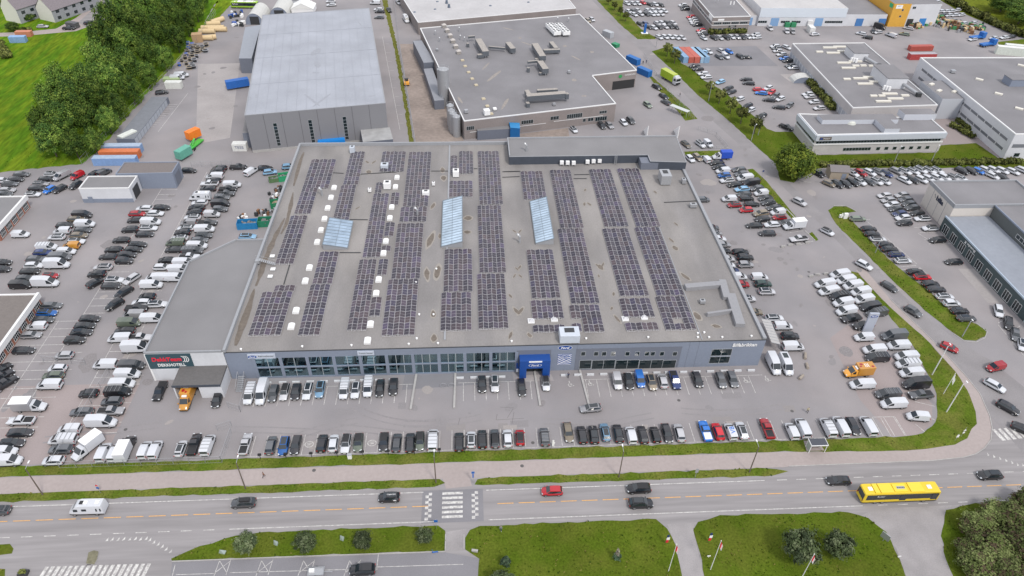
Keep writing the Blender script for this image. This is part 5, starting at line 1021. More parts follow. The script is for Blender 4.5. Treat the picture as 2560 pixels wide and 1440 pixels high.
# ================================================================ vehicles
CARS_COL = {'w':('white',(0.56,0.575,0.61)),'s':('silver',(0.42,0.42,0.44)),'g':('dark grey',(0.10,0.105,0.115)),'k':('black',(0.018,0.018,0.022)),'b':('blue',(0.012,0.12,0.42)),
 'l':('light blue',(0.22,0.40,0.58)),'r':('red',(0.42,0.012,0.022)),'n':('dark green',(0.022,0.06,0.05)),'y':('bronze',(0.20,0.165,0.12)),'o':('orange',(0.68,0.32,0.05)),'d':('navy blue',(0.015,0.03,0.11)),'e':('grey green',(0.14,0.17,0.13))}
PAINTS = {k: mat('car_paint_'+v[0].replace(' ','_'), v[1], 0.32, 0.25 if k in 'sgl' else 0.0, coat=0.6, rnd=0.0 if k == 'w' else 0.28) for k, v in CARS_COL.items()}
CG = mat('car_glass', (0.016,0.022,0.028), 0.07, spec=0.9); CTR = mat('car_trim', (0.02,0.02,0.022), 0.6); CHL = mat('headlight_glass', (0.62,0.65,0.68), 0.1); CTL = mat('tail_light', (0.30,0.012,0.012), 0.25)
RIM = mat('wheel_rim', (0.35,0.36,0.37), 0.35, 0.6); CPL = mat('number_plate', (0.72,0.72,0.70), 0.5)
# profile: rear -> front stations (x, z_bottom, w_low, z_belt, w_belt, z_top, w_top); cabin = indices (rear base, rear roof, front roof, screen base)
PROF = {
 'S': (dict(wheel=(-1.32,1.38,0.36)), [(-2.27,.48,.70,.74,.78,.80,.70),(-2.18,.34,.84,1.0,.86,1.06,.76),(-1.72,.28,.92,1.04,.92,1.56,.66),(-.5,.26,.93,1.0,.93,1.64,.68),(.4,.26,.93,.99,.92,1.58,.64),(1.2,.27,.92,.99,.89,1.06,.80),(2.0,.30,.88,.86,.84,.93,.68),(2.27,.42,.70,.66,.76,.72,.60)], (1,2,4,5)),
 'C': (dict(wheel=(-1.36,1.42,0.33)), [(-2.38,.46,.68,.68,.76,.76,.68),(-2.28,.30,.82,.90,.84,.95,.74),(-1.75,.24,.89,.93,.89,1.36,.62),(-.4,.22,.91,.90,.90,1.45,.64),(.45,.22,.91,.89,.89,1.40,.61),(1.25,.23,.90,.88,.86,.95,.78),(2.1,.26,.86,.74,.82,.81,.66),(2.38,.38,.68,.56,.74,.62,.58)], (1,2,4,5)),
 'H': (dict(wheel=(-1.25,1.28,0.32)), [(-2.03,.46,.66,.72,.74,.78,.66),(-1.96,.30,.82,.94,.83,1.0,.74),(-1.6,.24,.88,.97,.88,1.42,.62),(-.4,.22,.90,.94,.89,1.50,.65),(.4,.22,.90,.93,.88,1.46,.62),(1.15,.23,.89,.92,.85,1.0,.77),(1.8,.28,.84,.80,.80,.86,.64),(2.05,.38,.68,.60,.72,.66,.56)], (1,2,4,5)),
 'v': (dict(wheel=(-1.38,1.42,0.33)), [(-2.22,.36,.86,.9,.88,1.0,.86),(-2.20,.32,.88,1.06,.89,1.72,.76),(-1.9,.28,.91,1.08,.91,1.83,.78),(-.3,.26,.92,1.06,.92,1.85,.79),(.55,.26,.92,1.04,.91,1.78,.75),(1.45,.27,.91,1.04,.88,1.13,.80),(2.0,.30,.86,.88,.82,.95,.68),(2.24,.40,.72,.68,.74,.74,.60)], (1,2,4,5)),
 'V': (dict(wheel=(-1.62,1.62,0.36)), [(-2.66,.38,.92,.95,.94,1.1,.92),(-2.64,.34,.95,1.15,.95,1.86,.82),(-2.3,.30,.98,1.15,.98,1.96,.85),(-.2,.28,.99,1.14,.99,1.98,.86),(.95,.28,.99,1.12,.97,1.92,.81),(1.95,.30,.97,1.12,.93,1.22,.84),(2.42,.34,.90,.94,.86,1.0,.72),(2.66,.42,.76,.72,.78,.80,.64)], (1,2,4,5)),
 'T': (dict(wheel=(-1.75,1.85,0.38)), [(-2.98,.40,.96,1.0,.97,1.2,.95),(-2.96,.36,.99,1.25,.99,2.55,.86),(-2.6,.32,1.02,1.25,1.02,2.68,.89),(0,.30,1.03,1.24,1.03,2.70,.90),(1.25,.30,1.03,1.22,1.01,2.5,.84),(2.25,.32,1.0,1.22,.96,1.38,.86),(2.75,.36,.92,1.02,.88,1.10,.74),(2.98,.44,.80,.76,.80,.84,.66)], (1,2,4,5)),
}
TYPEN = {'S':'SUV','C':'estate car','H':'hatchback','v':'small van','V':'panel van','T':'tall panel van','P':'pickup','B':'box truck','M':'motorhome'}
CATN = {'S':'car','C':'car','H':'car','v':'van','V':'van','T':'van','P':'pickup','B':'truck','M':'motorhome'}
OBN = {'S':'parked_car','C':'parked_car','H':'parked_car','v':'panel_van','V':'panel_van','T':'panel_van','P':'pickup_truck','B':'box_truck','M':'motorhome'}
def loft(q, st, m=0, mlow=1):
    rows = []
    for x,zb,wl,zm,wb,zt,wt in st: rows.append([(x,-wl,zb),(x,-(wl*.35+wb*.68),(zb*.62+zm*.38)),(x,-wb,zm),(x,-wt,zt),(x,0,zt+0.03),(x,wt,zt),(x,wb,zm),(x,(wl*.35+wb*.68),(zb*.62+zm*.38)),(x,wl,zb)])
    k = len(q.v); n = 9
    for r in rows: q.v += r
    for i in range(len(rows)-1):
        for j in range(n-1): q.f.append((k+i*n+j, k+i*n+j+1, k+(i+1)*n+j+1, k+(i+1)*n+j)); q.m.append(mlow if j in (0,7) else m)
        q.f.append((k+i*n+8, k+i*n, k+(i+1)*n, k+(i+1)*n+8)); q.m.append(mlow)
    q.f.append(tuple(k+j for j in reversed(range(n)))); q.m.append(m); e = k+(len(rows)-1)*n; q.f.append(tuple(e+j for j in range(n))); q.m.append(m)
def lerp(a,b,t): return tuple(x+(y-x)*t for x,y in zip(a,b))
def glass_quad(q, P, off):   # P four corners, pushed out along normal
    P = [Vector(p) for p in P]; n = (P[1]-P[0]).cross(P[3]-P[0]).normalized(); q.face([p+n*off for p in P])
def windows(st, cab, kind):
    rb, rr_, fr, sb = cab; out = {}
    def top(i,s): x,_,_,_,_,zt,wt = st[i]; return Vector((x,s*wt,zt))
    def belt(i,s): x,_,_,zm,wb,_,_ = st[i]; return Vector((x,s*wb,zm))
    # windscreen between roof front and screen base
    def screen(i,j,t0,t1,inset):
        a = [top(i,-1),top(i,1)]; b = [top(j,-1),top(j,1)]; c = [a[0].lerp(a[1],.5),b[0].lerp(b[1],.5)]
        P = [a[0].lerp(b[0],t0),b[0].lerp(a[0],1-t1),b[1].lerp(a[1],1-t1),a[1].lerp(b[1],t0)]
        cen = sum(P,Vector())/4; return [p + Vector((0,(cen.y-p.y)*inset,0.0)) for p in P]
    q = MB(); glass_quad(q, [p+Vector((0,0,0.035)) for p in screen(fr,sb,.06,.97,.05)][::1], 0.02); out['windscreen'] = q
    q = MB()
    if kind in 'SCH':
        P = [p+Vector((0,0,0.035)) for p in screen(rr_,rb,.06,.80,.08)][::-1]; glass_quad(q,P,0.03); out['rear_window'] = q
    elif kind in 'vV':
        x = st[1][0]-0.03; w_ = st[1][6]*.92; q.face([(x,w_,1.18),(x,w_*.98,st[1][5]-.12),(x,-w_*.98,st[1][5]-.12),(x,-w_,1.18)]); out['rear_window'] = q
    for s in (-1,1):
        q = MB(); idx = [rb,rr_] + list(range(rr_+1,fr)) + [fr,sb] if kind in 'SCH' else [fr-1,fr,sb]
        pts_t = []; pts_b = []
        for n_,i in enumerate(idx):
            b = belt(i,s); t = top(i,s)
            if n_ == 0 and kind in 'SCH': b2 = belt(rr_,s).lerp(b,.55); t2 = top(rr_,s).lerp(t,.45); pts_b.append(b2.lerp(t2,.16)); pts_t.append(b2.lerp(t2,.80))
            elif n_ == 0: b2 = belt(fr,s).lerp(b,.35); t2 = top(fr,s).lerp(t,.35); pts_b.append(b2.lerp(t2,.12)); pts_t.append(b2.lerp(t2,.84))
            elif i == sb: b2 = belt(fr,s).lerp(b,.88); t2 = top(fr,s).lerp(top(sb,s),.80); pts_b.append(b2.lerp(t2,.2)); pts_t.append(b2.lerp(t2,.75))
            else: pts_b.append(b.lerp(t,.12)); pts_t.append(b.lerp(t,.86))
        for i in range(len(idx)-1):
            P = [pts_b[i],pts_b[i+1],pts_t[i+1],pts_t[i]]; o = Vector((0,s*0.022,0.008)); q.face([p+o for p in (P if s<0 else P[::-1])])
        out['side_window%d'%s] = q
    return out
def wheel_mesh(r, w=0.2):
    q = MB(); q.cyl((0,-w/2,0),(0,w/2,0),r,r,12,0)
    for s in (-1,1): q.face([(r*.64*math.cos(t*math.pi/5*s),s*(w/2+.006),r*.64*math.sin(t*math.pi/5*s)) for t in range(10)],1)
    return q
SHARED = {}
def shared(key, fn, mats, name):
    if key not in SHARED: SHARED[key] = fn().mesh(name, mats)
    return SHARED[key]
def parts_of(kind, c):
    """list of (part name, mesh, offset) for one vehicle kind and colour"""
    L_ = []
    if kind in PROF:
        info, st, cab = PROF[kind]; key = ('body',kind,c)
        if key not in SHARED:
            q = MB(); loft(q, st)
            xr, xf, r = info['wheel']
            for x in (xr,xf):   # dark arches
                for s in (-1,1):
                    wv = st[3][4]; q.add([(x+(r+.07)*math.cos(math.pi*t/8), s*(wv+.004), .27+(r+.09)*math.sin(math.pi*t/8)) for t in range(9)],[tuple(range(9)) if s<0 else tuple(reversed(range(9)))],1)
            b = st[-1]; q.box(b[0]-.06,-.62,.30,b[0]+.02,.62,.52,1); q.box(st[0][0]-.02,-.62,.34,st[0][0]+.08,.62,.52,1)
            mx = st[5]; 
            for s in (-1,1): q.cbox((mx[0]-.22,s*(mx[4]+.10),mx[3]+.02),.14,.22,.14,0,0)
            SHARED[key] = q.mesh('body', [PAINTS[c], CTR], smooth=38)
        L_.append(('body',SHARED[key],(0,0,0)))
        wk = ('win',kind)
        if wk not in SHARED: SHARED[wk] = {k:v.mesh(k.rstrip('-1').rstrip('1') if k.startswith('side') else k,[CG]) for k,v in windows(st,cab,kind).items()}
        for k,me in SHARED[wk].items(): L_.append(('side_window' if k.startswith('side') else k, me, (0,0,0)))
        xr,xf,r = info['wheel']; wm = shared(('wheel',r),lambda: wheel_mesh(r),[M_BLACK,RIM],'wheel')
        for x in (xr,xf):
            for s in (-1,1): L_.append(('wheel',wm,(x,s*(st[3][4]-.09),r)))
        a, b = st[-2], st[-1]
        def hl():
            q = MB(); q.add([(0,-.16,0),(-.34,-.22,.14),(-.40,.14,.17),(-.02,.14,.03)],[(0,3,2,1)]); return q
        fx, fz, fy = b[0]+.015, (b[5]+b[3])/2, (b[4]+b[6])/2-.08
        for s in (-1,1):
            kk = ('hl',kind,s)
            if kk not in SHARED:
                q = MB(); x0 = b[0]+.02; P = [(x0,s*b[6]*.55,b[3]+.02),(x0-.02,s*b[4]*.98,b[3]+.03),(a[0]+.03,s*(a[4]+.01),a[3]+.035),(a[0]+.08,s*a[6]*.98,a[5]+.012),(x0-.03,s*b[6]*.62,b[5]+.02)]
                q.face(P if s>0 else P[::-1]); SHARED[kk] = q.mesh('headlight',[CHL])
            L_.append(('headlight',SHARED[kk],(0,0,0)))
            kk = ('tl',kind,s)
            if kk not in SHARED:
                q = MB(); t0, t1 = st[0], st[1]
                if kind in 'SCH': q.box(t1[0]-.09,min(s*t1[4]*.62,s*t1[4]),t1[3]-.2,t1[0]+.10,max(s*t1[4]*.62,s*t1[4]*.99),t1[3]+.0)
                else: q.box(t1[0]-.045,min(s*t1[4]*.86,s*t1[4]*1.0),.85,t1[0]+.12,max(s*t1[4]*.86,s*t1[4]*1.0),1.35)
                SHARED[kk] = q.mesh('tail_light',[CTL])
            L_.append(('tail_light',SHARED[kk],(0,0,0)))
        return L_
    key = ('special',kind,c)
    if key in SHARED: return SHARED[key]
    if kind == 'P':
        st = [(-2.68,.52,.84,.82,.90,1.02,.88),(-2.62,.46,.88,.95,.93,1.10,.90),(-.55,.42,.92,1.02,.93,1.12,.90),(-.5,.40,.92,1.04,.93,1.16,.86),(1.0,.40,.92,1.06,.92,1.14,.84),(2.25,.44,.90,.98,.88,1.06,.74),(2.62,.50,.80,.80,.82,.86,.66)]
        q = MB(); loft(q,st); cb = [(-.62,1.02,.86,1.05,.86,1.10,.80),(-.52,1.0,.88,1.10,.88,1.72,.66),(.1,1.0,.88,1.12,.88,1.80,.68),(.55,1.0,.88,1.12,.88,1.74,.66),(1.25,1.0,.86,1.08,.85,1.13,.80)]; loft(q,cb,0,0)
        q.box(-2.7,-.85,.45,-2.6,.85,.6,1); q.box(2.55,-.8,.4,2.68,.8,.6,1)
        L_.append(('body',q.mesh('body',[PAINTS[c],CTR],smooth=38),(0,0,0)))
        for nm,mq in windows(cb,(0,1,3,4),'H').items(): L_.append(('side_window' if nm.startswith('side') else nm, mq.mesh(nm.rstrip('1').rstrip('-'),[CG]),(0,0,0)))
        q = MB(); q.box(-2.5,-.74,1.10,-.72,.74,1.165); L_.append(('bed_cover',q.mesh('bed_cover',[M_WHITE if c == 'b' else CTR]),(0,0,0)))
        wm = shared(('wheel',.4),lambda: wheel_mesh(.4,.26),[M_BLACK,RIM],'wheel')
        for x in (-1.7,1.6):
            for s in (-1,1): L_.append(('wheel',wm,(x,s*.84,.4)))
        for s in (-1,1):
            q = MB(); q.box(2.5,min(s*.5,s*.84),.80,2.66,max(s*.5,s*.84),.96); L_.append(('headlight',q.mesh('headlight',[CHL]),(0,0,0)))
            q = MB(); q.box(-2.71,min(s*.74,s*.92),.78,-2.58,max(s*.74,s*.92),1.06); L_.append(('tail_light',q.mesh('tail_light',[CTL]),(0,0,0)))
    elif kind == 'B':
        cabc, boxc = {'o':('o','o'),'w':('w','w'),'b':('w','b'),'y':('o','w'),'s':('w','s'),'k':('k','w')}.get(c,('w','w'))
        st = [(.55,.40,.96,1.1,.98,2.05,.86),(.62,.36,.99,1.2,1.0,2.22,.88),(1.3,.34,1.0,1.22,1.0,2.28,.86),(2.2,.34,1.0,1.2,.96,1.40,.86),(2.85,.38,.92,1.02,.88,1.12,.76),(3.12,.46,.80,.76,.80,.86,.66)]
        q = MB(); loft(q,st); q.box(-3.1,-.5,.45,.7,.5,.75,1)
        for s in (-1,1): q.cbox((2.0,s*1.12,1.35),.14,.26,.3)
        q.box(3.05,-.75,.38,3.16,.75,.62,1); L_.append(('cab',q.mesh('cab',[PAINTS[cabc],CTR],smooth=38),(0,0,0)))
        for nm,mq in windows(st,(0,1,2,3),'V').items():
            if nm != 'rear_window': L_.append(('side_window' if nm.startswith('side') else nm, mq.mesh(nm.rstrip('1').rstrip('-'),[CG]),(0,0,0)))
        q = MB(); bm = mat('blue_tarp',(0.015,0.07,0.45),0.5,n=0.1,ns=3) if boxc == 'b' else PAINTS[boxc]
        q.box(-3.25,-1.08,.78,.52,1.08,2.98,0); q.box(-3.3,-1.1,2.93,.56,1.1,3.05,1)
        L_.append(('cargo_box',q.mesh('cargo_box',[bm, bm if boxc in 'ob' else M_WHITE]),(0,0,0)))
        if c == 'o':
            q = MB(); q.box(.58,-.5,2.33,1.0,.5,2.62); L_.append(('cab_sign',q.mesh('cab_sign',[M_WHITE]),(0,0,0)))
            q = MB()
            for k in range(3): q.box(-1.9+.38*k,-.55,3.052,-1.75+.38*k,.55,3.06,0)
            for (x,y,r_) in ((-2.7,.45,.35),(-.3,-.4,.42),(.1,.25,.3)): q.add([(x+r_*math.cos(t*math.pi/6),y+r_*.8*math.sin(t*math.pi/6),3.056) for t in range(12)],[tuple(range(12))],1)
            L_.append(('roof_lettering',q.mesh('roof_lettering',[M_WHITE,PAINTS['r']]),(0,0,0)))
        wm = shared(('wheel',.38),lambda: wheel_mesh(.38,.26),[M_BLACK,RIM],'wheel')
        for x in (-1.9,2.15):
            for s in (-1,1): L_.append(('wheel',wm,(x,s*.9,.38)))
        for s in (-1,1): q = MB(); q.box(2.95,min(s*.5,s*.82),.84,3.13,max(s*.5,s*.82),1.0); L_.append(('headlight',q.mesh('headlight',[CHL]),(0,0,0)))
    elif kind == 'M':
        st = [(-3.15,.45,1.02,1.2,1.04,2.3,.94),(-3.0,.42,1.06,1.3,1.06,2.68,.86),(.9,.40,1.08,1.3,1.07,2.72,.86),(1.75,.40,1.06,1.3,1.05,2.40,.84),(2.5,.40,1.02,1.2,.98,1.45,.86),(3.05,.42,.92,1.0,.86,1.08,.72),(3.2,.5,.8,.76,.8,.84,.64)]
        q = MB(); loft(q,st); L_.append(('body',q.mesh('body',[PAINTS['w'],CTR],smooth=38),(0,0,0)))
        q = MB(); glass_quad(q,[(1.80,-.78,2.36),(2.47,-.80,1.52),(2.47,.80,1.52),(1.80,.78,2.36)],.05); L_.append(('windscreen',q.mesh('windscreen',[CG]),(0,0,0)))
        for s in (-1,1):
            for x0,x1,z0,z1 in ((1.3,2.1,1.4,2.0),(-.3,.6,1.5,2.05),(-2.2,-1.9,1.4,2.1),(-2.9,-2.6,1.4,2.1)):
                q = MB(); yy = lambda z: s*(1.09-.2*(z-1.3)/1.42); P = [(x0,yy(z0),z0),(x1,yy(z0),z0),(x1-.05,yy(z1),z1),(x0,yy(z1),z1)]; q.face(P if s<0 else P[::-1]); L_.append(('side_window',q.mesh('side_window',[CG]),(0,0,0)))
        for x in (-2.2,-.1,.6): q = MB(); q.box(x-.35,-.35,2.72,x+.35,.35,2.84,0); L_.append(('roof_hatch',q.mesh('roof_hatch',[CTR if x > 0 else M_WHITE]),(0,0,0)))
        wm = shared(('wheel',.36),lambda: wheel_mesh(.36,.24),[M_BLACK,RIM],'wheel')
        for x in (-1.8,2.2):
            for s in (-1,1): L_.append(('wheel',wm,(x,s*.97,.36)))
    SHARED[key] = L_; return L_
def extra_mesh(kind, what):
    key = ('extra',kind,what)
    if key in SHARED: return SHARED[key]
    st = PROF[kind][1]; q = MB(); zt = st[3][5]; wt = st[3][6]
    if what == 'sunroof': q.face([(st[2][0]+.25,-wt*.78,zt+.028),(st[4][0]-.1,-wt*.78,zt-.004),(st[4][0]-.1,wt*.78,zt-.004),(st[2][0]+.25,wt*.78,zt+.028)]); q.v = [(x,y,z+.03) for x,y,z in q.v]; m = CG
    elif what == 'dark_roof':
        q.face([(st[2][0]+.02,-st[2][6]*.98,st[2][5]+.02),(st[3][0],-wt,zt+.022),(st[3][0],0,zt+.052),(st[2][0]+.02,0,st[2][5]+.052)]); q.face([(st[3][0],-wt,zt+.022),(st[4][0],-st[4][6],st[4][5]+.022),(st[4][0],0,st[4][5]+.052),(st[3][0],0,zt+.052)])
        q.add([(x,-y,z) for x,y,z in q.v],[tuple(reversed(f)) for f in q.f]); m = CTR
    elif what == 'roof_rack':
        for x in (-1.9,-1.0,-.1,.7): q.box(x-.03,-wt*1.05,zt+.02,x+.03,wt*1.05,zt+.12) if x > st[1][0] else None
        m = RIM
    elif what == 'roof_box': q.cbox((-.4,.15,zt+.06),1.9,.8,.34); m = CTR
    SHARED[key] = q.mesh(what,[m]); return SHARED[key]
# ---------------------------------------------------------------- positions surveyed off magnified sheets
E1 = Z(0,400,4.8); E2 = Z(300,400,4.8); E3 = Z(0,680,4.8); E4 = Z(0,920,4.8); E5 = Z(340,840,4.8); E6 = Z(640,860,4.8); E7 = Z(1000,860,4.8); E8 = Z(1360,860,4.8); E9 = Z(1680,860,4.8)
EA = Z(1960,640,4.8); EB = Z(1960,860,4.8); EC = Z(2160,500,4.8); ED = Z(2260,780,3.79); EE = Z(1680,360,4.8); EF = Z(1740,560,4.237); EG = Z(2000,380,4.571); EH = Z(1480,0,3.428); EI = Z(1920,0,3.428); EJ = Z(560,0,3.428); EK = Z(0,0,3.428); EP = Z(0,0,1); EN = Z(1000,0,3.428)
U, D, Rt, Lf = 90, 270, 0, 180
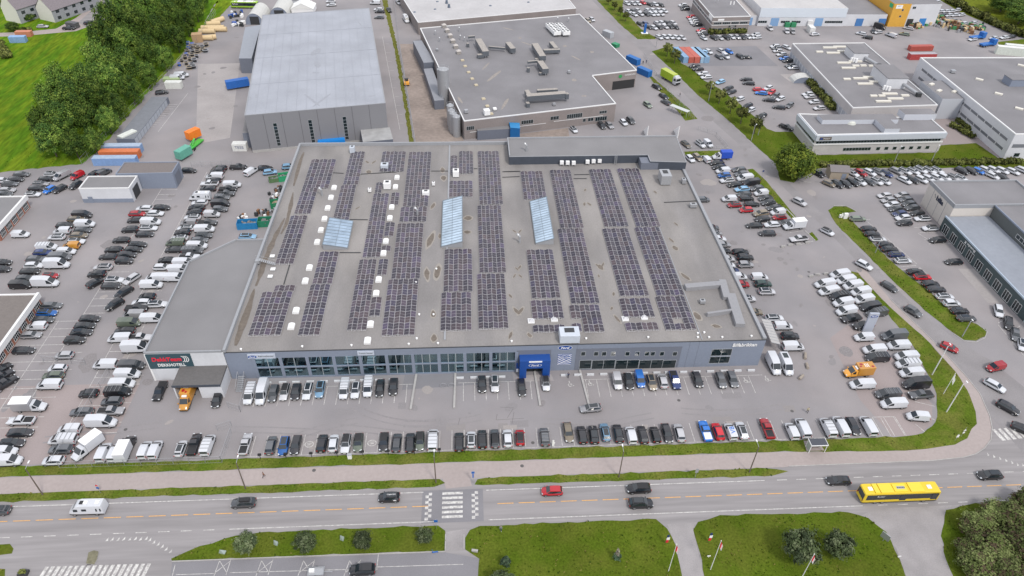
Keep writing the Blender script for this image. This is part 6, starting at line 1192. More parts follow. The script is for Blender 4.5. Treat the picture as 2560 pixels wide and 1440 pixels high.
# row = (phrase, counted from, [(sheet, default heading, 'x,y,TypeColour[options][@heading]' ...)]); options: + dark roof, * sunroof, # rack, ^ box
ROWS_V = [
('in kerb row by the verge','left',[
 (E5,U,'1315,1300,Ps'),(E6,U,'180,1215,Sg; 335,1220,Sb*@270; 480,1210,Sk@270; 795,1190,Sk; 930,1190,Sw; 1080,1190,Sw+@270; 1230,1180,Se+@270; 1535,1170,Sk+@270; 1690,1180,Cg; 1850,1180,Ck'),
 (E7,U,'240,1160,Ce+@270; 395,1145,Vw#; 710,1170,Ck; 855,1145,Hw; 988,1140,Sk; 1140,1130,Cg+; 1293,1130,Sw; 1440,1120,Hr+; 1735,1115,Sg#'),
 (E8,U,'290,1055,Cy@270; 455,1090,Sk; 595,1085,Sk; 735,1055,Cl; 890,1070,Ck; 1045,1090,vw; 1185,1085,Ck; 1335,1085,Hk; 1475,1065,Ck@270; 1625,1065,Ss'),
 (E9,U,'400,1045,Pb; 550,1050,Sr; 705,1045,vw; 840,1035,Cw; 1140,1015,Pr; 1440,1040,vw; 1570,1000,Vw'),
 (EB,U,'530,995,Vw#; 685,980,Vw; 830,980,Ck@270; 1010,975,Vw')]),
('before the showroom windows','left',[
 (E5,D,'1365,690,Vw#; 1510,670,Tw'),(E6,D,'210,590,Sg; 345,570,Cs+; 480,570,Sk; 620,560,Cw; 770,545,Sl; 1060,535,Vw#; 1195,555,Sw*; 1345,510,Vw#; 1490,525,Ck; 1650,510,Sk'),
 (E7,D,'985,480,Sk; 1138,475,Ss*; 1460,515,Ck; 1750,470,Hw+'),(E8,D,'880,445,vs; 1015,445,Sk; 1150,420,vb; 1290,460,Sy*; 1425,440,Ss@90; 1570,435,Pd; 1840,425,Sk'),
 (E9,D,'585,435,Sg; 725,420,Sg; 1220,235,Tw; 1370,240,Tw')]),
('in front of the tyre store','left',[(EP,D,'400,978,Pk; 467,993,Bo; 543,997,Ck')]),
('driving across the forecourt','left',[(EP,D,'1477,1020,Cs@186')]),
('in fenced row by the verge','left',[(E4,U,'1040,945,Bw@238; 1240,1010,vw; 1385,1010,vw; 1510,950,Bk; 1740,980,vw; 1865,975,vw'),(E5,U,'540,1350,Hw; 700,1300,Pk; 860,1300,Vw#')]),
('in column beside the tyre store','near end',[(E4,Rt,'1210,640,Tw; 1330,520,Ps; 1345,405,Sg@180; 1415,285,Vk#; 1465,185,Vw; 1530,70,Vw'),(E3,Rt,'1580,1115,Vg; 1630,900,Tw; 1680,790,Ps; 1830,555,Vw; 1880,385,Cw'),
 (E2,Rt,'660,1410,Vw; 710,1310,Vw; 765,1230,Vw; 830,1165,Pw; 870,1085,Vg#; 925,1025,Vw; 950,960,Cg; 1005,905,Sg; 1015,825,Vw; 1050,755,Pg; 1105,650,vs; 1200,590,Sg; 1205,520,Vk; 1220,450,Sg#; 1270,405,Pg; 1295,350,Pk; 1345,290,Vw')]),
('in second column from tyre store','near end',[(E4,Lf,'640,1110,Hw; 730,975,Sg; 750,855,Vw#; 830,735,vw; 980,525,Cg; 1065,305,Hk'),(E3,Lf,'1260,1105,Vw; 1430,790,Vw; 1495,705,Ck; 1550,605,Ve@0; 1600,510,Vs; 1640,435,Pk@0; 1700,365,Cw; 1765,295,Hk; 1815,150,Vw@0'),
 (E2,Lf,'430,1410,Vw; 505,1285,Cw@0; 565,1200,Ck; 645,1075,Ck; 665,990,Ve#; 715,935,Cw; 750,870,Sk; 790,815,Cw; 825,750,vs; 870,685,Cw; 895,630,Sk; 920,570,Ck; 955,510,Cw; 960,435,Mw; 1055,345,Ck; 1075,285,Pw; 1120,245,Ck; 1135,190,Vw; 1170,130,Sk; 1195,95,Ck')]),
('in middle double row, left yard','near end',[(E4,Lf,'590,200,Vw; 640,90,Ce; 690,5,Hw'),(E3,Rt,'770,1000,Hs@180; 895,820,Sk; 975,725,Ck; 1015,645,Ck; 1075,560,Ck; 1375,390,Sk@235; 1485,240,Ck@235; 1580,80,Cs@240; 1330,165,Ck; 1370,95,Cw; 1140,130,Sk@55'),
 (E1,Lf,'1160,1370,Sk; 1235,1285,Cs; 1490,1210,Sk@0; 1300,1160,Ck; 1525,1140,Sk@0; 1600,1075,Ck@0; 1365,1075,Ck; 1650,1015,Ck@0; 1455,960,Ck; 1735,890,Ck@0; 1780,815,Cw@0; 1560,835,Sk; 1810,740,Vw@0; 1630,720,Ck; 1865,640,Cw@0; 1645,645,Cr@0; 1735,580,Cw'),(E2,Rt,'500,570,Ck')]),
('in left double row, left yard','near end',[(E3,Rt,'250,150,Vk; 540,120,Tw; 300,75,Cg; 600,45,Hr'),(E1,Rt,'355,1335,Ck; 680,1245,Tw; 405,1265,Cw; 430,1190,Cg; 720,1160,Vg; 510,1110,Cd; 800,1095,vw; 560,1040,Vw#; 850,1030,vo@180; 910,975,Cw; 680,925,Sw*@180; 945,905,Cy; 740,850,vw@180; 990,840,Cg; 775,785,Ck; 1020,765,Vw; 910,710,Cy; 985,655,Vk')]),
('by the front brick garage','near end',[(E3,Rt,'280,940,Ck; 370,755,Cs; 440,650,vw@180; 515,575,Cg; 560,490,Cb; 615,400,Cg')]),
('at left edge, lower yard','near end',[(E4,Rt,'85,1110,Vw; 60,1000,vw; 140,900,Ck; 240,775,Ck; 255,635,Pw@180; 355,450,Bs; 60,190,Pk@55; 10,110,Pk@55; 10,20,Sk@55')]),
('in upper left yard corner','left',[(E1,Rt,'10,1310,Ck; 20,1230,Ck; 245,890,vw; 40,410,Cg; 85,360,Cs; 115,285,Cg; 30,245,Cw; 185,230,Ck; 255,170,Cg; 385,410,Cw; 440,340,Ck; 485,285,Cs; 560,225,Ck; 620,170,Cw; 740,185,Vs@240; 595,355,Hb@245; 715,345,Sk@240; 925,185,vr@240; 910,300,Sk@245; 1150,155,Ck@60; 1250,145,vg@60')]),
('behind the grey workshop','left',[(E2,Rt,'825,125,Ck; 1420,85,Pk; 1575,130,Vw@62; 1740,95,Ck; 1800,145,Sl@12; 1530,915,Cl'),(EP,Rt,'722,417,Sl@8')]),
('along the showroom east wall','rear end',[(EF,Rt,'160,35,Cg; 203,95,Hs; 233,155,Cw; 280,215,Cs; 283,285,Ck; 327,370,Ss; 335,435,Hw; 365,490,Cd; 450,555,vw; 477,640,Sr; 540,790,Ss; 607,930,Cy'),(EE,Rt,'370,665,Hg')]),
('in second row, showroom east side','rear end',[(EF,Rt,'470,295,Ck; 520,355,Sk; 525,430,Ss; 675,560,vw; 710,635,Sn; 750,715,Ss; 830,995,Cw; 925,1080,vw; 995,1185,Sk; 1030,1295,Vw')]),
('in dense block east of showroom','rear end',[(EE,190,'220,175,Hw@285; 305,155,Cy@285; 405,175,vw@105; 600,140,Bb@183; 540,225,Ck; 570,275,Ck; 610,320,vw; 625,375,Hb; 660,435,Sw; 755,485,Ck; 840,540,Cl; 870,600,Cg; 685,655,vw@182; 895,655,Sk@0; 750,730,Hr@184; 960,720,Ck@0; 890,790,Hr@184; 805,305,Cg; 830,360,Sg; 875,405,Vw; 950,460,Vk; 1020,530,Cg; 1070,585,vw; 1125,650,Cg; 1155,705,Sg; 1230,760,Cg; 1270,815,vw; 1065,835,Sy; 1290,880,Hr@184; 1085,900,Sk; 1200,965,Cw@184; 990,975,Ck@180; 1360,945,Cg; 1465,970,Bw@188; 1145,1070,Ck@178; 1520,1140,Ps@188')]),
('in van block by pylon sign','rear end',[(EA,192,'670,215,Vw; 490,330,Vw; 740,285,Vw; 540,415,Vw; 825,350,Vw; 670,480,Vk#; 920,425,Vw; 710,555,Vw; 960,515,Vw; 1035,600,Vk; 750,655,Vw; 1115,680,Vg#; 805,750,Pk; 950,835,Pk; 960,975,vw@180')]),
('in block at right corner verge','rear end',[(EA,182,'1325,950,Tg; 1375,1070,Vw; 1085,1120,Vw; 1120,1215,Vk#; 1470,1200,Vw; 1485,1295,Vw#; 1530,1400,Vw'),(EB,182,'890,325,Bo; 940,480,Vw; 1590,470,Tk; 1250,595,Vg#; 1640,610,Pg; 1315,715,Vw; 1605,870,vw@172')]),
('driving on the side road','rear end',[(EE,305,'1530,695,Ss; 1865,1050,Hw+'),(EA,305,'960,110,Sw; 1265,365,Cg@300; 1550,665,Sg@300'),(ED,318,'430,335,Hr@318; 870,520,vr@192; 860,695,Cw@308; 985,905,Sk@308; 1130,1110,Ck@318'),(EH,305,'555,745,Sk@300; 615,825,Ck@295; 633,875,Cg@120; 477,897,Se@290')]),
('in the grass island row','rear end',[(EG,Rt,'660,760,Ce'),(EC,Rt,'60,345,Ck; 100,405,Ck; 170,465,Cw+; 260,535,Ck; 310,590,Ck; 390,650,Cd; 470,725,Cw; 620,860,Ck; 700,925,Sr+; 800,1005,Ck; 870,1070,Ck; 970,1155,Cw; 1050,1240,Sw; 1150,1330,Ck; 1230,1415,Cg')]),
('before the dealership side wall','rear end',[(EG,190,'970,495,Cs; 1165,490,Cs; 1010,550,Cs; 1210,540,Cg; 1055,600,Cw; 1245,590,Cg; 1095,650,Cg; 1285,635,Cg; 1140,700,Cd; 1340,695,Ck; 1180,750,Cw; 1400,760,Cw@182; 1195,810,Sk@182; 1490,870,Cw+@182; 1575,1005,Sk@184'),(EC,190,'1080,740,Ck@180; 1615,1330,Sw@245'),(ED,Lf,'990,105,Sk@240; 1055,210,Cg@240; 1120,310,Hw@240')]),
('in front line by the kiosk','left',[(EG,300,'330,360,Hy@310; 425,365,Sk; 520,365,Sk; 600,345,Sk; 685,340,Sw; 785,335,Cg; 875,335,Sw; 970,335,Hw; 1195,320,Cw; 1285,315,Ck; 1385,315,Sw; 1465,300,Cw; 1560,290,Cw; 1650,290,Sw; 1750,290,Cs; 1840,295,Cw')]),
('in rear line by the kiosk','left',[(EG,300,'210,245,Sk; 600,240,Cw; 695,235,Cr; 795,230,Cw; 895,225,Cs; 990,245,Cd; 1100,215,Cs; 1200,215,Cw; 1295,215,Cw; 1380,205,Sw; 1480,205,Cw; 1570,205,Cw; 1850,215,Sk; 1955,215,Sk; 2040,215,Hb; 2120,200,Cw; 2210,200,Cw; 2310,210,Cw; 2430,220,Cw; 2200,270,Cw; 2310,285,Ck; 2545,205,Cw')]),
('on the main road','left',[(EP,Lf,'219,1268,Mw; 609,1257,Sg^; 973,1243,Hk; 1380,1227,Hr; 1597,1221,Sk+; 1602,1258,Sk*@0; 2096,1201,Ck; 2475,1187,Ck; -8,1276,Cg')]),
('in the lower car park','left',[(EP,Lf,'906,1424,Sk')]),
('near the factory walls','left',[(EN,285,'1490,1110,Hw; 1728,1075,Sk; 1795,1070,Cs; 1917,1048,Hw; 1977,1033,Sg; 1612,175,Cy; 1645,165,Cs')]),
('in small lot behind the showroom','left',[(EH,290,'805,1235,Cy; 930,1235,Sw; 995,1230,vw')]),
('in tree lined top right lot','left',[(EH,190,'955,445,Hl@150; 1000,440,Cw@290; 1110,435,Cs@290; 1090,485,Cg@290; 1145,480,vw@290; 1175,440,Cb@290; 1270,483,Sk@290; 1325,488,Ck@350; 1570,395,Cw; 1585,412,Cg; 1595,435,Cs; 1625,465,Cw; 1650,500,Cb; 1680,520,Ck; 1700,560,Cg; 1725,580,Cw; 1668,405,Cw@300; 880,565,Ck; 910,590,Ck; 955,630,Cw; 980,660,Cw; 1100,700,Cl@215; 1170,755,Ck@215; 1195,787,Ck@215; 1265,848,Cw@215; 1335,905,Ck@215; 1360,940,Cw@215; 1455,993,Ck@215; 1325,680,Ck@165; 1345,712,Ck@165; 1430,765,Cr@0; 1512,752,Cw@215; 1540,788,Cr@225; 1450,797,Cb@165; 1575,818,Cg@225; 1615,845,Cw@215; 1520,855,Ck@165; 1605,918,Ck@165; 1695,900,Cg@225; 1850,805,Cw; 1870,828,Cs; 1905,873,Hw; 1950,925,Cs; 1665,1090,Pk@310')]),
('in packed lot by brick office','left',[(EH,295,'300,28,Cw; 350,28,Cs; 395,28,Cw; 437,22,Hr; 495,35,Ck; 540,35,Cw; 590,40,Ck; 315,97,Cw; 355,95,Ck; 393,88,Cs; 480,90,Cw; 525,88,Cw; 575,88,Cw; 620,92,Cw; 362,123,Cw; 415,118,Cs; 465,118,Ck; 515,120,Cw; 550,118,Cw; 590,118,Cs; 415,203,Ck; 462,202,Cd; 560,200,Cs; 600,196,Cw; 645,194,Ck; 695,195,Cs; 485,230,Ck; 530,235,Cw; 575,230,Ck; 625,228,Cs; 667,226,Ck; 715,230,Ck; 575,318,Cw; 625,315,Cw; 672,315,Cw; 722,320,Cw; 772,322,Cs')]),
('around the brick office','left',[(EH,192,'780,42,Cw; 795,58,Ck; 800,76,Ck; 850,143,Cr; 865,161,Cw; 875,181,Cw; 885,197,Cs; 905,212,Ck; 935,258,Cr; 945,276,Cs; 955,294,Ck; 958,325,Hw@290; 1045,322,Ck@290; 1095,322,Cs@290; 1150,320,Ck@290; 1195,315,Cw@290; 1245,317,Hs@290; 1285,317,Ck@290; 1335,315,Hw@290; 1405,296,Cw; 1412,320,Cw; 1525,240,vs@275; 1670,265,vs@260; 1720,268,vs@260; 1910,292,Cw@10')]),
('in the far right yard','left',[(EI,200,'1450,15,Cw; 1455,47,Cw; 1440,100,Ck; 1480,95,Cw; 1525,95,Cw; 1570,95,Cw; 1620,85,Cw; 1500,130,Ck; 1550,130,Cw; 1600,128,Cw; 1655,125,Cw; 1675,200,Cw; 1760,195,Cw; 1735,235,Cs; 1830,235,Ck; 1755,335,Cw; 1935,325,Cw; 2025,320,Cw; 2090,312,Ck; 960,225,Tk@310; 905,265,Ck@250; 945,275,Cs; 1055,298,Vw@120; 1170,290,Ce@150; 800,287,Cw@150; 855,320,Sk@150; 1205,240,Cs@150')]),
('behind the grey warehouse','left',[(EJ,190,'605,10,Cw; 600,40,Cw; 635,25,Cs; 715,10,Cw; 720,40,Cw; 915,10,Cw; 920,40,Cw; 1295,22,Vw@178; 1325,80,Cw@178; 1335,98,Ck@178; 1330,147,Cg@178; 1415,85,Pk@285; 1495,15,Vw@290; 1560,160,Mw@285')]),
('by the cable drums','left',[(EK,10,'1555,640,Vw; 1518,662,Vw; 1385,790,Ck@20')]),
('in lane by far houses','left',[(EK,5,'365,225,Cs; 590,242,Pk@0; 760,190,Ck@60')]),
]
ORD = lambda n: '%d%s' % (n, 'th' if 10 <= n % 100 <= 20 else {1:'st',2:'nd',3:'rd'}.get(n % 10,'th'))
VEH = []
for phrase, end, sheets in ROWS_V:
    row = []
    for sh, hd, data in sheets:
        for it in data.split(';'):
            it = it.strip()
            if not it: continue
            x, y, t = it.split(','); h = hd
            if '@' in t: t, h = t.split('@'); h = float(h)
            kind, c, opt = t[0], t[1], t[2:]; px, py = sh(float(x), float(y)); zc = {'T':1.25,'V':0.95,'v':0.85,'B':1.3,'M':1.3}.get(kind, 0.7)
            p = G(px, py, zc); row.append([kind, c, opt, Vector((p.x,p.y,0)), float(h)])
    base = []
    for kind,c,opt,p,h in row:
        b = CARS_COL[c][0]+' '+TYPEN[kind]
        if kind == 'B': b = {'o':'orange box truck','w':'white box truck','b':'white truck with blue tarpaulin','s':'white truck with grey box','k':'black truck with white box top'}.get(c,b)
        base.append(('dark-roofed ' if '+' in opt else 'glass-roofed ' if '*' in opt else 'roof-racked ' if '#' in opt else '') + b + (' with roof box' if '^' in opt else ''))
    for i, r in enumerate(row):
        b = base[i]
        if len(row) == 1: lb = b+' '+phrase
        elif base.count(b) == 1: lb = 'the only '+b+' '+phrase
        else: same = [j for j in range(len(base)) if base[j] == b]; lb = '%s %s from the %s %s' % (ORD(same.index(i)+1), b, end, phrase)
        VEH.append(r+[lb, phrase])
# nearest 300 cars are individuals with parts, the small far rest is one mass
cars = sorted([v for v in VEH if CATN[v[0]] == 'car'], key=lambda v: (v[3]-Vector((0,0,H))).length)
far = set(id(v) for v in cars[300:])
rj = random.Random(21)
def spawn(kind, c, opt, p, h, label, grp, z=0.02, name=None, small=False):
    jit = rj.uniform(-1.3,1.3); nm = name or ('car' if grp.startswith(('driving','on the main')) and CATN[kind] == 'car' else OBN[kind])
    o = thing(nm, label, CATN[kind], (p.x,p.y,z), grp, math.radians(h+jit))
    pts = list(parts_of(kind, c))
    if kind in 'SCH' and not opt and rj.random() < (.45 if c in 'wsl' else .2): pts.append(('sunroof', extra_mesh(kind,'sunroof'), (0,0,0)))
    if kind in PROF: o.scale = (rj.uniform(.96,1.035), rj.uniform(.97,1.03), rj.uniform(.95,1.05))
    if kind in PROF:
        xf = PROF[kind][1][-1][0]; xr = PROF[kind][1][0][0]; pm = shared(('plate',),lambda: MB().box(-.012,-.26,-.055,.012,.26,.055),[CPL],'number_plate'); pts += [('number_plate',pm,(xf+.035,0,.46)),('number_plate',pm,(xr-.03,0,.62 if kind in 'SCH' else .75))]
    for ch, w in (('+','dark_roof'),('*','sunroof'),('#','roof_rack'),('^','roof_box')):
        if ch in opt and kind in PROF: pts.append((w, extra_mesh(kind,w), (0,0,0)))
    for n_, me, off in pts:
        e = bpy.data.objects.new(n_, me); COL.objects.link(e); e.parent = o; e.location = off
    return o
FAR = {}
TRUCKS = {}
for v in VEH:
    kind,c,opt,p,h,lb,phrase = v
    if id(v) in far:
        FAR.setdefault(0,[]).append(v); continue
    g = {'car':'cars ','van':'vans ','pickup':'pickups ','truck':'trucks ','motorhome':'motorhomes '}[CATN[kind]]+phrase
    if phrase.startswith(('driving','on the main')): g = phrase+' traffic'
    o = spawn(kind,c,opt,p,h,lb,g)
    TRUCKS.setdefault((kind,c,phrase),o)
# far cars: one object, every car still its full shape
q = MB(); mats = []
for kind,c,opt,p,h,lb,phrase in FAR.get(0,[]):
    M_ = Matrix.Translation((p.x,p.y,0.02)) @ Matrix.Rotation(math.radians(h+rj.uniform(-2,2)),4,'Z')
    for n_,me,off in parts_of(kind,c):
        T_ = M_ @ Matrix.Translation(off); k = len(q.v); q.v += [tuple(T_ @ vv.co) for vv in me.vertices]
        ids = []
        for m in me.materials:
            if m not in mats: mats.append(m)
            ids.append(mats.index(m))
        for f in me.polygons: q.f.append(tuple(k+i for i in f.vertices)); q.m.append(ids[f.material_index])
if q.v: struct(q.build('parked_cars', mats), 'stuff', 'many small distant cars parked in the far lots')
# cars on show behind the glass
for i,(x,k,c,h,dy) in enumerate(((-45.5,'V','w',265,6.5),(-41.6,'V','w',262,6.5),(-36,'S','g',250,7),(-26.5,'V','w',258,5.5),(-22,'S','b',265,7.5),(-10.5,'V','w',265,6.0),(-5.2,'S','w',268,5.2),(0.6,'V','w',266,5.8),(-16,'C','k',250,8),(-31,'C','g',235,5.6),(4.5,'S','n',180,6))):
    if x+47.5 < 0 or x > R1-2: continue
    spawn(k,c,'',Vector((x,YF+dy,0)),h,'%s %s on show inside the showroom, %s from the left' % (CARS_COL[c][0],TYPEN[k],ORD(i+1)),'vehicles on show inside the showroom',0.12,'display_car' if k in 'SCH' else 'display_van')
# lettering / extras on single vehicles
def find(kind, phrase, n=0): return [o for o in bpy.data.objects if o.get('category') and o['label'].endswith(phrase) and TYPEN[kind] in o['label']]
def deco(o, mb, name, m): e = bpy.data.objects.new(name, mb.mesh(name, m)); COL.objects.link(e); e.parent = o; return e
vb = [o for o in bpy.data.objects if o.get('label','').endswith('kerb row by the verge') and 'small van' in o['label']][1]
q = MB(); text_to(q,'VB',(-0.5,0,1.90),(1,0,0),(0,1,0),1.9,1.0,0,0.004)
deco(vb,q,'roof_lettering',[mat('letter_blue',(0.01,0.15,0.55),0.5)]); vb['label'] = 'white small van with blue letters on its roof in kerb row'
kh = [o for o in bpy.data.objects if o.get('label','').endswith('on the main road') and 'black hatchback' in o['label']][0]
q = MB(); text_to(q,'Legevakt',(-0.5,0.0,1.56),(-1,0,0),(0,-1,0),1.7,0.34,0,0.004); q.cyl((-1.15,.893,.72),(-1.15,.897,.72),.34,.34,14,0); deco(kh,q,'lettering',[M_WHITE]); kh['label'] = 'black hatchback with white lettering on the main road before the crossing'
q = MB(); q.box(-1.3,-.1,1.53,-1.05,.3,1.54); deco(kh,q,'orange_mark',[PAINTS['o']])
sp = [o for o in bpy.data.objects if o.get('label','').endswith('showroom windows') and 'tall panel van' in o['label']]
q = MB(); q.box(-2.3,-.55,2.72,-.7,.55,2.77); deco(sp[-1],q,'solar_panel',[M_GLASS]); sp[-1]['label'] = 'white tall panel van with solar panel on its roof by the showroom corner'
# ---- yellow bus
def bus(name, label, p, h, L_, bodym, roofm):
    o = thing(name, label, 'bus', (p.x,p.y,0.02), None, math.radians(h)); w_ = 1.275; q = MB(); hl = L_/2
    st = [(-hl,.45,1.15,1.2,1.22,2.85,1.12),(-hl+.12,.35,1.24,1.2,w_,3.02,1.18),(-hl+.6,.32,w_,1.2,w_,3.08,1.2),(hl-.6,.32,w_,1.2,w_,3.08,1.2),(hl-.15,.35,1.24,1.2,1.25,3.0,1.15),(hl,.42,1.15,1.2,1.18,2.8,1.05)]
    loft(q, st); b = q.mesh('body',[bodym,CTR],smooth=35); e = bpy.data.objects.new('body',b); COL.objects.link(e); e.parent = o
    def part(n_,mb,m): e = bpy.data.objects.new(n_,mb.mesh(n_,m)); COL.objects.link(e); e.parent = o; return e
    for s in (-1,1):
        mb = MB(); y = lambda z: s*(w_+(1.2-w_)*(z-1.2)/1.88+.015); P = [(-hl+.5,y(1.3),1.3),(hl-.4,y(1.3),1.3),(hl-.5,y(2.75),2.75),(-hl+.5,y(2.75),2.75)]; mb.face(P if s<0 else P[::-1]); part('side_window',mb,[CG])
    mb = MB(); P = [(hl+.02,-1.15,1.25),(hl+.02,1.15,1.25),(hl-.02,1.02,2.7),(hl-.02,-1.02,2.7)]; mb.face(P); part('windscreen',mb,[CG]); mb = MB(); P = [(-hl-.02,1.12,1.3),(-hl-.02,-1.12,1.3),(-hl-.01,-1.08,2.75),(-hl-.01,1.08,2.75)]; mb.face(P); part('rear_window',mb,[CG])
    for x in (hl-1.0,hl*0.12-0.6):
        mb = MB(); s = -1; mb.box(x-.65,s*(w_+.02),.40,x+.65,s*(w_-.05),2.6); part('door',mb,[CG])
    wm = shared(('wheel',.48),lambda: wheel_mesh(.48,.3),[M_BLACK,RIM],'wheel')
    for x in (-hl+2.7,-hl+4.1,hl-2.7):
        for s in (-1,1): e = bpy.data.objects.new('wheel',wm); COL.objects.link(e); e.parent = o; e.location = (x,s*1.14,.48)
    mb = MB()
    for x0,x1 in ((-hl+2.0,-hl+2.9),(-hl+3.1,-hl+5.6),(hl-6.0,hl-3.4)): mb = MB(); mb.box(x0,-1.05,3.06,x1,1.05,3.28); part('roof_pod',mb,[roofm])
    mb = MB(); mb.box(-1.6,-.85,3.09,.9,.85,3.22); part('roof_unit',mb,[roofm]); mb = MB(); mb.box(-1.0,-.3,3.225,.6,.3,3.25,0)
    for k in range(5): mb.cyl((-.78+.32*k,0,3.25),(-.78+.32*k,0,3.27),.12,.12,8,1)
    part('roof_fans',mb,[M_STEEL,M_DARK]); mb = MB(); mb.box(-hl+1.0,-.4,3.1,-hl+1.8,.4,3.2); mb.box(hl-2.4,-.4,3.1,hl-1.6,.4,3.2); part('roof_hatch',mb,[M_WHITE])
    for s in (-1,1): mb = MB(); mb.box(hl-.06,min(s*.75,s*1.1),.7,hl+.03,max(s*.75,s*1.1),.95); part('headlight',mb,[CHL]); mb = MB(); mb.box(-hl-.03,min(s*.95,s*1.15),.9,-hl+.05,max(s*.95,s*1.15),1.3); part('tail_light',mb,[CTL])
    return o
BY = mat('bus_yellow',(0.70,0.50,0.02),0.4,coat=0.3,n=0.03,ns=2)
pb = Vector((81.3,76.75,0)); by = bus('city_bus','yellow city bus with roof pods on the main road',pb,0.0,15.0,BY,mat('bus_yellow_roof',(0.76,0.57,0.05),0.5))
q = MB(); text_to(q,'Ruter',(-4.2,-1.30,2.3),(1,0,0),(0,0,1),1.5,.35,0,0.004); deco(by,q,'lettering',[M_WHITE])
pb = G(612,12,1.5); gb = bus('coach','lime green bus parked behind the storage tents, top left',Vector((pb.x,pb.y,0)),178,13.0,mat('bus_green',(0.30,0.50,0.04),0.4),M_WHITE)
q = MB(); text_to(q,'flybuss',(4.2,1.30,2.2),(-1,0,0),(0,0,1),2.6,.9,0,0.004); deco(gb,q,'lettering',[M_WHITE])
# ---- green lorry on the side road
p = G(1676,195,1.5); o = thing('lorry','white lorry with lime green curtain body on the side road','lorry',(p.x,p.y,0.02),None,math.radians(296)); q = MB()
q.box(2.9,-1.25,.6,4.9,1.25,3.3); q.box(-4.8,-.5,.6,3.0,.5,1.0,1); b = q.mesh('cab',[PAINTS['w'],CTR])
def part(n_,mb,m): e = bpy.data.objects.new(n_,mb.mesh(n_,m)); COL.objects.link(e); e.parent = o; return e
e = bpy.data.objects.new('cab',b); COL.objects.link(e); e.parent = o
mb = MB(); mb.box(-5.0,-1.28,1.0,2.7,1.28,3.9,0); part('cargo_body',mb,[mat('lime_curtain',(0.33,0.46,0.02),0.5,n=0.08,ns=1)]); mb = MB(); mb.box(-5.0,-1.2,3.905,2.7,1.2,3.93); part('body_roof',mb,[mat('lime_roof',(0.42,0.48,0.10),0.6)])
mb = MB(); mb.face([(4.92,-1.15,1.8),(4.92,1.15,1.8),(4.92,1.1,2.9),(4.92,-1.1,2.9)]); part('windscreen',mb,[CG]); mb = MB(); mb.box(4.88,-1.2,.5,4.98,1.2,1.3); part('grille',mb,[CTR])
for s in (-1,1): mb = MB(); P = [(3.4,s*1.26,1.9),(4.7,s*1.26,1.9),(4.6,s*1.26,2.8),(3.4,s*1.26,2.8)]; mb.face(P if s<0 else P[::-1]); part('side_window',mb,[CG])
mb = MB(); mb.cbox((3.6,0,3.3),1.2,2.0,.4); part('roof_deflector',mb,[PAINTS['w']])
for x in (-3.6,-2.3,3.9):
    for s in (-1,1): e = bpy.data.objects.new('wheel',SHARED[('wheel',.48)]); COL.objects.link(e); e.parent = o; e.location = (x,s*1.05,.48)
# small flat trailer in the lower car park
p = G(790,1430,.5); o = thing('car_trailer','small open trailer with white box in the lower car park','trailer',(p.x,p.y,0.02)); mb = MB(); mb.box(-1.4,-.8,.45,1.4,.8,.55); mb.box(1.4,-.05,.45,2.8,.05,.52)
for a in ((-1.4,-.8,1.4,-.76),(-1.4,.76,1.4,.8),(-1.4,-.76,-1.36,.76),(1.36,-.76,1.4,.76)): mb.box(a[0],a[1],.55,a[2],a[3],.85)
part('bed',mb,[M_STEEL]); mb = MB(); mb.cbox((-.7,.1,.56),.9,.6,.5); part('box',mb,[M_WHITE])
for s in (-1,1): e = bpy.data.objects.new('wheel',SHARED[('wheel',.33)]); COL.objects.link(e); e.parent = o; e.location = (0,s*.92,.33)
# ================================================================ trees and shrubs
LEAF = {}
def leafset(key, a, b, c):
    if key not in LEAF: LEAF[key] = [mat('leaf_%s_mid'%key,a,0.8,rnd=0.34,spec=0.1), mat('leaf_%s_dark'%key,b,0.8,rnd=0.34,spec=0.1), mat('leaf_%s_light'%key,c,0.8,rnd=0.34,spec=0.1)]
    return LEAF[key]
leafset('wood',(0.085,0.15,0.026),(0.042,0.085,0.02),(0.165,0.235,0.045)); leafset('street',(0.098,0.115,0.03),(0.055,0.066,0.022),(0.165,0.175,0.05))
leafset('maple',(0.085,0.122,0.018),(0.046,0.072,0.014),(0.150,0.180,0.026)); leafset('grey',(0.070,0.095,0.042),(0.040,0.055,0.028),(0.125,0.150,0.080)); leafset('conifer',(0.07,0.115,0.07),(0.04,0.065,0.042),(0.13,0.18,0.11)); leafset('purple',(0.105,0.135,0.042),(0.095,0.072,0.045),(0.165,0.195,0.072))
leafset('dead',(0.21,0.19,0.15),(0.12,0.11,0.09),(0.30,0.28,0.23))
BARK = mat('bark', (0.09,0.075,0.06), 0.95, n=0.2, ns=4)
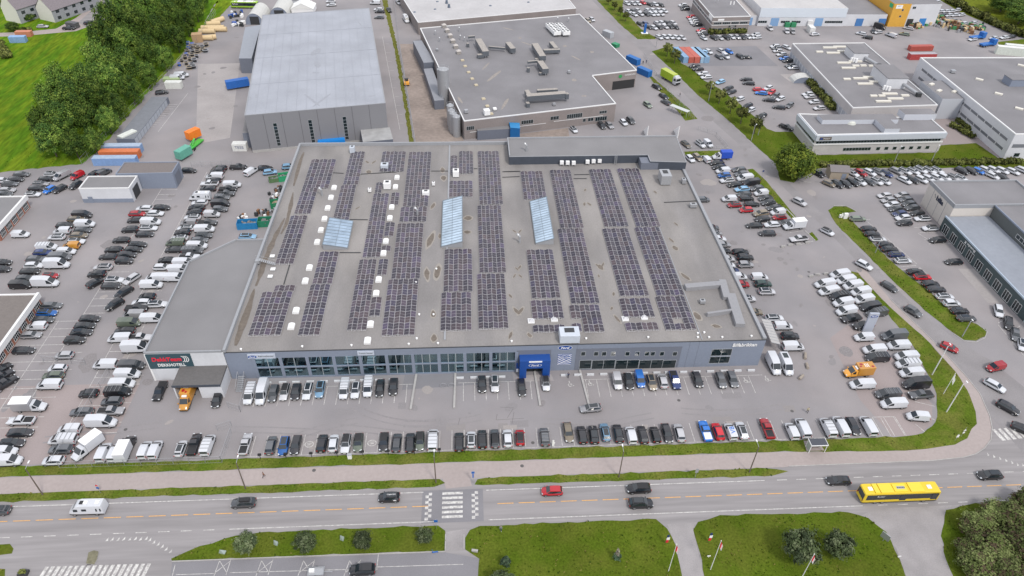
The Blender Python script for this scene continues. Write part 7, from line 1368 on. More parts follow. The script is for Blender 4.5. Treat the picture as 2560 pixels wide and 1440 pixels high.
def crown_mesh(name, key, seed, rx, rz, nc, nl, ls, low=0.0, cone=0.0):
    r = random.Random(seed); q = MB()
    for _ in range(nc):
        while True:
            d = Vector((r.gauss(0,1),r.gauss(0,1),r.gauss(0,1))).normalized(); k = r.uniform(0.35,1.0)**0.6
            if d.z > -0.75: break
        zz = d.z*k; sc = 1-cone*(zz*0.5+0.5); wob = 1+0.25*noise.noise(Vector((d.x*1.7+seed,d.y*1.7,d.z*1.7)))
        c = Vector((d.x*rx*k*sc*wob, d.y*rx*k*sc*wob, rz+zz*rz*wob)); cs = rx*r.uniform(0.16,0.30)*(sc*0.6+0.4); m0 = r.choice((0,0,0,1,1,2,2))
        for _ in range(nl):
            o = Vector((r.gauss(0,.55),r.gauss(0,.55),r.gauss(0,.45)))*cs; p = c+o
            if p.z < low: continue
            n = (o.normalized()*0.6+d*0.5+Vector((r.uniform(-.7,.7),r.uniform(-.7,.7),r.uniform(-.2,.9)))).normalized(); u = n.orthogonal().normalized(); v = n.cross(u); a = r.uniform(0,6.28); s = ls*r.uniform(0.6,1.3)
            e1 = (u*math.cos(a)+v*math.sin(a))*s; e2 = (v*math.cos(a)-u*math.sin(a))*s*0.62
            q.face([p-e1,p-e2*0.9+e1*0.1,p+e1,p+e2],m0 if r.random()<0.8 else r.choice((0,1,2)))
    return q.mesh(name, LEAF[key])
def trunk_mesh(h, r0, rx, seed):
    r = random.Random(seed); q = MB(); q.cyl((0,0,0),(0.1,0.05,h*0.45),r0,r0*0.7,7); q.cyl((0.1,0.05,h*0.45),(0,0,h*0.8),r0*0.7,r0*0.25,6)
    for k in range(6):
        a = 6.28*k/6+r.random(); z = h*r.uniform(0.3,0.6); q.cyl((0.08,0.04,z),(rx*0.6*math.cos(a),rx*0.6*math.sin(a),z+h*0.25),r0*0.4,r0*0.12,5)
    return q.mesh('trunk', BARK)
TREE_T = {}
def template(key, h, r, nc, nl, ls, var=4, zb=0.25, cone=0.0, tr=None):
    L_ = []
    for i in range(var):
        cm = crown_mesh('crown',key,hash((len(key)*7+i*13)) % 999,r,(h*(1-zb))/2,nc,nl,ls,0.0,cone); L_.append((cm, trunk_mesh(h, tr or r*0.06, r, i), h*zb))
    TREE_T[(key,h)] = L_; return L_
def plant(tmpl, i, p, s, label, group, name='tree', cat='tree', rz=None, sz=1.0):
    cm, tm, zb = tmpl[i % len(tmpl)]; o = thing(name,label,cat,(p.x,p.y,0.02),group,(i*1.7) % 6.28 if rz is None else rz); o.scale = (s,s,s*sz)
    e = bpy.data.objects.new('trunk',tm); COL.objects.link(e); e.parent = o
    e = bpy.data.objects.new('crown',cm); COL.objects.link(e); e.parent = o; e.location = (0,0,zb); return o
TW = template('wood',14,6.2,130,60,0.36,4,0.12)
FOR = [(130,392,11,5.5),(185,396,9,4.5),(232,384,8,4.2),(118,360,12,5.5),(165,352,13,6.2),(218,336,12,5.6),(268,336,9,4.6),(140,310,14,6.2),(185,300,14,6.5),(238,284,13,6),(290,300,9,4.5),(160,262,14,5.5),(215,250,13,6),(278,252,14,6.5),(328,262,10,4.6),(255,205,15,6.8),(318,215,14,5.8),(366,220,10,4.6),(268,165,16,7),(325,165,15,6.4),(375,175,13,5.4),(408,178,10,4.4),(285,118,17,7.2),(345,118,16,7),(398,128,14,6),(440,132,11,5),(315,72,17,7.4),(375,75,17,7),(428,84,14,6),(465,92,11,5),(335,35,17,7),(395,32,17,7),(448,42,15,6.4),(488,55,11,5),(360,0,17,7),(420,0,17,7.4),(470,8,14,6.4),(500,22,11,5)]
for i,(px,py,h,r) in enumerate(FOR):
    p = G(px,py); e = 'near' if i < 19 else 'far'; k = i+1 if i < 19 else len(FOR)-i
    r *= .75; h *= 1.08; p.x += 1.6; plant(TW,i,p,r/6.2,'%s leafy tree in the dense belt beside the green field, %s from the %s end'%('tall' if h>=14 else 'medium' if h>10 else 'low',ORD(k),e),'trees in the belt beside the field',sz=(h/14)/(r/6.2))
TS = template('street',5.8,2.0,46,36,0.24,3,0.34,0,0.16)
for i,(x,y,s) in enumerate(((140,45,.7),(190,90,.75),(240,138,.75),(285,185,.8),(640,485,1.05),(705,545,1.05),(1000,815,1.0),(1085,890,1.05),(1180,975,1.1),(1272,1062,1.15),(1385,1150,1.15))):
    plant(TS,i,G(*EH(x,y)),s,'small roundish street tree on the grass strip by the side road, %s from the top'%ORD(i+1),'street trees along the side road')
TM = template('maple',9.5,5.6,260,60,0.34,1,0.10,0,0.3)
plant(TM,0,G(1982,440),1.05,'big round bushy maple on the lawn before the office block',None,sz=1.0)
TG = template('grey',3.6,1.7,90,44,0.16,3,0.18,0,0.09)
for i,(px,py,s) in enumerate(((620,1374,1.08),(767,1372,1.08),(909,1366,.95),(1062,1352,.85))): plant(TG,i,G(px,py),s,'small grey green tree on the lower lawn by the car park, %s from the left'%['first','second','third','last'][i],'small trees on the lower lawn')
TCc = template('conifer',3.2,1.25,60,40,0.14,2,0.03,0.75,0.08)
plant(TCc,0,G(1263,1414),.95,'small dense blue green conifer on the lower lawn',None,'conifer','conifer'); plant(TCc,1,G(1541,1400),.8,'small conifer on the lower lawn with a bare grey top',None,'conifer','conifer')
p = G(1541,1400); dm = crown_mesh('bare_top','dead',5,.55,1.5,40,24,.11,0,.6); e = bpy.data.objects.new('bare_top',dm); COL.objects.link(e); e.parent = [o for o in bpy.data.objects if o.get('label','').startswith('small conifer')][0]; e.location = (-.2,.2,2.1)
TPp = template('purple',6.6,2.9,190,64,0.20,2,0.05,0.25,0.2)
plant(TG,1,G(1255,1478),1.25,'grey green shrub cut off at the bottom edge','shrubs on the lower lawn','shrub','shrub'); plant(TG,2,G(1990,1398),1.75,'larger of two grey leaved trees on the right lawn',None,sz=1.1); plant(TG,0,G(2085,1384),1.4,'smaller of two grey leaved trees on the right lawn',None)
for i,(px,py,s) in enumerate(((2435,1335,1.15),(2520,1320,1.3),(2462,1395,1.4),(2545,1395,1.5),(2620,1345,1.5),(2500,1455,1.3),(2585,1465,1.4),(2412,1385,.8),(2480,1300,1.0),(2440,1430,1.2),(2600,1420,1.5),(2560,1275,1.1))): plant(TPp,i,G(px,py),s,'dense dark shrub in the thicket at the lower right corner, %s'%['upper left','top','left middle','centre','right edge','lower left','lower right','small leftmost','top left','lower left, near','far right','upper right'][i],'thicket at the lower right','shrub','shrub',sz=.62)
for i,(px,py,s,lb) in enumerate(((2500,30,1.5,'broad dark tree at the far right top corner'),(2545,60,1.6,'broad tree at the right top edge'),(2530,20,1.4,'tree behind the corner tree, far right top'),(35,78,.6,'small tree by the lane, top left'),(75,52,.5,'bush between the two gabled houses'),(2290,2,.8,'shrubs on the roof yard by the tower'))): plant(TW,i,G(px,py),s*.75,lb,None,'tree' if i < 4 else 'shrub','tree' if i < 4 else 'shrub',sz=.6)
hm = [crown_mesh('foliage','street',i+50,1.4,1.1,40,30,0.26,0) for i in range(3)]
def hedge(pts, label, s=1.0, key=0):
    P = [G(*p) for p in pts]; c = P[0]; o = thing('hedge',label,'hedge',(c.x,c.y,0)); n = 0
    for a,b in zip(P,P[1:]):
        k = max(1,int((b-a).length/(1.7*s)))
        for j in range(k):
            v = a.lerp(b,j/k); e = bpy.data.objects.new('shrub',hm[n % 3]); COL.objects.link(e); e.parent = o; e.location = v-c+Vector((rj.uniform(-.3,.3),rj.uniform(-.3,.3),0)); e.rotation_euler = (0,0,n*1.3); e.scale = (s,s,s*rj.uniform(.8,1.15)); n += 1
    return o
hedge([(2025,212),(2050,240),(2085,280)],'dark hedge between the car park and the pale brick hall',1.3); hedge([(2055,416),(2300,412),(2560,408)],'long low hedge behind the kiosk car park rows',.9); hedge([(1775,85),(1868,82)],'autumn coloured shrub row before the brick office',1.1)
hedge([(2370,5),(2440,40),(2520,80),(2580,100)],'tall hedge at the far right yard boundary',1.6); hedge([(60,80),(90,74)],'garden shrubs between gabled houses',1.0); hedge([(2380,318),(2440,350)],'reddish garden shrubs beside the huge white hall',.9); hedge([(2395,305),(2430,330)],'second bed of garden shrubs beside the huge white hall',.8); hedge([(0,120),(22,150)],'red leaved shrub at the left edge of the field',1.6)
# weeds along fences
# ================================================================ street furniture
POLE = mat('wood_pole',(0.13,0.105,0.085),0.9); WHP = mat('white_pole',(0.70,0.70,0.70),0.4)
def lamp(base, h, label, m=POLE, arm=(0,1.2), group=None):
    b = G(*base); o = thing('street_lamp',label,'street lamp',b,group); MB().cyl(b,b+Vector((0,0,h)),.13,.09,8).build('pole',m,o)
    q = MB(); t = b+Vector((0,0,h)); e = t+Vector((arm[0],arm[1],.15)); q.cyl(t,e,.045,.04,6); q.build('arm',M_STEEL,o); q = MB(); q.cbox(e+Vector((0,.2,-.05)),.22,.6,.12); q.build('lamp_head',M_WHITE,o); return o
for i,(b,lb) in enumerate((((107,1237),'leftmost brown wooden lamp post beside the footpath'),((614,1222),'wooden lamp post near the parked flatbed row, second from left'),((1090,1207),'wooden lamp post just left of the crossing'),((1547,1193),'wooden lamp post right of the crossing, near the middle'),((1873,1181),'rightmost wooden lamp post beside the footpath'))): lamp(b,8.0,lb,group='wooden lamp posts along the footpath')
def pole(base,h,label,name,cat,m=WHP,r=.06): 
    b = G(*base); o = thing(name,label,cat,b); MB().cyl(b,b+Vector((0,0,h)),r*1.3,r*.7,8).build('pole',m,o); return o,b
RED = mat('flag_red',(0.62,0.02,0.04),0.6); NAVY = mat('flag_navy',(0.02,0.04,0.14),0.6)
def flag(base,h,label,m,ln=1.2,mb2=None):
    o,b = pole(base,h,label,'flagpole','flagpole'); q = MB(); n = 6; t = h-.2
    for i in range(n):
        x0,x1 = ln*i/n,ln*(i+1)/n; f = lambda x: (b.x+.08+.35*x, b.y-.12*math.sin(4*x), t-.9*x)
        a,c = f(x0),f(x1); q.face([(a[0],a[1],a[2]-1.6),(c[0],c[1],c[2]-1.5),c,a],0 if i < n//2+1 else 1)
    q.build('flag',[m,mb2 or m],o); q = MB(); q.ball((b.x,b.y,h+.05),.1,.1,.1); q.build('finial',WHP,o)
flag((1671,1428),8.6,'white flagpole with limp red flag beside the concrete drive',RED,1.6,M_WHITE); flag((1776,1424),9.2,'white flagpole with red and white pennant right of the drive',RED,1.6,M_WHITE); flag((2000,1452),8.6,'white flagpole with red pennant at the bottom edge',RED,1.6,M_WHITE)
lamp((2330,937),9.0,'tall white lamp post on the verge by the last vans',WHP,(.8,.4)); flag((2358,985),6.6,'white pole flying a long white flag on the corner verge',M_WHITE,2.6); lamp((2366,1030),8.8,'white lamp post nearest the corner on the verge',WHP,(1.0,.3))
for i,(px,py,h,lb) in enumerate(((2405,842,5,'thin lamp post at the tip of the grass island'),(2188,632,4,'thin sign post on the grass island, middle'),(1895,338,7,'thin lamp post on the lawn left of the big maple'),(1878,352,6,'thin lamp post beside the tree strip'),(1771,253,7,'thin lamp post in the tree strip, rear'),(2232,415,7,'lamp post behind the kiosk car park rows, left'),(2325,412,7,'lamp post behind the kiosk car park rows, right'),(1640,118,6,'thin lamp post at the factory corner junction'))): lamp((px,py),h,lb,M_STEEL,(.6,.2))
def feather(px,py,label,cols,h=3.2):
    b = G(px,py); o = thing('beach_flag',label,'beach flag',b); MB().cyl(b,b+Vector((0,0,h)),.03,.02,6).build('pole',M_DARK,o); q = MB(); q.box(b.x+.03,b.y-.012,h*.22,b.x+.5,b.y+.012,h*.5,0); q.box(b.x+.03,b.y-.012,h*.5,b.x+.6,b.y+.012,h*.75,1); q.box(b.x+.03,b.y-.012,h*.75,b.x+.42,b.y+.012,h,2); q.build('cloth',cols,o)
feather(1662,1362,'feather flag in red white and navy left of the drive',[RED,M_WHITE,NAVY]); feather(1768,1357,'feather flag in red white and navy right of the drive',[RED,M_WHITE,NAVY]); feather(1379,1119,'white feather flag at the edge of the kerb row',[M_WHITE,M_WHITE,M_WHITE],2.4); feather(1290,936,'blue and white feather flag left of the blue portal',[M_WHITE,C_BLUE,C_BLUE],3.6); feather(2100,548,'white banner stand on the island tip',[M_WHITE,M_WHITE,M_WHITE],2.2)
for i,px in enumerate((652,716,780,844,908,972,1037,1099,1162)):
    b = G(px,1148-(px-652)*.031); o = thing('floodlight','black floodlight on a short post at the verge, %s from the left'%ORD(i+1),'floodlight',b,'black floodlights along the verge'); MB().cyl(b,b+Vector((0,0,1.3)),.06,.05,6).build('post',M_BLACK,o); q = MB(); q.cbox(b+Vector((0,0,1.25)),.6,.35,.4); q.build('lamp_head',M_BLACK,o)
b = G(875,1146); o = thing('utility_cabinet','white utility cabinet among the floodlights on the verge','cabinet',b); MB().cbox(b,.8,.5,1.2).build('casing',M_WHITE,o); MB().cbox(b+Vector((0,0,1.2)),.9,.6,.08).build('lid',M_STEEL,o)
b = G(2112,546); o = thing('utility_cabinet','pair of white utility cabinets on the island tip','cabinet',b); MB().cbox(b,1.1,.7,1.8).build('casing',M_WHITE,o); MB().cbox(b+Vector((-1.2,.5,0)),.8,.5,1.0).build('casing',M_WHITE,o)
# the tall pylon sign
b = G(2166,830); o = thing('pylon_sign','tall pale pylon sign with blue oval among the parked vans','sign',b); q = MB(); q.cbox(b,2.3,.45,6.2,-.06); q.build('slab',mat('pylon_grey',(0.40,0.43,0.50),0.4),o); q = MB(); q.cbox(b,2.5,.6,.25,-.06); q.build('base',M_CONC,o)
ford_oval(o,b+Vector((0,-.27,5.3)),1.9)
# bus shelter on the verge
b = G(2037,1124); o = thing('bus_shelter','small glazed bus shelter with dark roof on the verge','bus shelter',b); q = MB(); q.box(b.x-1.7,b.y-.9,2.35,b.x+1.7,b.y+.9,2.5,0); q.build('roof',mat('shelter_roof',(0.06,0.065,0.08),0.5),o); q = MB()
for x in (-1.65,1.65): q.cbox(b+Vector((x,.8,0)),.1,.1,2.35); q.cbox(b+Vector((x,-.8,0)),.1,.1,2.35)
q.box(b.x-1.78,b.y-.98,2.33,b.x-1.7,b.y+.98,2.54); q.box(b.x+1.7,b.y-.98,2.33,b.x+1.78,b.y+.98,2.54); q.box(b.x-1.7,b.y-.98,2.33,b.x+1.7,b.y-.9,2.54); q.build('frame',M_WHITE,o)
q = MB(); q.box(b.x-1.6,b.y+.78,.2,b.x+1.6,b.y+.82,2.3); q.box(b.x-1.67,b.y-.7,.2,b.x-1.63,b.y+.7,2.3); q.build('glass_wall',mat('shelter_glass',(0.35,0.38,0.36),0.15),o); q = MB(); q.box(b.x-1.2,b.y+.3,.42,b.x+1.2,b.y+.7,.5); q.build('bench',POLE,o)
struct(MB().sheet([(b.x-1.9,88.36),(b.x+1.9,88.36),(b.x+1.5,91.0),(b.x-1.5,91.0)],.062).build('path_spur',A_PATH))
# signs
def signpost(px,py,h,label,plates):
    b = G(px,py); o = thing('road_sign',label,'road sign',b); MB().cyl(b,b+Vector((0,0,h)),.04,.04,6).build('post',M_STEEL,o)
    for z,w_,hh,m,sh in plates:
        q = MB()
        if sh == 'tri': q.add([(b.x-w_/2,b.y-.06,z),(b.x+w_/2,b.y-.06,z),(b.x,b.y-.06,z+hh),(b.x-w_/2,b.y-.04,z),(b.x+w_/2,b.y-.04,z),(b.x,b.y-.04,z+hh)],[(0,1,2),(5,4,3),(0,3,4,1),(1,4,5,2),(2,5,3,0)])
        else: q.box(b.x-w_/2,b.y-.07,z,b.x+w_/2,b.y-.04,z+hh)
        q.build('plate',m,o)
SB = mat('sign_blue',(0.02,0.12,0.42),0.4)
signpost(1091,1322,3.0,'blue pedestrian crossing sign before the crossing',[(2.2,.7,.7,SB,'b')]); signpost(1183,1206,3.6,'tall blue sign post above the crossing',[(1.6,.25,1.2,SB,'b'),(2.9,.6,.6,SB,'b')]); signpost(252,1233,3.0,'sign post with red triangle and blue plate by the footpath',[(2.3,.6,.5,RED,'tri'),(1.5,.5,.5,SB,'b')]); signpost(1737,1195,3.2,'grey back of a sign post right of the crossing',[(1.8,.6,1.2,M_STEEL,'b')]); signpost(2402,1092,3.0,'white sign cluster on the corner verge',[(2.0,.6,.6,M_WHITE,'tri'),(1.2,.4,.5,M_WHITE,'b')]); signpost(2387,1102,2.2,'small white sign on the corner verge',[(1.2,.5,.8,M_WHITE,'b')]); signpost(1903,447,3.2,'round dark sign post beside the side road',[(2.6,.6,.6,NAVY,'b')])
for px,py,w_,h_,lb in ((556,1383,1.3,1.2,'angular pale sculpture at the left end of the lower lawn'),(690,1362,.8,1.6,'pale pointed sculpture between the first two small trees'),(855,1350,.8,1.6,'pale pointed sculpture between the second and third small trees')):
    b = G(px,py); q = MB(); q.add([(b.x-w_/2,b.y,0),(b.x+w_/3,b.y-.3,0),(b.x+w_/2,b.y+.3,0),(b.x-w_/6,b.y,h_),(b.x+w_*.6,b.y+.1,h_*.55)],[(0,1,3),(1,2,4),(1,4,3),(2,3,4),(0,3,2)]); tag(q.build('sculpture',mat('pale_steel',(0.40,0.47,0.46),0.4,0.3),loc=b),lb,'sculpture')
b = G(2207,1352); o = thing('notice_board','tilted grey notice board on the lawn near the right drive','notice board',b); q = MB(); q.cbox(b+Vector((0,0,.7)),1.6,.12,1.5,-1.0); q.build('panel',M_STEEL,o); q = MB(); q.cbox(b,.1,.1,.8); q.build('post',M_STEEL,o)
for px,py,lb in ((1771,1394,'small white sign plate by the flagpole'),(2246,1395,'small white sign plate near the right drive')): b = G(px,py); q = MB(); q.cbox(b,.05,.05,.4); q.cbox(b+Vector((0,0,.35)),.6,.04,.35); tag(q.build('sign_plate',M_WHITE,loc=b),lb,'sign')
b = G(1187,1379); tag(MB().cbox(b,1.1,.35,.45,-.2).cbox(b+Vector((0,0,.45)),1.15,.4,.06,-.2).build('bench',M_CONC,loc=b),'pale bench at the corner of the lower car park','bench')
b = G(60,1435); o = thing('planter','dark planter with flowers at the lower left corner','planter',b); MB().cbox(b,1.6,1.0,.6).build('box',M_DARK,o); e = bpy.data.objects.new('flowers',hm[1]); COL.objects.link(e); e.parent = o; e.location = (0,0,.5); e.scale = (.45,.3,.3)
b = G(1088,1381); o = thing('kick_scooter','blue kick scooter lying by the kerb of the lower car park','scooter',b); q = MB(); q.cbox(b+Vector((0,0,.1)),1.0,.2,.1,.1); q.cyl(b+Vector((-.45,0,.12)),b+Vector((-.55,0,1.0)),.03); q.build('frame',SB,o); q = MB(); q.cyl(b+Vector((.45,-.04,.1)),b+Vector((.45,.04,.1)),.1); q.cyl(b+Vector((-.5,-.04,.1)),b+Vector((-.5,.04,.1)),.1); q.build('wheel',M_BLACK,o)
# ================================================================ forecourt pieces
stops = [E6(x,y) for x,y in ((150,447),(330,442),(490,434),(660,432),(825,424),(990,419),(1155,412),(1300,408),(1480,398),(1645,390))]+[E7(x,y) for x,y in ((722,370),(887,367),(1057,357),(1218,355))]+[E8(x,y) for x,y in ((237,335),(397,332),(548,330),(706,327),(862,322),(1023,320),(1190,315),(1340,312),(1480,312),(1660,307),(1820,303))]+[E9(x,y) for x,y in ((448,303),(610,300),(775,297),(935,292))]
for i,pp in enumerate(stops):
    b = G(*pp); b.y = 111.4; q = MB(); q.box(b.x-.82,b.y-.18,0.02,b.x+.82,b.y+.18,.42); q.box(b.x-.78,b.y-.22,0.02,b.x+.78,b.y-.18,.2); tag(q.build('wheel_stop',mat('pale_stop',(0.55,0.56,0.58),0.8,n=0.08,ns=3),loc=b),'pale concrete wheel stop under the showroom front, %s from the left'%ORD(i+1),'wheel stop','wheel stops along the showroom front')
for i,(xa,xb) in enumerate(((-12.9,-13.6),(-4.1,-4.3),(13.9,14.3),(24.3,24.9))):
    q = MB(); duct([(xa,112.6),(xb,102.8)],.45,0.0,.35,q); tag(q.build('kerb_wall',M_CONC,loc=(xa,112.6,0)),'low concrete divider running out from the showroom front, %s from the left'%ORD(i+1),'divider','concrete dividers on the forecourt')
b = G(1119,967); o = thing('bike_rack','round steel hoop rack at the forecourt divider','bike rack',b); q = MB()
for s in (-1,1):
    for k in range(10):
        a = math.pi*2*k/10; a2 = math.pi*2*(k+1)/10; q.cyl((b.x+s*.9+.7*math.cos(a),b.y-.3,.8+.7*math.sin(a)),(b.x+s*.9+.7*math.cos(a2),b.y-.3,.8+.7*math.sin(a2)),.03,.03,5)
q.build('hoop',M_STEEL,o)
# long lean-to canopy on the east side
c0 = G(1902,800,2.6); c1 = G(1950,868,2.6); o = thing('bike_canopy','pale ribbed canopy roof leaning along the showroom east wall','canopy',((c0.x+c1.x)/2,(c0.y+c1.y)/2,0)); q = MB(); ya,yb = c1.y+.5,c0.y; xa,xb = 66.4,69.0
cq = [G(x,y,z) for x,y,z in ((1929,856,2.9),(1951,861,2.3),(1926.5,800.7,2.3),(1903.6,797,2.9))]; dz_ = Vector((0,0,-.08))
q.add(cq+[v+dz_ for v in cq],[(0,1,2,3),(4,5,1,0),(5,6,2,1),(6,7,3,2),(7,4,0,3)]); q.build('roof',mat('canopy_sheet',(0.40,0.39,0.385),0.6,n=0.08,ns=2),o); q = MB()
for k in range(9):
    e0 = cq[0].lerp(cq[3],k/8); e1 = cq[1].lerp(cq[2],k/8); q.cyl(e0+Vector((0,0,.05)),e1+Vector((0,0,.05)),.06,None,5); q.cbox((e1.x-.1,e1.y,0),.08,.08,2.3)
q.build('rib',M_STEEL,o)
for i,(px,py,a,l) in enumerate(((2012,892,1.2,2.0),(2017,917,1.4,1.6),(2002,945,.7,1.7))): b = G(px,py); q = MB(); d = Vector((math.cos(a),math.sin(a),0))*l/2; q.cyl(b-d+Vector((0,0,.35)),b+d+Vector((0,0,.35)),.35,.32,9); tag(q.build('log',mat('old_log',(0.30,0.26,0.22),0.95,n=0.2,ns=3),loc=b),'weathered log lying on the yard near the tall vans, %s'%['rear','middle','front'][i],'log')
for i,(px,py) in enumerate(((2027,692),(2043,688),(2064,686),(1957,618),(1975,614),(1995,612),(2018,608))): b = G(px,py); tag(MB().cbox(b,1.4,.5,.5,rj.uniform(-.3,.3)).cbox(b+Vector((0,0,.5)),1.0,.3,.12).build('concrete_block',M_CONC,loc=b),'grey brown concrete block on the right yard, %s'%(ORD(i+1)+' from the left' if i < 3 else ORD(i-2)+' by the silver pickup'),'block','concrete blocks on the right yard')
# ================================================================ wire fences
def fence(pts, label, h=2.0, step=3.0, closed_gate=False, z=0.02):
    P = [G(*p) for p in pts]; o = thing('wire_fence',label,'fence',P[0]); q = MB(); w_ = MB()
    for a,b in zip(P,P[1:]):
        d = b-a; n = max(1,int(d.length/step))
        for k in range(n+1): v = a+d*k/n; q.cyl(v,v+Vector((0,0,h)),.045,.045,5)
        for z_ in (0.1,h*.5,h-.05): w_.cyl(a+Vector((0,0,z_)),b+Vector((0,0,z_)),.02 if z_ != h-.05 else .035,None,4)
        m = max(2,int(d.length/.55)); 
        for k in range(m): v = a+d*k/m; w_.cyl(v+Vector((0,0,.1)),v+d*(1/m)+Vector((0,0,h-.05)),.009,None,3,cap=False)
    q.build('post',M_STEEL,o); w_.build('wire_mesh',M_STEEL,o); return o
fence([(150,1170),(555,1157),(580,1085)],'wire fence between the fenced van row and the verge'); fence([(572,1020),(602,1030),(620,962)],'wire gate panel beside the tyre store stair'); fence([(545,1078),(580,1066)],'open wire gate leaf at the lower left yard'); fence([(135,1165),(230,1010),(275,935)],'wire fence running up through the left yard'); fence([(110,905),(215,912)],'low wire gate by the brick garage'); fence([(205,412),(250,360),(300,310),(420,190),(490,115),(540,35)],'long wire fence between tree belt and warehouse yard',2.4,4); fence([(480,418),(580,416)],'wire fence behind the grey workshop'); fence([(985,0),(1000,130),(1020,250),(1038,358)],'wire fence along the weedy strip by the warehouse',2.2,4); fence([(1610,140),(1640,190),(1690,255),(1735,300)],'fence along the factory side of the side road',1.6,3); fence([(1745,325),(1790,340),(1818,372)],'fence round the small rear lot',1.6,3); fence([(1718,372),(1815,371)],'low rail fence behind the small rear lot',1.0,3)
b = G(1697,285); o = thing('glass_shelter','glass roofed smoking shelter by the factory yard','shelter',b); q = MB(); M_ = Matrix.Translation(b) @ Matrix.Rotation(-.85,4,'Z'); q.box(-4,-1,2.3,4,1,2.42,0,M_); q.build('roof',mat('shelter_pale',(0.48,0.50,0.50),0.3),o); q = MB()
for x in (-3.8,-1.3,1.3,3.8):
    for y in (-.9,.9): q.cbox(M_ @ Vector((x,y,0)),.1,.1,2.3)
q.build('post',M_STEEL,o)
for i,(x,y) in enumerate(((1610,150),(1636,150))): pass
b = G(1617,97); 
# ================================================================ containers, skips, drums, stores
def container(px,py,l,rz,col,label,h=2.6,z=0.02,name='container',group=None,text=None,w_=2.44,top=None):
    b = G(px,py,z); o = thing(name,label,'container',(b.x,b.y,z),group,rz); m = mat('container_%02x%02x%02x'%tuple(int(c*255) for c in col),col,0.55,n=0.10,ns=1.5); q = MB(); q.box(-l/2,-w_/2,0,l/2,w_/2,h,0,None,None if top is None else 1)
    for k in range(int(l/.4)): x = -l/2+.2+.4*k; q.box(x,-w_/2-.03,.12,x+.2,-w_/2+.0,h-.12); q.box(x,w_/2,.12,x+.2,w_/2+.03,h-.12)
    e = bpy.data.objects.new('body',q.mesh('body',[m] + ([mat('container_top_%d'%int(top[0]*999),top,0.7,n=.12,ns=1)] if top else []))); COL.objects.link(e); e.parent = o
    for s in (-1,1):
        q = MB(); x = l/2; q.box(x,min(s*.04,s*1.15),.1,x+.05,max(s*.04,s*1.15),h-.1); q.cyl((x+.09,s*.4,.15),(x+.09,s*.4,h-.15),.025); e = bpy.data.objects.new('door',q.mesh('door',[m])); COL.objects.link(e); e.parent = o
    if text: q = MB(); text_to(q,text,(0,-w_/2-.045,h*.55),(1,0,0),(0,0,1),l*.62,h*.36,0,.01); e = bpy.data.objects.new('lettering',q.mesh('lettering',[NAVY])); COL.objects.link(e); e.parent = o
    return o
EKc = Z(0,0,3.428)
container(602,374,4.6,.0,(.62,.62,.60),'white container lettered TESS at the warehouse corner',text='TESS')
def kpx(x,y): return EKc(x,y)
container(*kpx(1000,1405),13.5,0.0,(.20,.32,.55),'front blue container of the stack beside the tree belt',text=None,top=(.30,.38,.50)); container(*kpx(1040,1345),12.5,0.0,(.55,.16,.06),'orange container between two blue ones beside the tree belt',h=2.5); container(*kpx(1060,1300),12.5,0.0,(.22,.33,.52),'rear blue container beside the tree belt',h=2.6,top=(.33,.40,.50))
container(*kpx(1110,1205),6.0,1.0,(.60,.62,.58),'white container standing before the long store row',h=2.8); container(*kpx(1498,752),6.0,0,(.62,.63,.60),'white container left of the parked white vans'); container(*kpx(1475,690),6.2,0,(.33,.42,.22),'flat pale green container lid behind the white container',h=1.2)
b0 = G(*kpx(1150,1190),2.4); b1 = G(*kpx(1440,830),2.4); o = thing('store_row','long row of grey lock-up stores under a flat roof beside the tree belt','store',((b0.x+b1.x)/2,(b0.y+b1.y)/2,0)); d = (b1-b0); d.z = 0; u_ = d.normalized(); n_ = Vector((-u_.y,u_.x,0)); PP = [tuple((v)[:2]) for v in (b0,b1,b1+n_*6,b0+n_*6)]
MB().prism(PP,0,2.4,0,1).build('body',[C_CLAD_D,mat('store_roof',(0.17,0.18,0.20),0.8,n=.1,ns=1)],o); WSr = Wall(PP[0],PP[1]); k = int(WSr.len/2.6)
for i in range(k): q = MB(); WSr.slab(q,.2+2.6*i,2.5+2.6*i,.1,2.2,0,.05); q.build('door',mat('store_door',(0.40,0.43,0.48),0.5),o)
o_ = container(*kpx(1662,1175),4.6,.95,(.78,.20,.02),'orange container on a trailer in the warehouse yard',h=2.7,z=1.1); container(*kpx(1580,1335),5.2,1.1,(.12,.36,.28),'teal container on a trailer in the warehouse yard',h=2.7,z=.9)
b = G(*kpx(1655,1270)); o = thing('crane_trailer','bright green lifting trailer between the orange and teal containers','trailer',b); q = MB(); duct([(b.x-1,b.y-3),(b.x+1.2,b.y+4)],2.0,.5,.9,q); q.cyl((b.x,b.y,1),(b.x+.6,b.y+2,2.6),.2); q.cyl((b.x-.8,b.y-1,1),(b.x+.4,b.y+2,2.6),.15); q.build('frame',mat('crane_green',(0.06,0.42,0.06),0.5),o); q = MB()
for yy in (-2,-1,2.5): 
    for s in (-1,1): q.cyl((b.x+s*1.1-.1,b.y+yy,.4),(b.x+s*1.1+.1,b.y+yy,.4),.4)
q.build('wheel',M_BLACK,o)
container(*kpx(2040,740),8.5,.42,(.02,.12,.42),'blue curtain trailer beside the warehouse lean-to',h=2.8,z=.8); container(*kpx(2120,545),4,1.3,(.02,.14,.38),'dark blue skip under the lean-to edge',h=1.8)
for i,(x,c,lb) in enumerate(((770,(.20,.33,.50),'leftmost blue'),(815,(.42,.10,.07),'left red'),(865,(.45,.11,.08),'right red'),(915,(.28,.42,.55),'pale blue'),(945,(.20,.33,.48),'rightmost blue'))): container(*EH(x-14,495),12.2,1.72,c,'%s container in the block of five by the tree strip'%lb,h=2.6,group='containers by the tree strip')
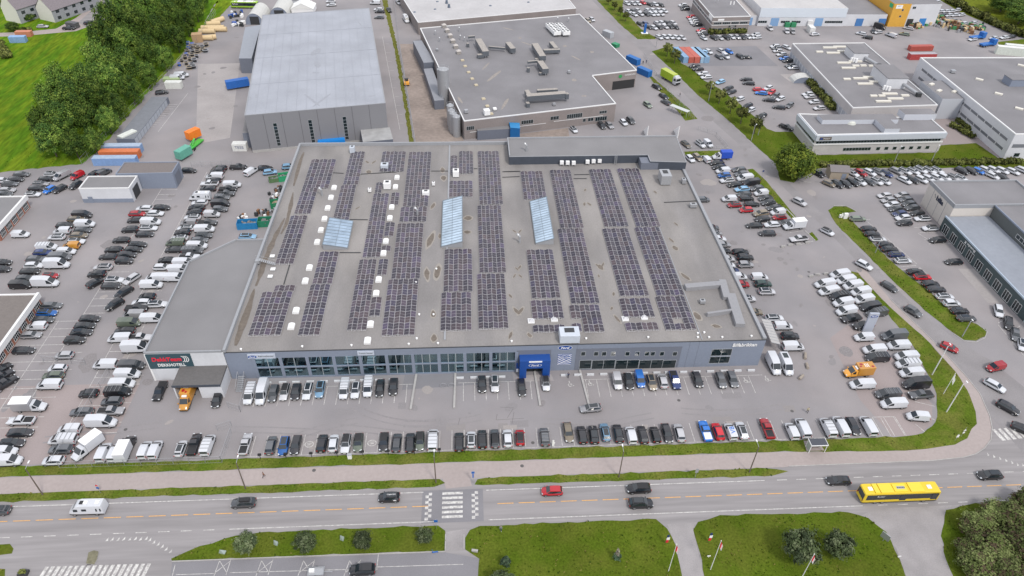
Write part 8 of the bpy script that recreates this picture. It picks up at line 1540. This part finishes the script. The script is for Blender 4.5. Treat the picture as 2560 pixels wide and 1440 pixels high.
container(*EI(1310,505),12.2,.03,(.40,.06,.06),'long dark red container in the far right yard',top=(.35,.33,.36)); container(*EI(1300,430),11,.05,(.38,.08,.06),'second red container behind the long one',h=2.2)
container(*EH(1870,275),5,1.5,(.66,.66,.65),'white container before the white hall, front',h=2.8); container(*EH(1850,215),5,1.5,(.66,.66,.65),'white container before the white hall, rear',h=2.8)
for i,(x,y) in enumerate(((1665,222),(1715,222))): container(*EH(x,y),4,1.5,(.03,.22,.10),'green refuse container before the white hall, %s'%['left','right'][i],h=1.9,group='green refuse containers')
for i,(x,y) in enumerate(((350,540),(445,640))): container(*EH(x,y),6.5,-.95,(.015,.13,.40),'blue compactor container by the factory fence, %s'%['rear','front'][i],h=2.6,group='blue compactor containers')
container(*EH(135,315),5,-.9,(.40,.42,.45),'grey container beside the factory east wall'); container(*EH(200,400),3,-.9,(.03,.25,.12),'green bin container beside the factory east wall',h=1.5)
container(*EI(2080,470),13.6,-.28,(.62,.66,.60),'white topped semi trailer with green side, right top edge',h=3.6,top=(.66,.66,.66)); container(*EI(2150,455),13.6,-.28,(.64,.66,.64),'second white topped semi trailer at the right top edge',h=3.6)
container(*kpx(165,360),6.5,.05,(.22,.36,.58),'pale blue container at the upper left field edge',h=2.6); container(*kpx(215,310),6.5,.05,(.50,.20,.12),'rusty orange container behind the pale blue one',h=2.3)
container(*kpx(630,235),5.5,-.35,(.10,.10,.11),'black box trailer in the lane by the houses',h=2.4)
for x,y,lb in ((1790,335,'left blue lorry cab in the far right yard'),(1880,395,'right blue lorry cab in the far right yard')): 
    b = G(*EI(x,y)); o = thing('lorry',lb,'lorry',b,None,.3); q = MB(); q.box(-4.5,-1.2,.9,1.5,1.2,1.5,0); q.box(1.6,-1.25,.6,3.8,1.25,3.1,0); e = bpy.data.objects.new('body',q.mesh('body',[mat('lorry_blue',(0.02,0.13,0.42),0.4)])); COL.objects.link(e); e.parent = o; q = MB(); q.face([(3.82,-1.1,1.7),(3.82,1.1,1.7),(3.82,1.05,2.8),(3.82,-1.05,2.8)]); e = bpy.data.objects.new('windscreen',q.mesh('windscreen',[CG])); COL.objects.link(e); e.parent = o
    for xx in (-3.5,-2.2,2.8):
        for s in (-1,1): e = bpy.data.objects.new('wheel',SHARED[('wheel',.48)]); COL.objects.link(e); e.parent = o; e.location = (xx,s*1.0,.48)
# skips and scrap behind the annex
def skip(px,py,l,w_,h,rz,col,label,fill=None):
    b = G(px,py); o = thing('skip',label,'skip',(b.x,b.y,.02),None,rz); m = mat('skip_%02x%02x%02x'%tuple(int(c*255) for c in col),col,.6,n=.12,ns=1.5); q = MB(); t = .1
    q.box(-l/2,-w_/2,0,l/2,w_/2,.15); q.box(-l/2,-w_/2,.15,l/2,-w_/2+t,h); q.box(-l/2,w_/2-t,.15,l/2,w_/2,h); q.box(-l/2,-w_/2+t,.15,-l/2+t,w_/2-t,h); q.box(l/2-t,-w_/2+t,.15,l/2,w_/2-t,h)
    for k in range(5): x = -l/2+.5+(l-1)*k/4; q.box(x,-w_/2-.05,.1,x+.1,-w_/2,h)
    e = bpy.data.objects.new('body',q.mesh('body',[m])); COL.objects.link(e); e.parent = o; q = MB(); r = random.Random(int(px))
    for k in range(14): q.cbox((r.uniform(-l/2+.6,l/2-.6),r.uniform(-w_/2+.5,w_/2-.5),h*.55),r.uniform(.4,1.2),r.uniform(.3,.8),r.uniform(.2,.5),r.uniform(0,3))
    e = bpy.data.objects.new('scrap',q.mesh('scrap',[mat('scrap_wood',(0.30,0.24,0.17),.9,n=.3,ns=2) if fill else mat('scrap_metal',(0.17,0.17,0.17),.6,n=.4,ns=2)])); COL.objects.link(e); e.parent = o
skip(621,568,5.6,2.5,2.1,.07,(.015,.19,.42),'blue skip behind the tyre store'); skip(668,562,4.6,2.5,2.1,.07,(.02,.20,.11),'dark green skip right of the blue one'); skip(697,515,4.6,2.4,1.9,.3,(.02,.22,.10),'green skip full of wood by the west wall',True); skip(718,448,5.0,2.6,1.9,.25,(.03,.33,.15),'bright green skip with raised lid by the west wall'); skip(690,452,4.2,2.0,1.3,.3,(.10,.18,.08),'olive flat tank trailer behind the skips')
for i,(px,py) in enumerate(((663,528),(700,478),(708,482),(695,490),(690,500),(705,497))): b = G(px,py); q = MB(); r = random.Random(i)
# scrap heaps
for i,(px,py,s) in enumerate(((663,535,1.2),(702,480,1.4),(695,498,1.3),(605,548,.7))):
    b = G(px,py); r = random.Random(i+3); q = MB()
    for k in range(26): q.cbox(b+Vector((r.gauss(0,s),r.gauss(0,s*.8),0)),r.uniform(.3,1.1),r.uniform(.3,.8),r.uniform(.3,1.5),r.uniform(0,3),r.choice((0,0,1,2,3)))
    tag(q.build('scrap_heap',[M_DARK,M_STEEL,M_WHITE,mat('rust',(0.20,0.10,0.05),.9)],loc=b),'heap of discarded car parts by the west wall, %s'%['beside the blue skip','rear one','middle one','small pale one on the skip corner'][i],'scrap heap')
# cable drums and timber at the warehouse yard edge
CB = mat('drum_black',(0.03,0.03,0.035),.6); CBL = mat('drum_blue',(0.03,0.10,0.40),.6); CBG = mat('drum_wood',(0.33,0.28,0.21),.9); CRM = mat('cream_roll',(0.60,0.46,0.27),.8,n=.06,ns=2)
r = random.Random(17); n = 0
for i,(x,y) in enumerate(((1612,372),(1650,378),(1640,400),(1620,408),(1680,395),(1700,405),(1735,400),(1770,385),(1610,440),(1655,440),(1695,440),(1740,425),(1765,435),(1600,470),(1650,470),(1690,485),(1590,495),(1630,510),(1670,520),(1560,520),(1600,545),(1650,555),(1540,555),(1625,580),(1665,575))):
    b = G(*kpx(x,y+12)); rr_ = r.uniform(.9,1.35); h = r.uniform(.9,1.3); m = CBL if i in (0,1,3,22,13) else CB; q = MB(); q.cyl(b,b+Vector((0,0,.1)),rr_,rr_,12,0); q.cyl(b+Vector((0,0,.1)),b+Vector((0,0,h)),rr_*.62,rr_*.62,10,1); q.cyl(b+Vector((0,0,h)),b+Vector((0,0,h+.1)),rr_,rr_,12,0); q.cyl(b+Vector((0,0,h+.1)),b+Vector((0,0,h+.14)),rr_*.7,rr_*.7,10,1)
    tag(q.build('cable_drum',[CBG if i%3 else M_STEEL,m],loc=b),'%s cable drum lying flat at the edge of the warehouse yard, %s from the rear'%('blue' if m is CBL else 'black',ORD(i+1)),'cable drum','cable drums in the warehouse yard')
for i,(x,y,l,a) in enumerate(((1870,270,4,0),(1830,258,5,.05),(1780,288,3.4,0),(1770,345,3,0),(1805,340,2.6,.3),(1880,190,2.5,.9),(1855,200,2.5,.9),(1835,222,3,.2))):
    b = G(*kpx(x,y)); q = MB(); d = Vector((math.cos(a),math.sin(a),0))*l; q.cyl(b-d+Vector((0,0,1.1)),b+d+Vector((0,0,1.1)),1.1,1.1,14); q.cyl(b-d*1.02+Vector((0,0,1.1)),b-d*.98+Vector((0,0,1.1)),1.15,1.15,14); tag(q.build('cream_roll',CRM,loc=b),'big cream coloured roll stacked by the tree belt fence, %s'%(ORD(i+1)+' in the pile'),'roll','cream rolls by the fence')
b = G(*kpx(1700,355)); tag(MB().cbox(b,4.2,3.2,3.4,.2).cbox(b+Vector((0,0,3.4)),4.3,3.3,.12,.2).build('timber_stack',mat('timber',(0.42,0.28,0.16),.9,n=.15,ns=3),loc=b),'tall stack of brown timber crates by the cream rolls','timber stack')
for i,(px,py,lb) in enumerate(((596,62,'heap of white sacks and blue crates left of the arched tent'),(590,40,'heap of white sacks behind the first one'))):
    b = G(px,py); r = random.Random(i); q = MB()
    for k in range(22): q.cbox(b+Vector((r.gauss(0,1.5),r.gauss(0,1.5),0)),1,1,r.uniform(.6,1.8),r.uniform(0,1),r.choice((0,0,1,2)))
    q.cbox(b,4.2,4.2,.15,.3,2); tag(q.build('goods_heap',[M_WHITE,CBL,M_DARK],loc=b),lb,'goods heap')
for i,(px,py) in enumerate(((2360,60),(2385,58),(2350,66),(2395,72),(2415,78),(2440,70),(2290,68),(2300,60),(2340,45),(2330,58))):
    b = G(px,py); r = random.Random(i+30); q = MB()
    for k in range(24): q.cbox(b+Vector((r.gauss(0,2.2),r.gauss(0,1.8),0)),r.uniform(.5,2),r.uniform(.5,1.5),r.uniform(.4,2.2),r.uniform(0,3),r.choice((0,1,2,3,4)))
    tag(q.build('scrap_heap',[M_DARK,M_STEEL,CRM,mat('rust',(0.20,0.10,0.05),.9),mat('skip_green',(0.05,0.22,0.08),.7)],loc=b),'mixed scrap heap in the far right yard by the tower','scrap heap','scrap heaps in the far right yard')
b = G(1017,212); o = thing('dumper','small orange dumper on the gravel alley by the factory','dumper',b); q = MB(); q.cbox(b+Vector((0,0,.6)),2.0,3.0,1.0,.1); q.build('body',PAINTS['o'],o); q = MB(); q.cbox(b+Vector((0,.3,1.6)),1.5,1.2,.9,.1); q.build('cab',M_DARK,o); q = MB()
for s in (-1,1):
    for yy in (-1,1): q.cyl((b.x+s*.9-.15,b.y+yy,.4),(b.x+s*.9+.15,b.y+yy,.4),.42)
q.build('wheel',M_BLACK,o)
b = G(830,362,0); tag(MB().cbox(b,9,4,2.4,.2).cbox(b+Vector((0,0,2.4)),8.6,3.6,.15,.2).build('blue_tank',mat('bright_blue',(0.01,0.22,0.62),.4),loc=b),'bright blue flat container between showroom and warehouse','container')
b = G(1690,95); 
b = G(*EH(450,285)); o = thing('pylon_sign','blue sign column on a white base by the packed lot','sign',b); MB().cbox(b,3.2,2.2,.2).build('base',M_WHITE,o); MB().cbox(b+Vector((0,0,.2)),1.0,.8,4.2).build('column',SB,o)
c = G(*EH(1815,715)); o = thing('arched_shelter','pale arched shelter against the pale brick hall','shelter',c); q = MB()
for i in range(8):
    t0,t1 = math.pi*i/8,math.pi*(i+1)/8; q.face([(c.x-4.5*math.cos(t),c.y+s,2.6*math.sin(t)) for t,s in ((t0,0),(t0,5),(t1,5),(t1,0))])
q.build('canvas',mat('tent_canvas',(0.52,0.52,0.50),0.7),o); MB().face([(c.x-4.5*math.cos(math.pi*i/8),c.y+.1,2.6*math.sin(math.pi*i/8)) for i in range(9)]).build('front_panel',C_CLAD,o)
for px,py,lb in ((1666,330,'white triangular wing wall left of the dock behind the showroom'),(1692,330,'white triangular wing wall right of the dock behind the showroom')): b = G(px-50 if px < 1680 else px+1,345); q = MB(); q.add([(b.x,b.y,0),(b.x,b.y+6,0),(b.x,b.y,4.6),(b.x+.25,b.y,0),(b.x+.25,b.y+6,0),(b.x+.25,b.y,4.6)],[(0,2,1),(3,4,5),(0,3,5,2),(2,5,4,1)]); tag(q.build('dock_wall',M_WHITE,loc=b),lb,'wall')
# ================================================================ people
def person_mesh(step, arms, mats):
    vs = [(0,0,.95),(0,0,1.18),(0,0,1.42),(0,0,1.52),(.02,0,1.66),(.02,0,1.76), (0,.09,.92),(step,.10,.50),(step*.6-.06,.10,.06),(step*.6+.12,.10,.03),(0,-.09,.92),(-step*.6,-.10,.50),(-step*1.3,-.10,.10),(-step*1.3+.14,-.10,.04),(0,.19,1.42),(-arms*.6,.24,1.14),(arms*.2,.25,.90),(arms*.3,.25,.80),(0,-.19,1.42),(arms*.6,-.24,1.14),(arms*1.3,-.25,.92),(arms*1.5,-.25,.83)]
    ed = [(0,1),(1,2),(2,3),(3,4),(4,5),(0,6),(6,7),(7,8),(8,9),(0,10),(10,11),(11,12),(12,13),(2,14),(14,15),(15,16),(16,17),(2,18),(18,19),(19,20),(20,21)]
    rad = [.15,.14,.16,.06,.10,.085,.10,.075,.05,.045,.10,.075,.05,.045,.065,.05,.04,.045,.065,.05,.04,.045]
    me = bpy.data.meshes.new('p'); me.from_pydata(vs,ed,[]); ob = bpy.data.objects.new('p',me); COL.objects.link(ob); sk = ob.modifiers.new('s','SKIN'); ob.modifiers.new('d','SUBSURF').levels = 1
    for i,sv in enumerate(me.skin_vertices[0].data): sv.radius = (rad[i],rad[i]*.95); sv.use_root = (i == 0)
    dg = bpy.context.evaluated_depsgraph_get(); out = bpy.data.meshes.new_from_object(ob.evaluated_get(dg)); bpy.data.objects.remove(ob)
    out.materials.clear()
    for m in mats: out.materials.append(m)
    for f in out.polygons:
        z = f.center.z; y = abs(f.center.y); f.material_index = 3 if z > 1.72 or (z > 1.6 and f.center.x < -.01) else 2 if z > 1.50 or (z < .87 and y > .2) else 0 if z > .93 or y > .17 else 4 if z < .09 else 1
        f.use_smooth = True
    return out
SKN = mat('skin',(0.45,0.28,0.20),.6); HR = mat('hair_brown',(0.06,0.04,0.03),.7); DK = mat('cloth_dark',(0.03,0.03,0.04),.8); GY = mat('cloth_grey',(0.22,0.22,0.25),.8); BR = mat('cloth_brown',(0.20,0.09,0.05),.8); NV = mat('cloth_navy',(0.03,0.045,0.10),.8); SH = mat('shoe_pale',(0.5,0.5,0.5),.7); YL = mat('cloth_cream',(0.45,0.40,0.28),.8)
for px,py,a,st,cl,lb in ((661,1194,20,.26,(BR,DK,SKN,HR,SH),'person in brown top and dark trousers walking on the footpath'),(1420,945,75,.12,(NV,DK,SKN,HR,DK),'person in navy clothes standing in the empty bay before the showroom'),(2017,1032,250,.2,(YL,DK,SKN,HR,DK),'person in cream and black walking across the right forecourt'),(1252,1328,260,.12,(GY,NV,SKN,HR,SH),'person in grey top walking on the lower lawn edge'),(1607,161,280,.15,(DK,DK,SKN,HR,DK),'left person in dark clothes standing by the blue compactors'),(1615,159,280,.12,(NV,DK,SKN,HR,DK),'right person in dark clothes standing by the blue compactors'),(1699,242,300,.3,(DK,GY,SKN,HR,SH),'person running along the side road edge')):
    b = G(px,py); e = bpy.data.objects.new('person',person_mesh(st,st*.8,cl)); COL.objects.link(e); e.location = (b.x,b.y,.04); e.rotation_euler = (0,0,math.radians(a)); tag(e,lb,'person')
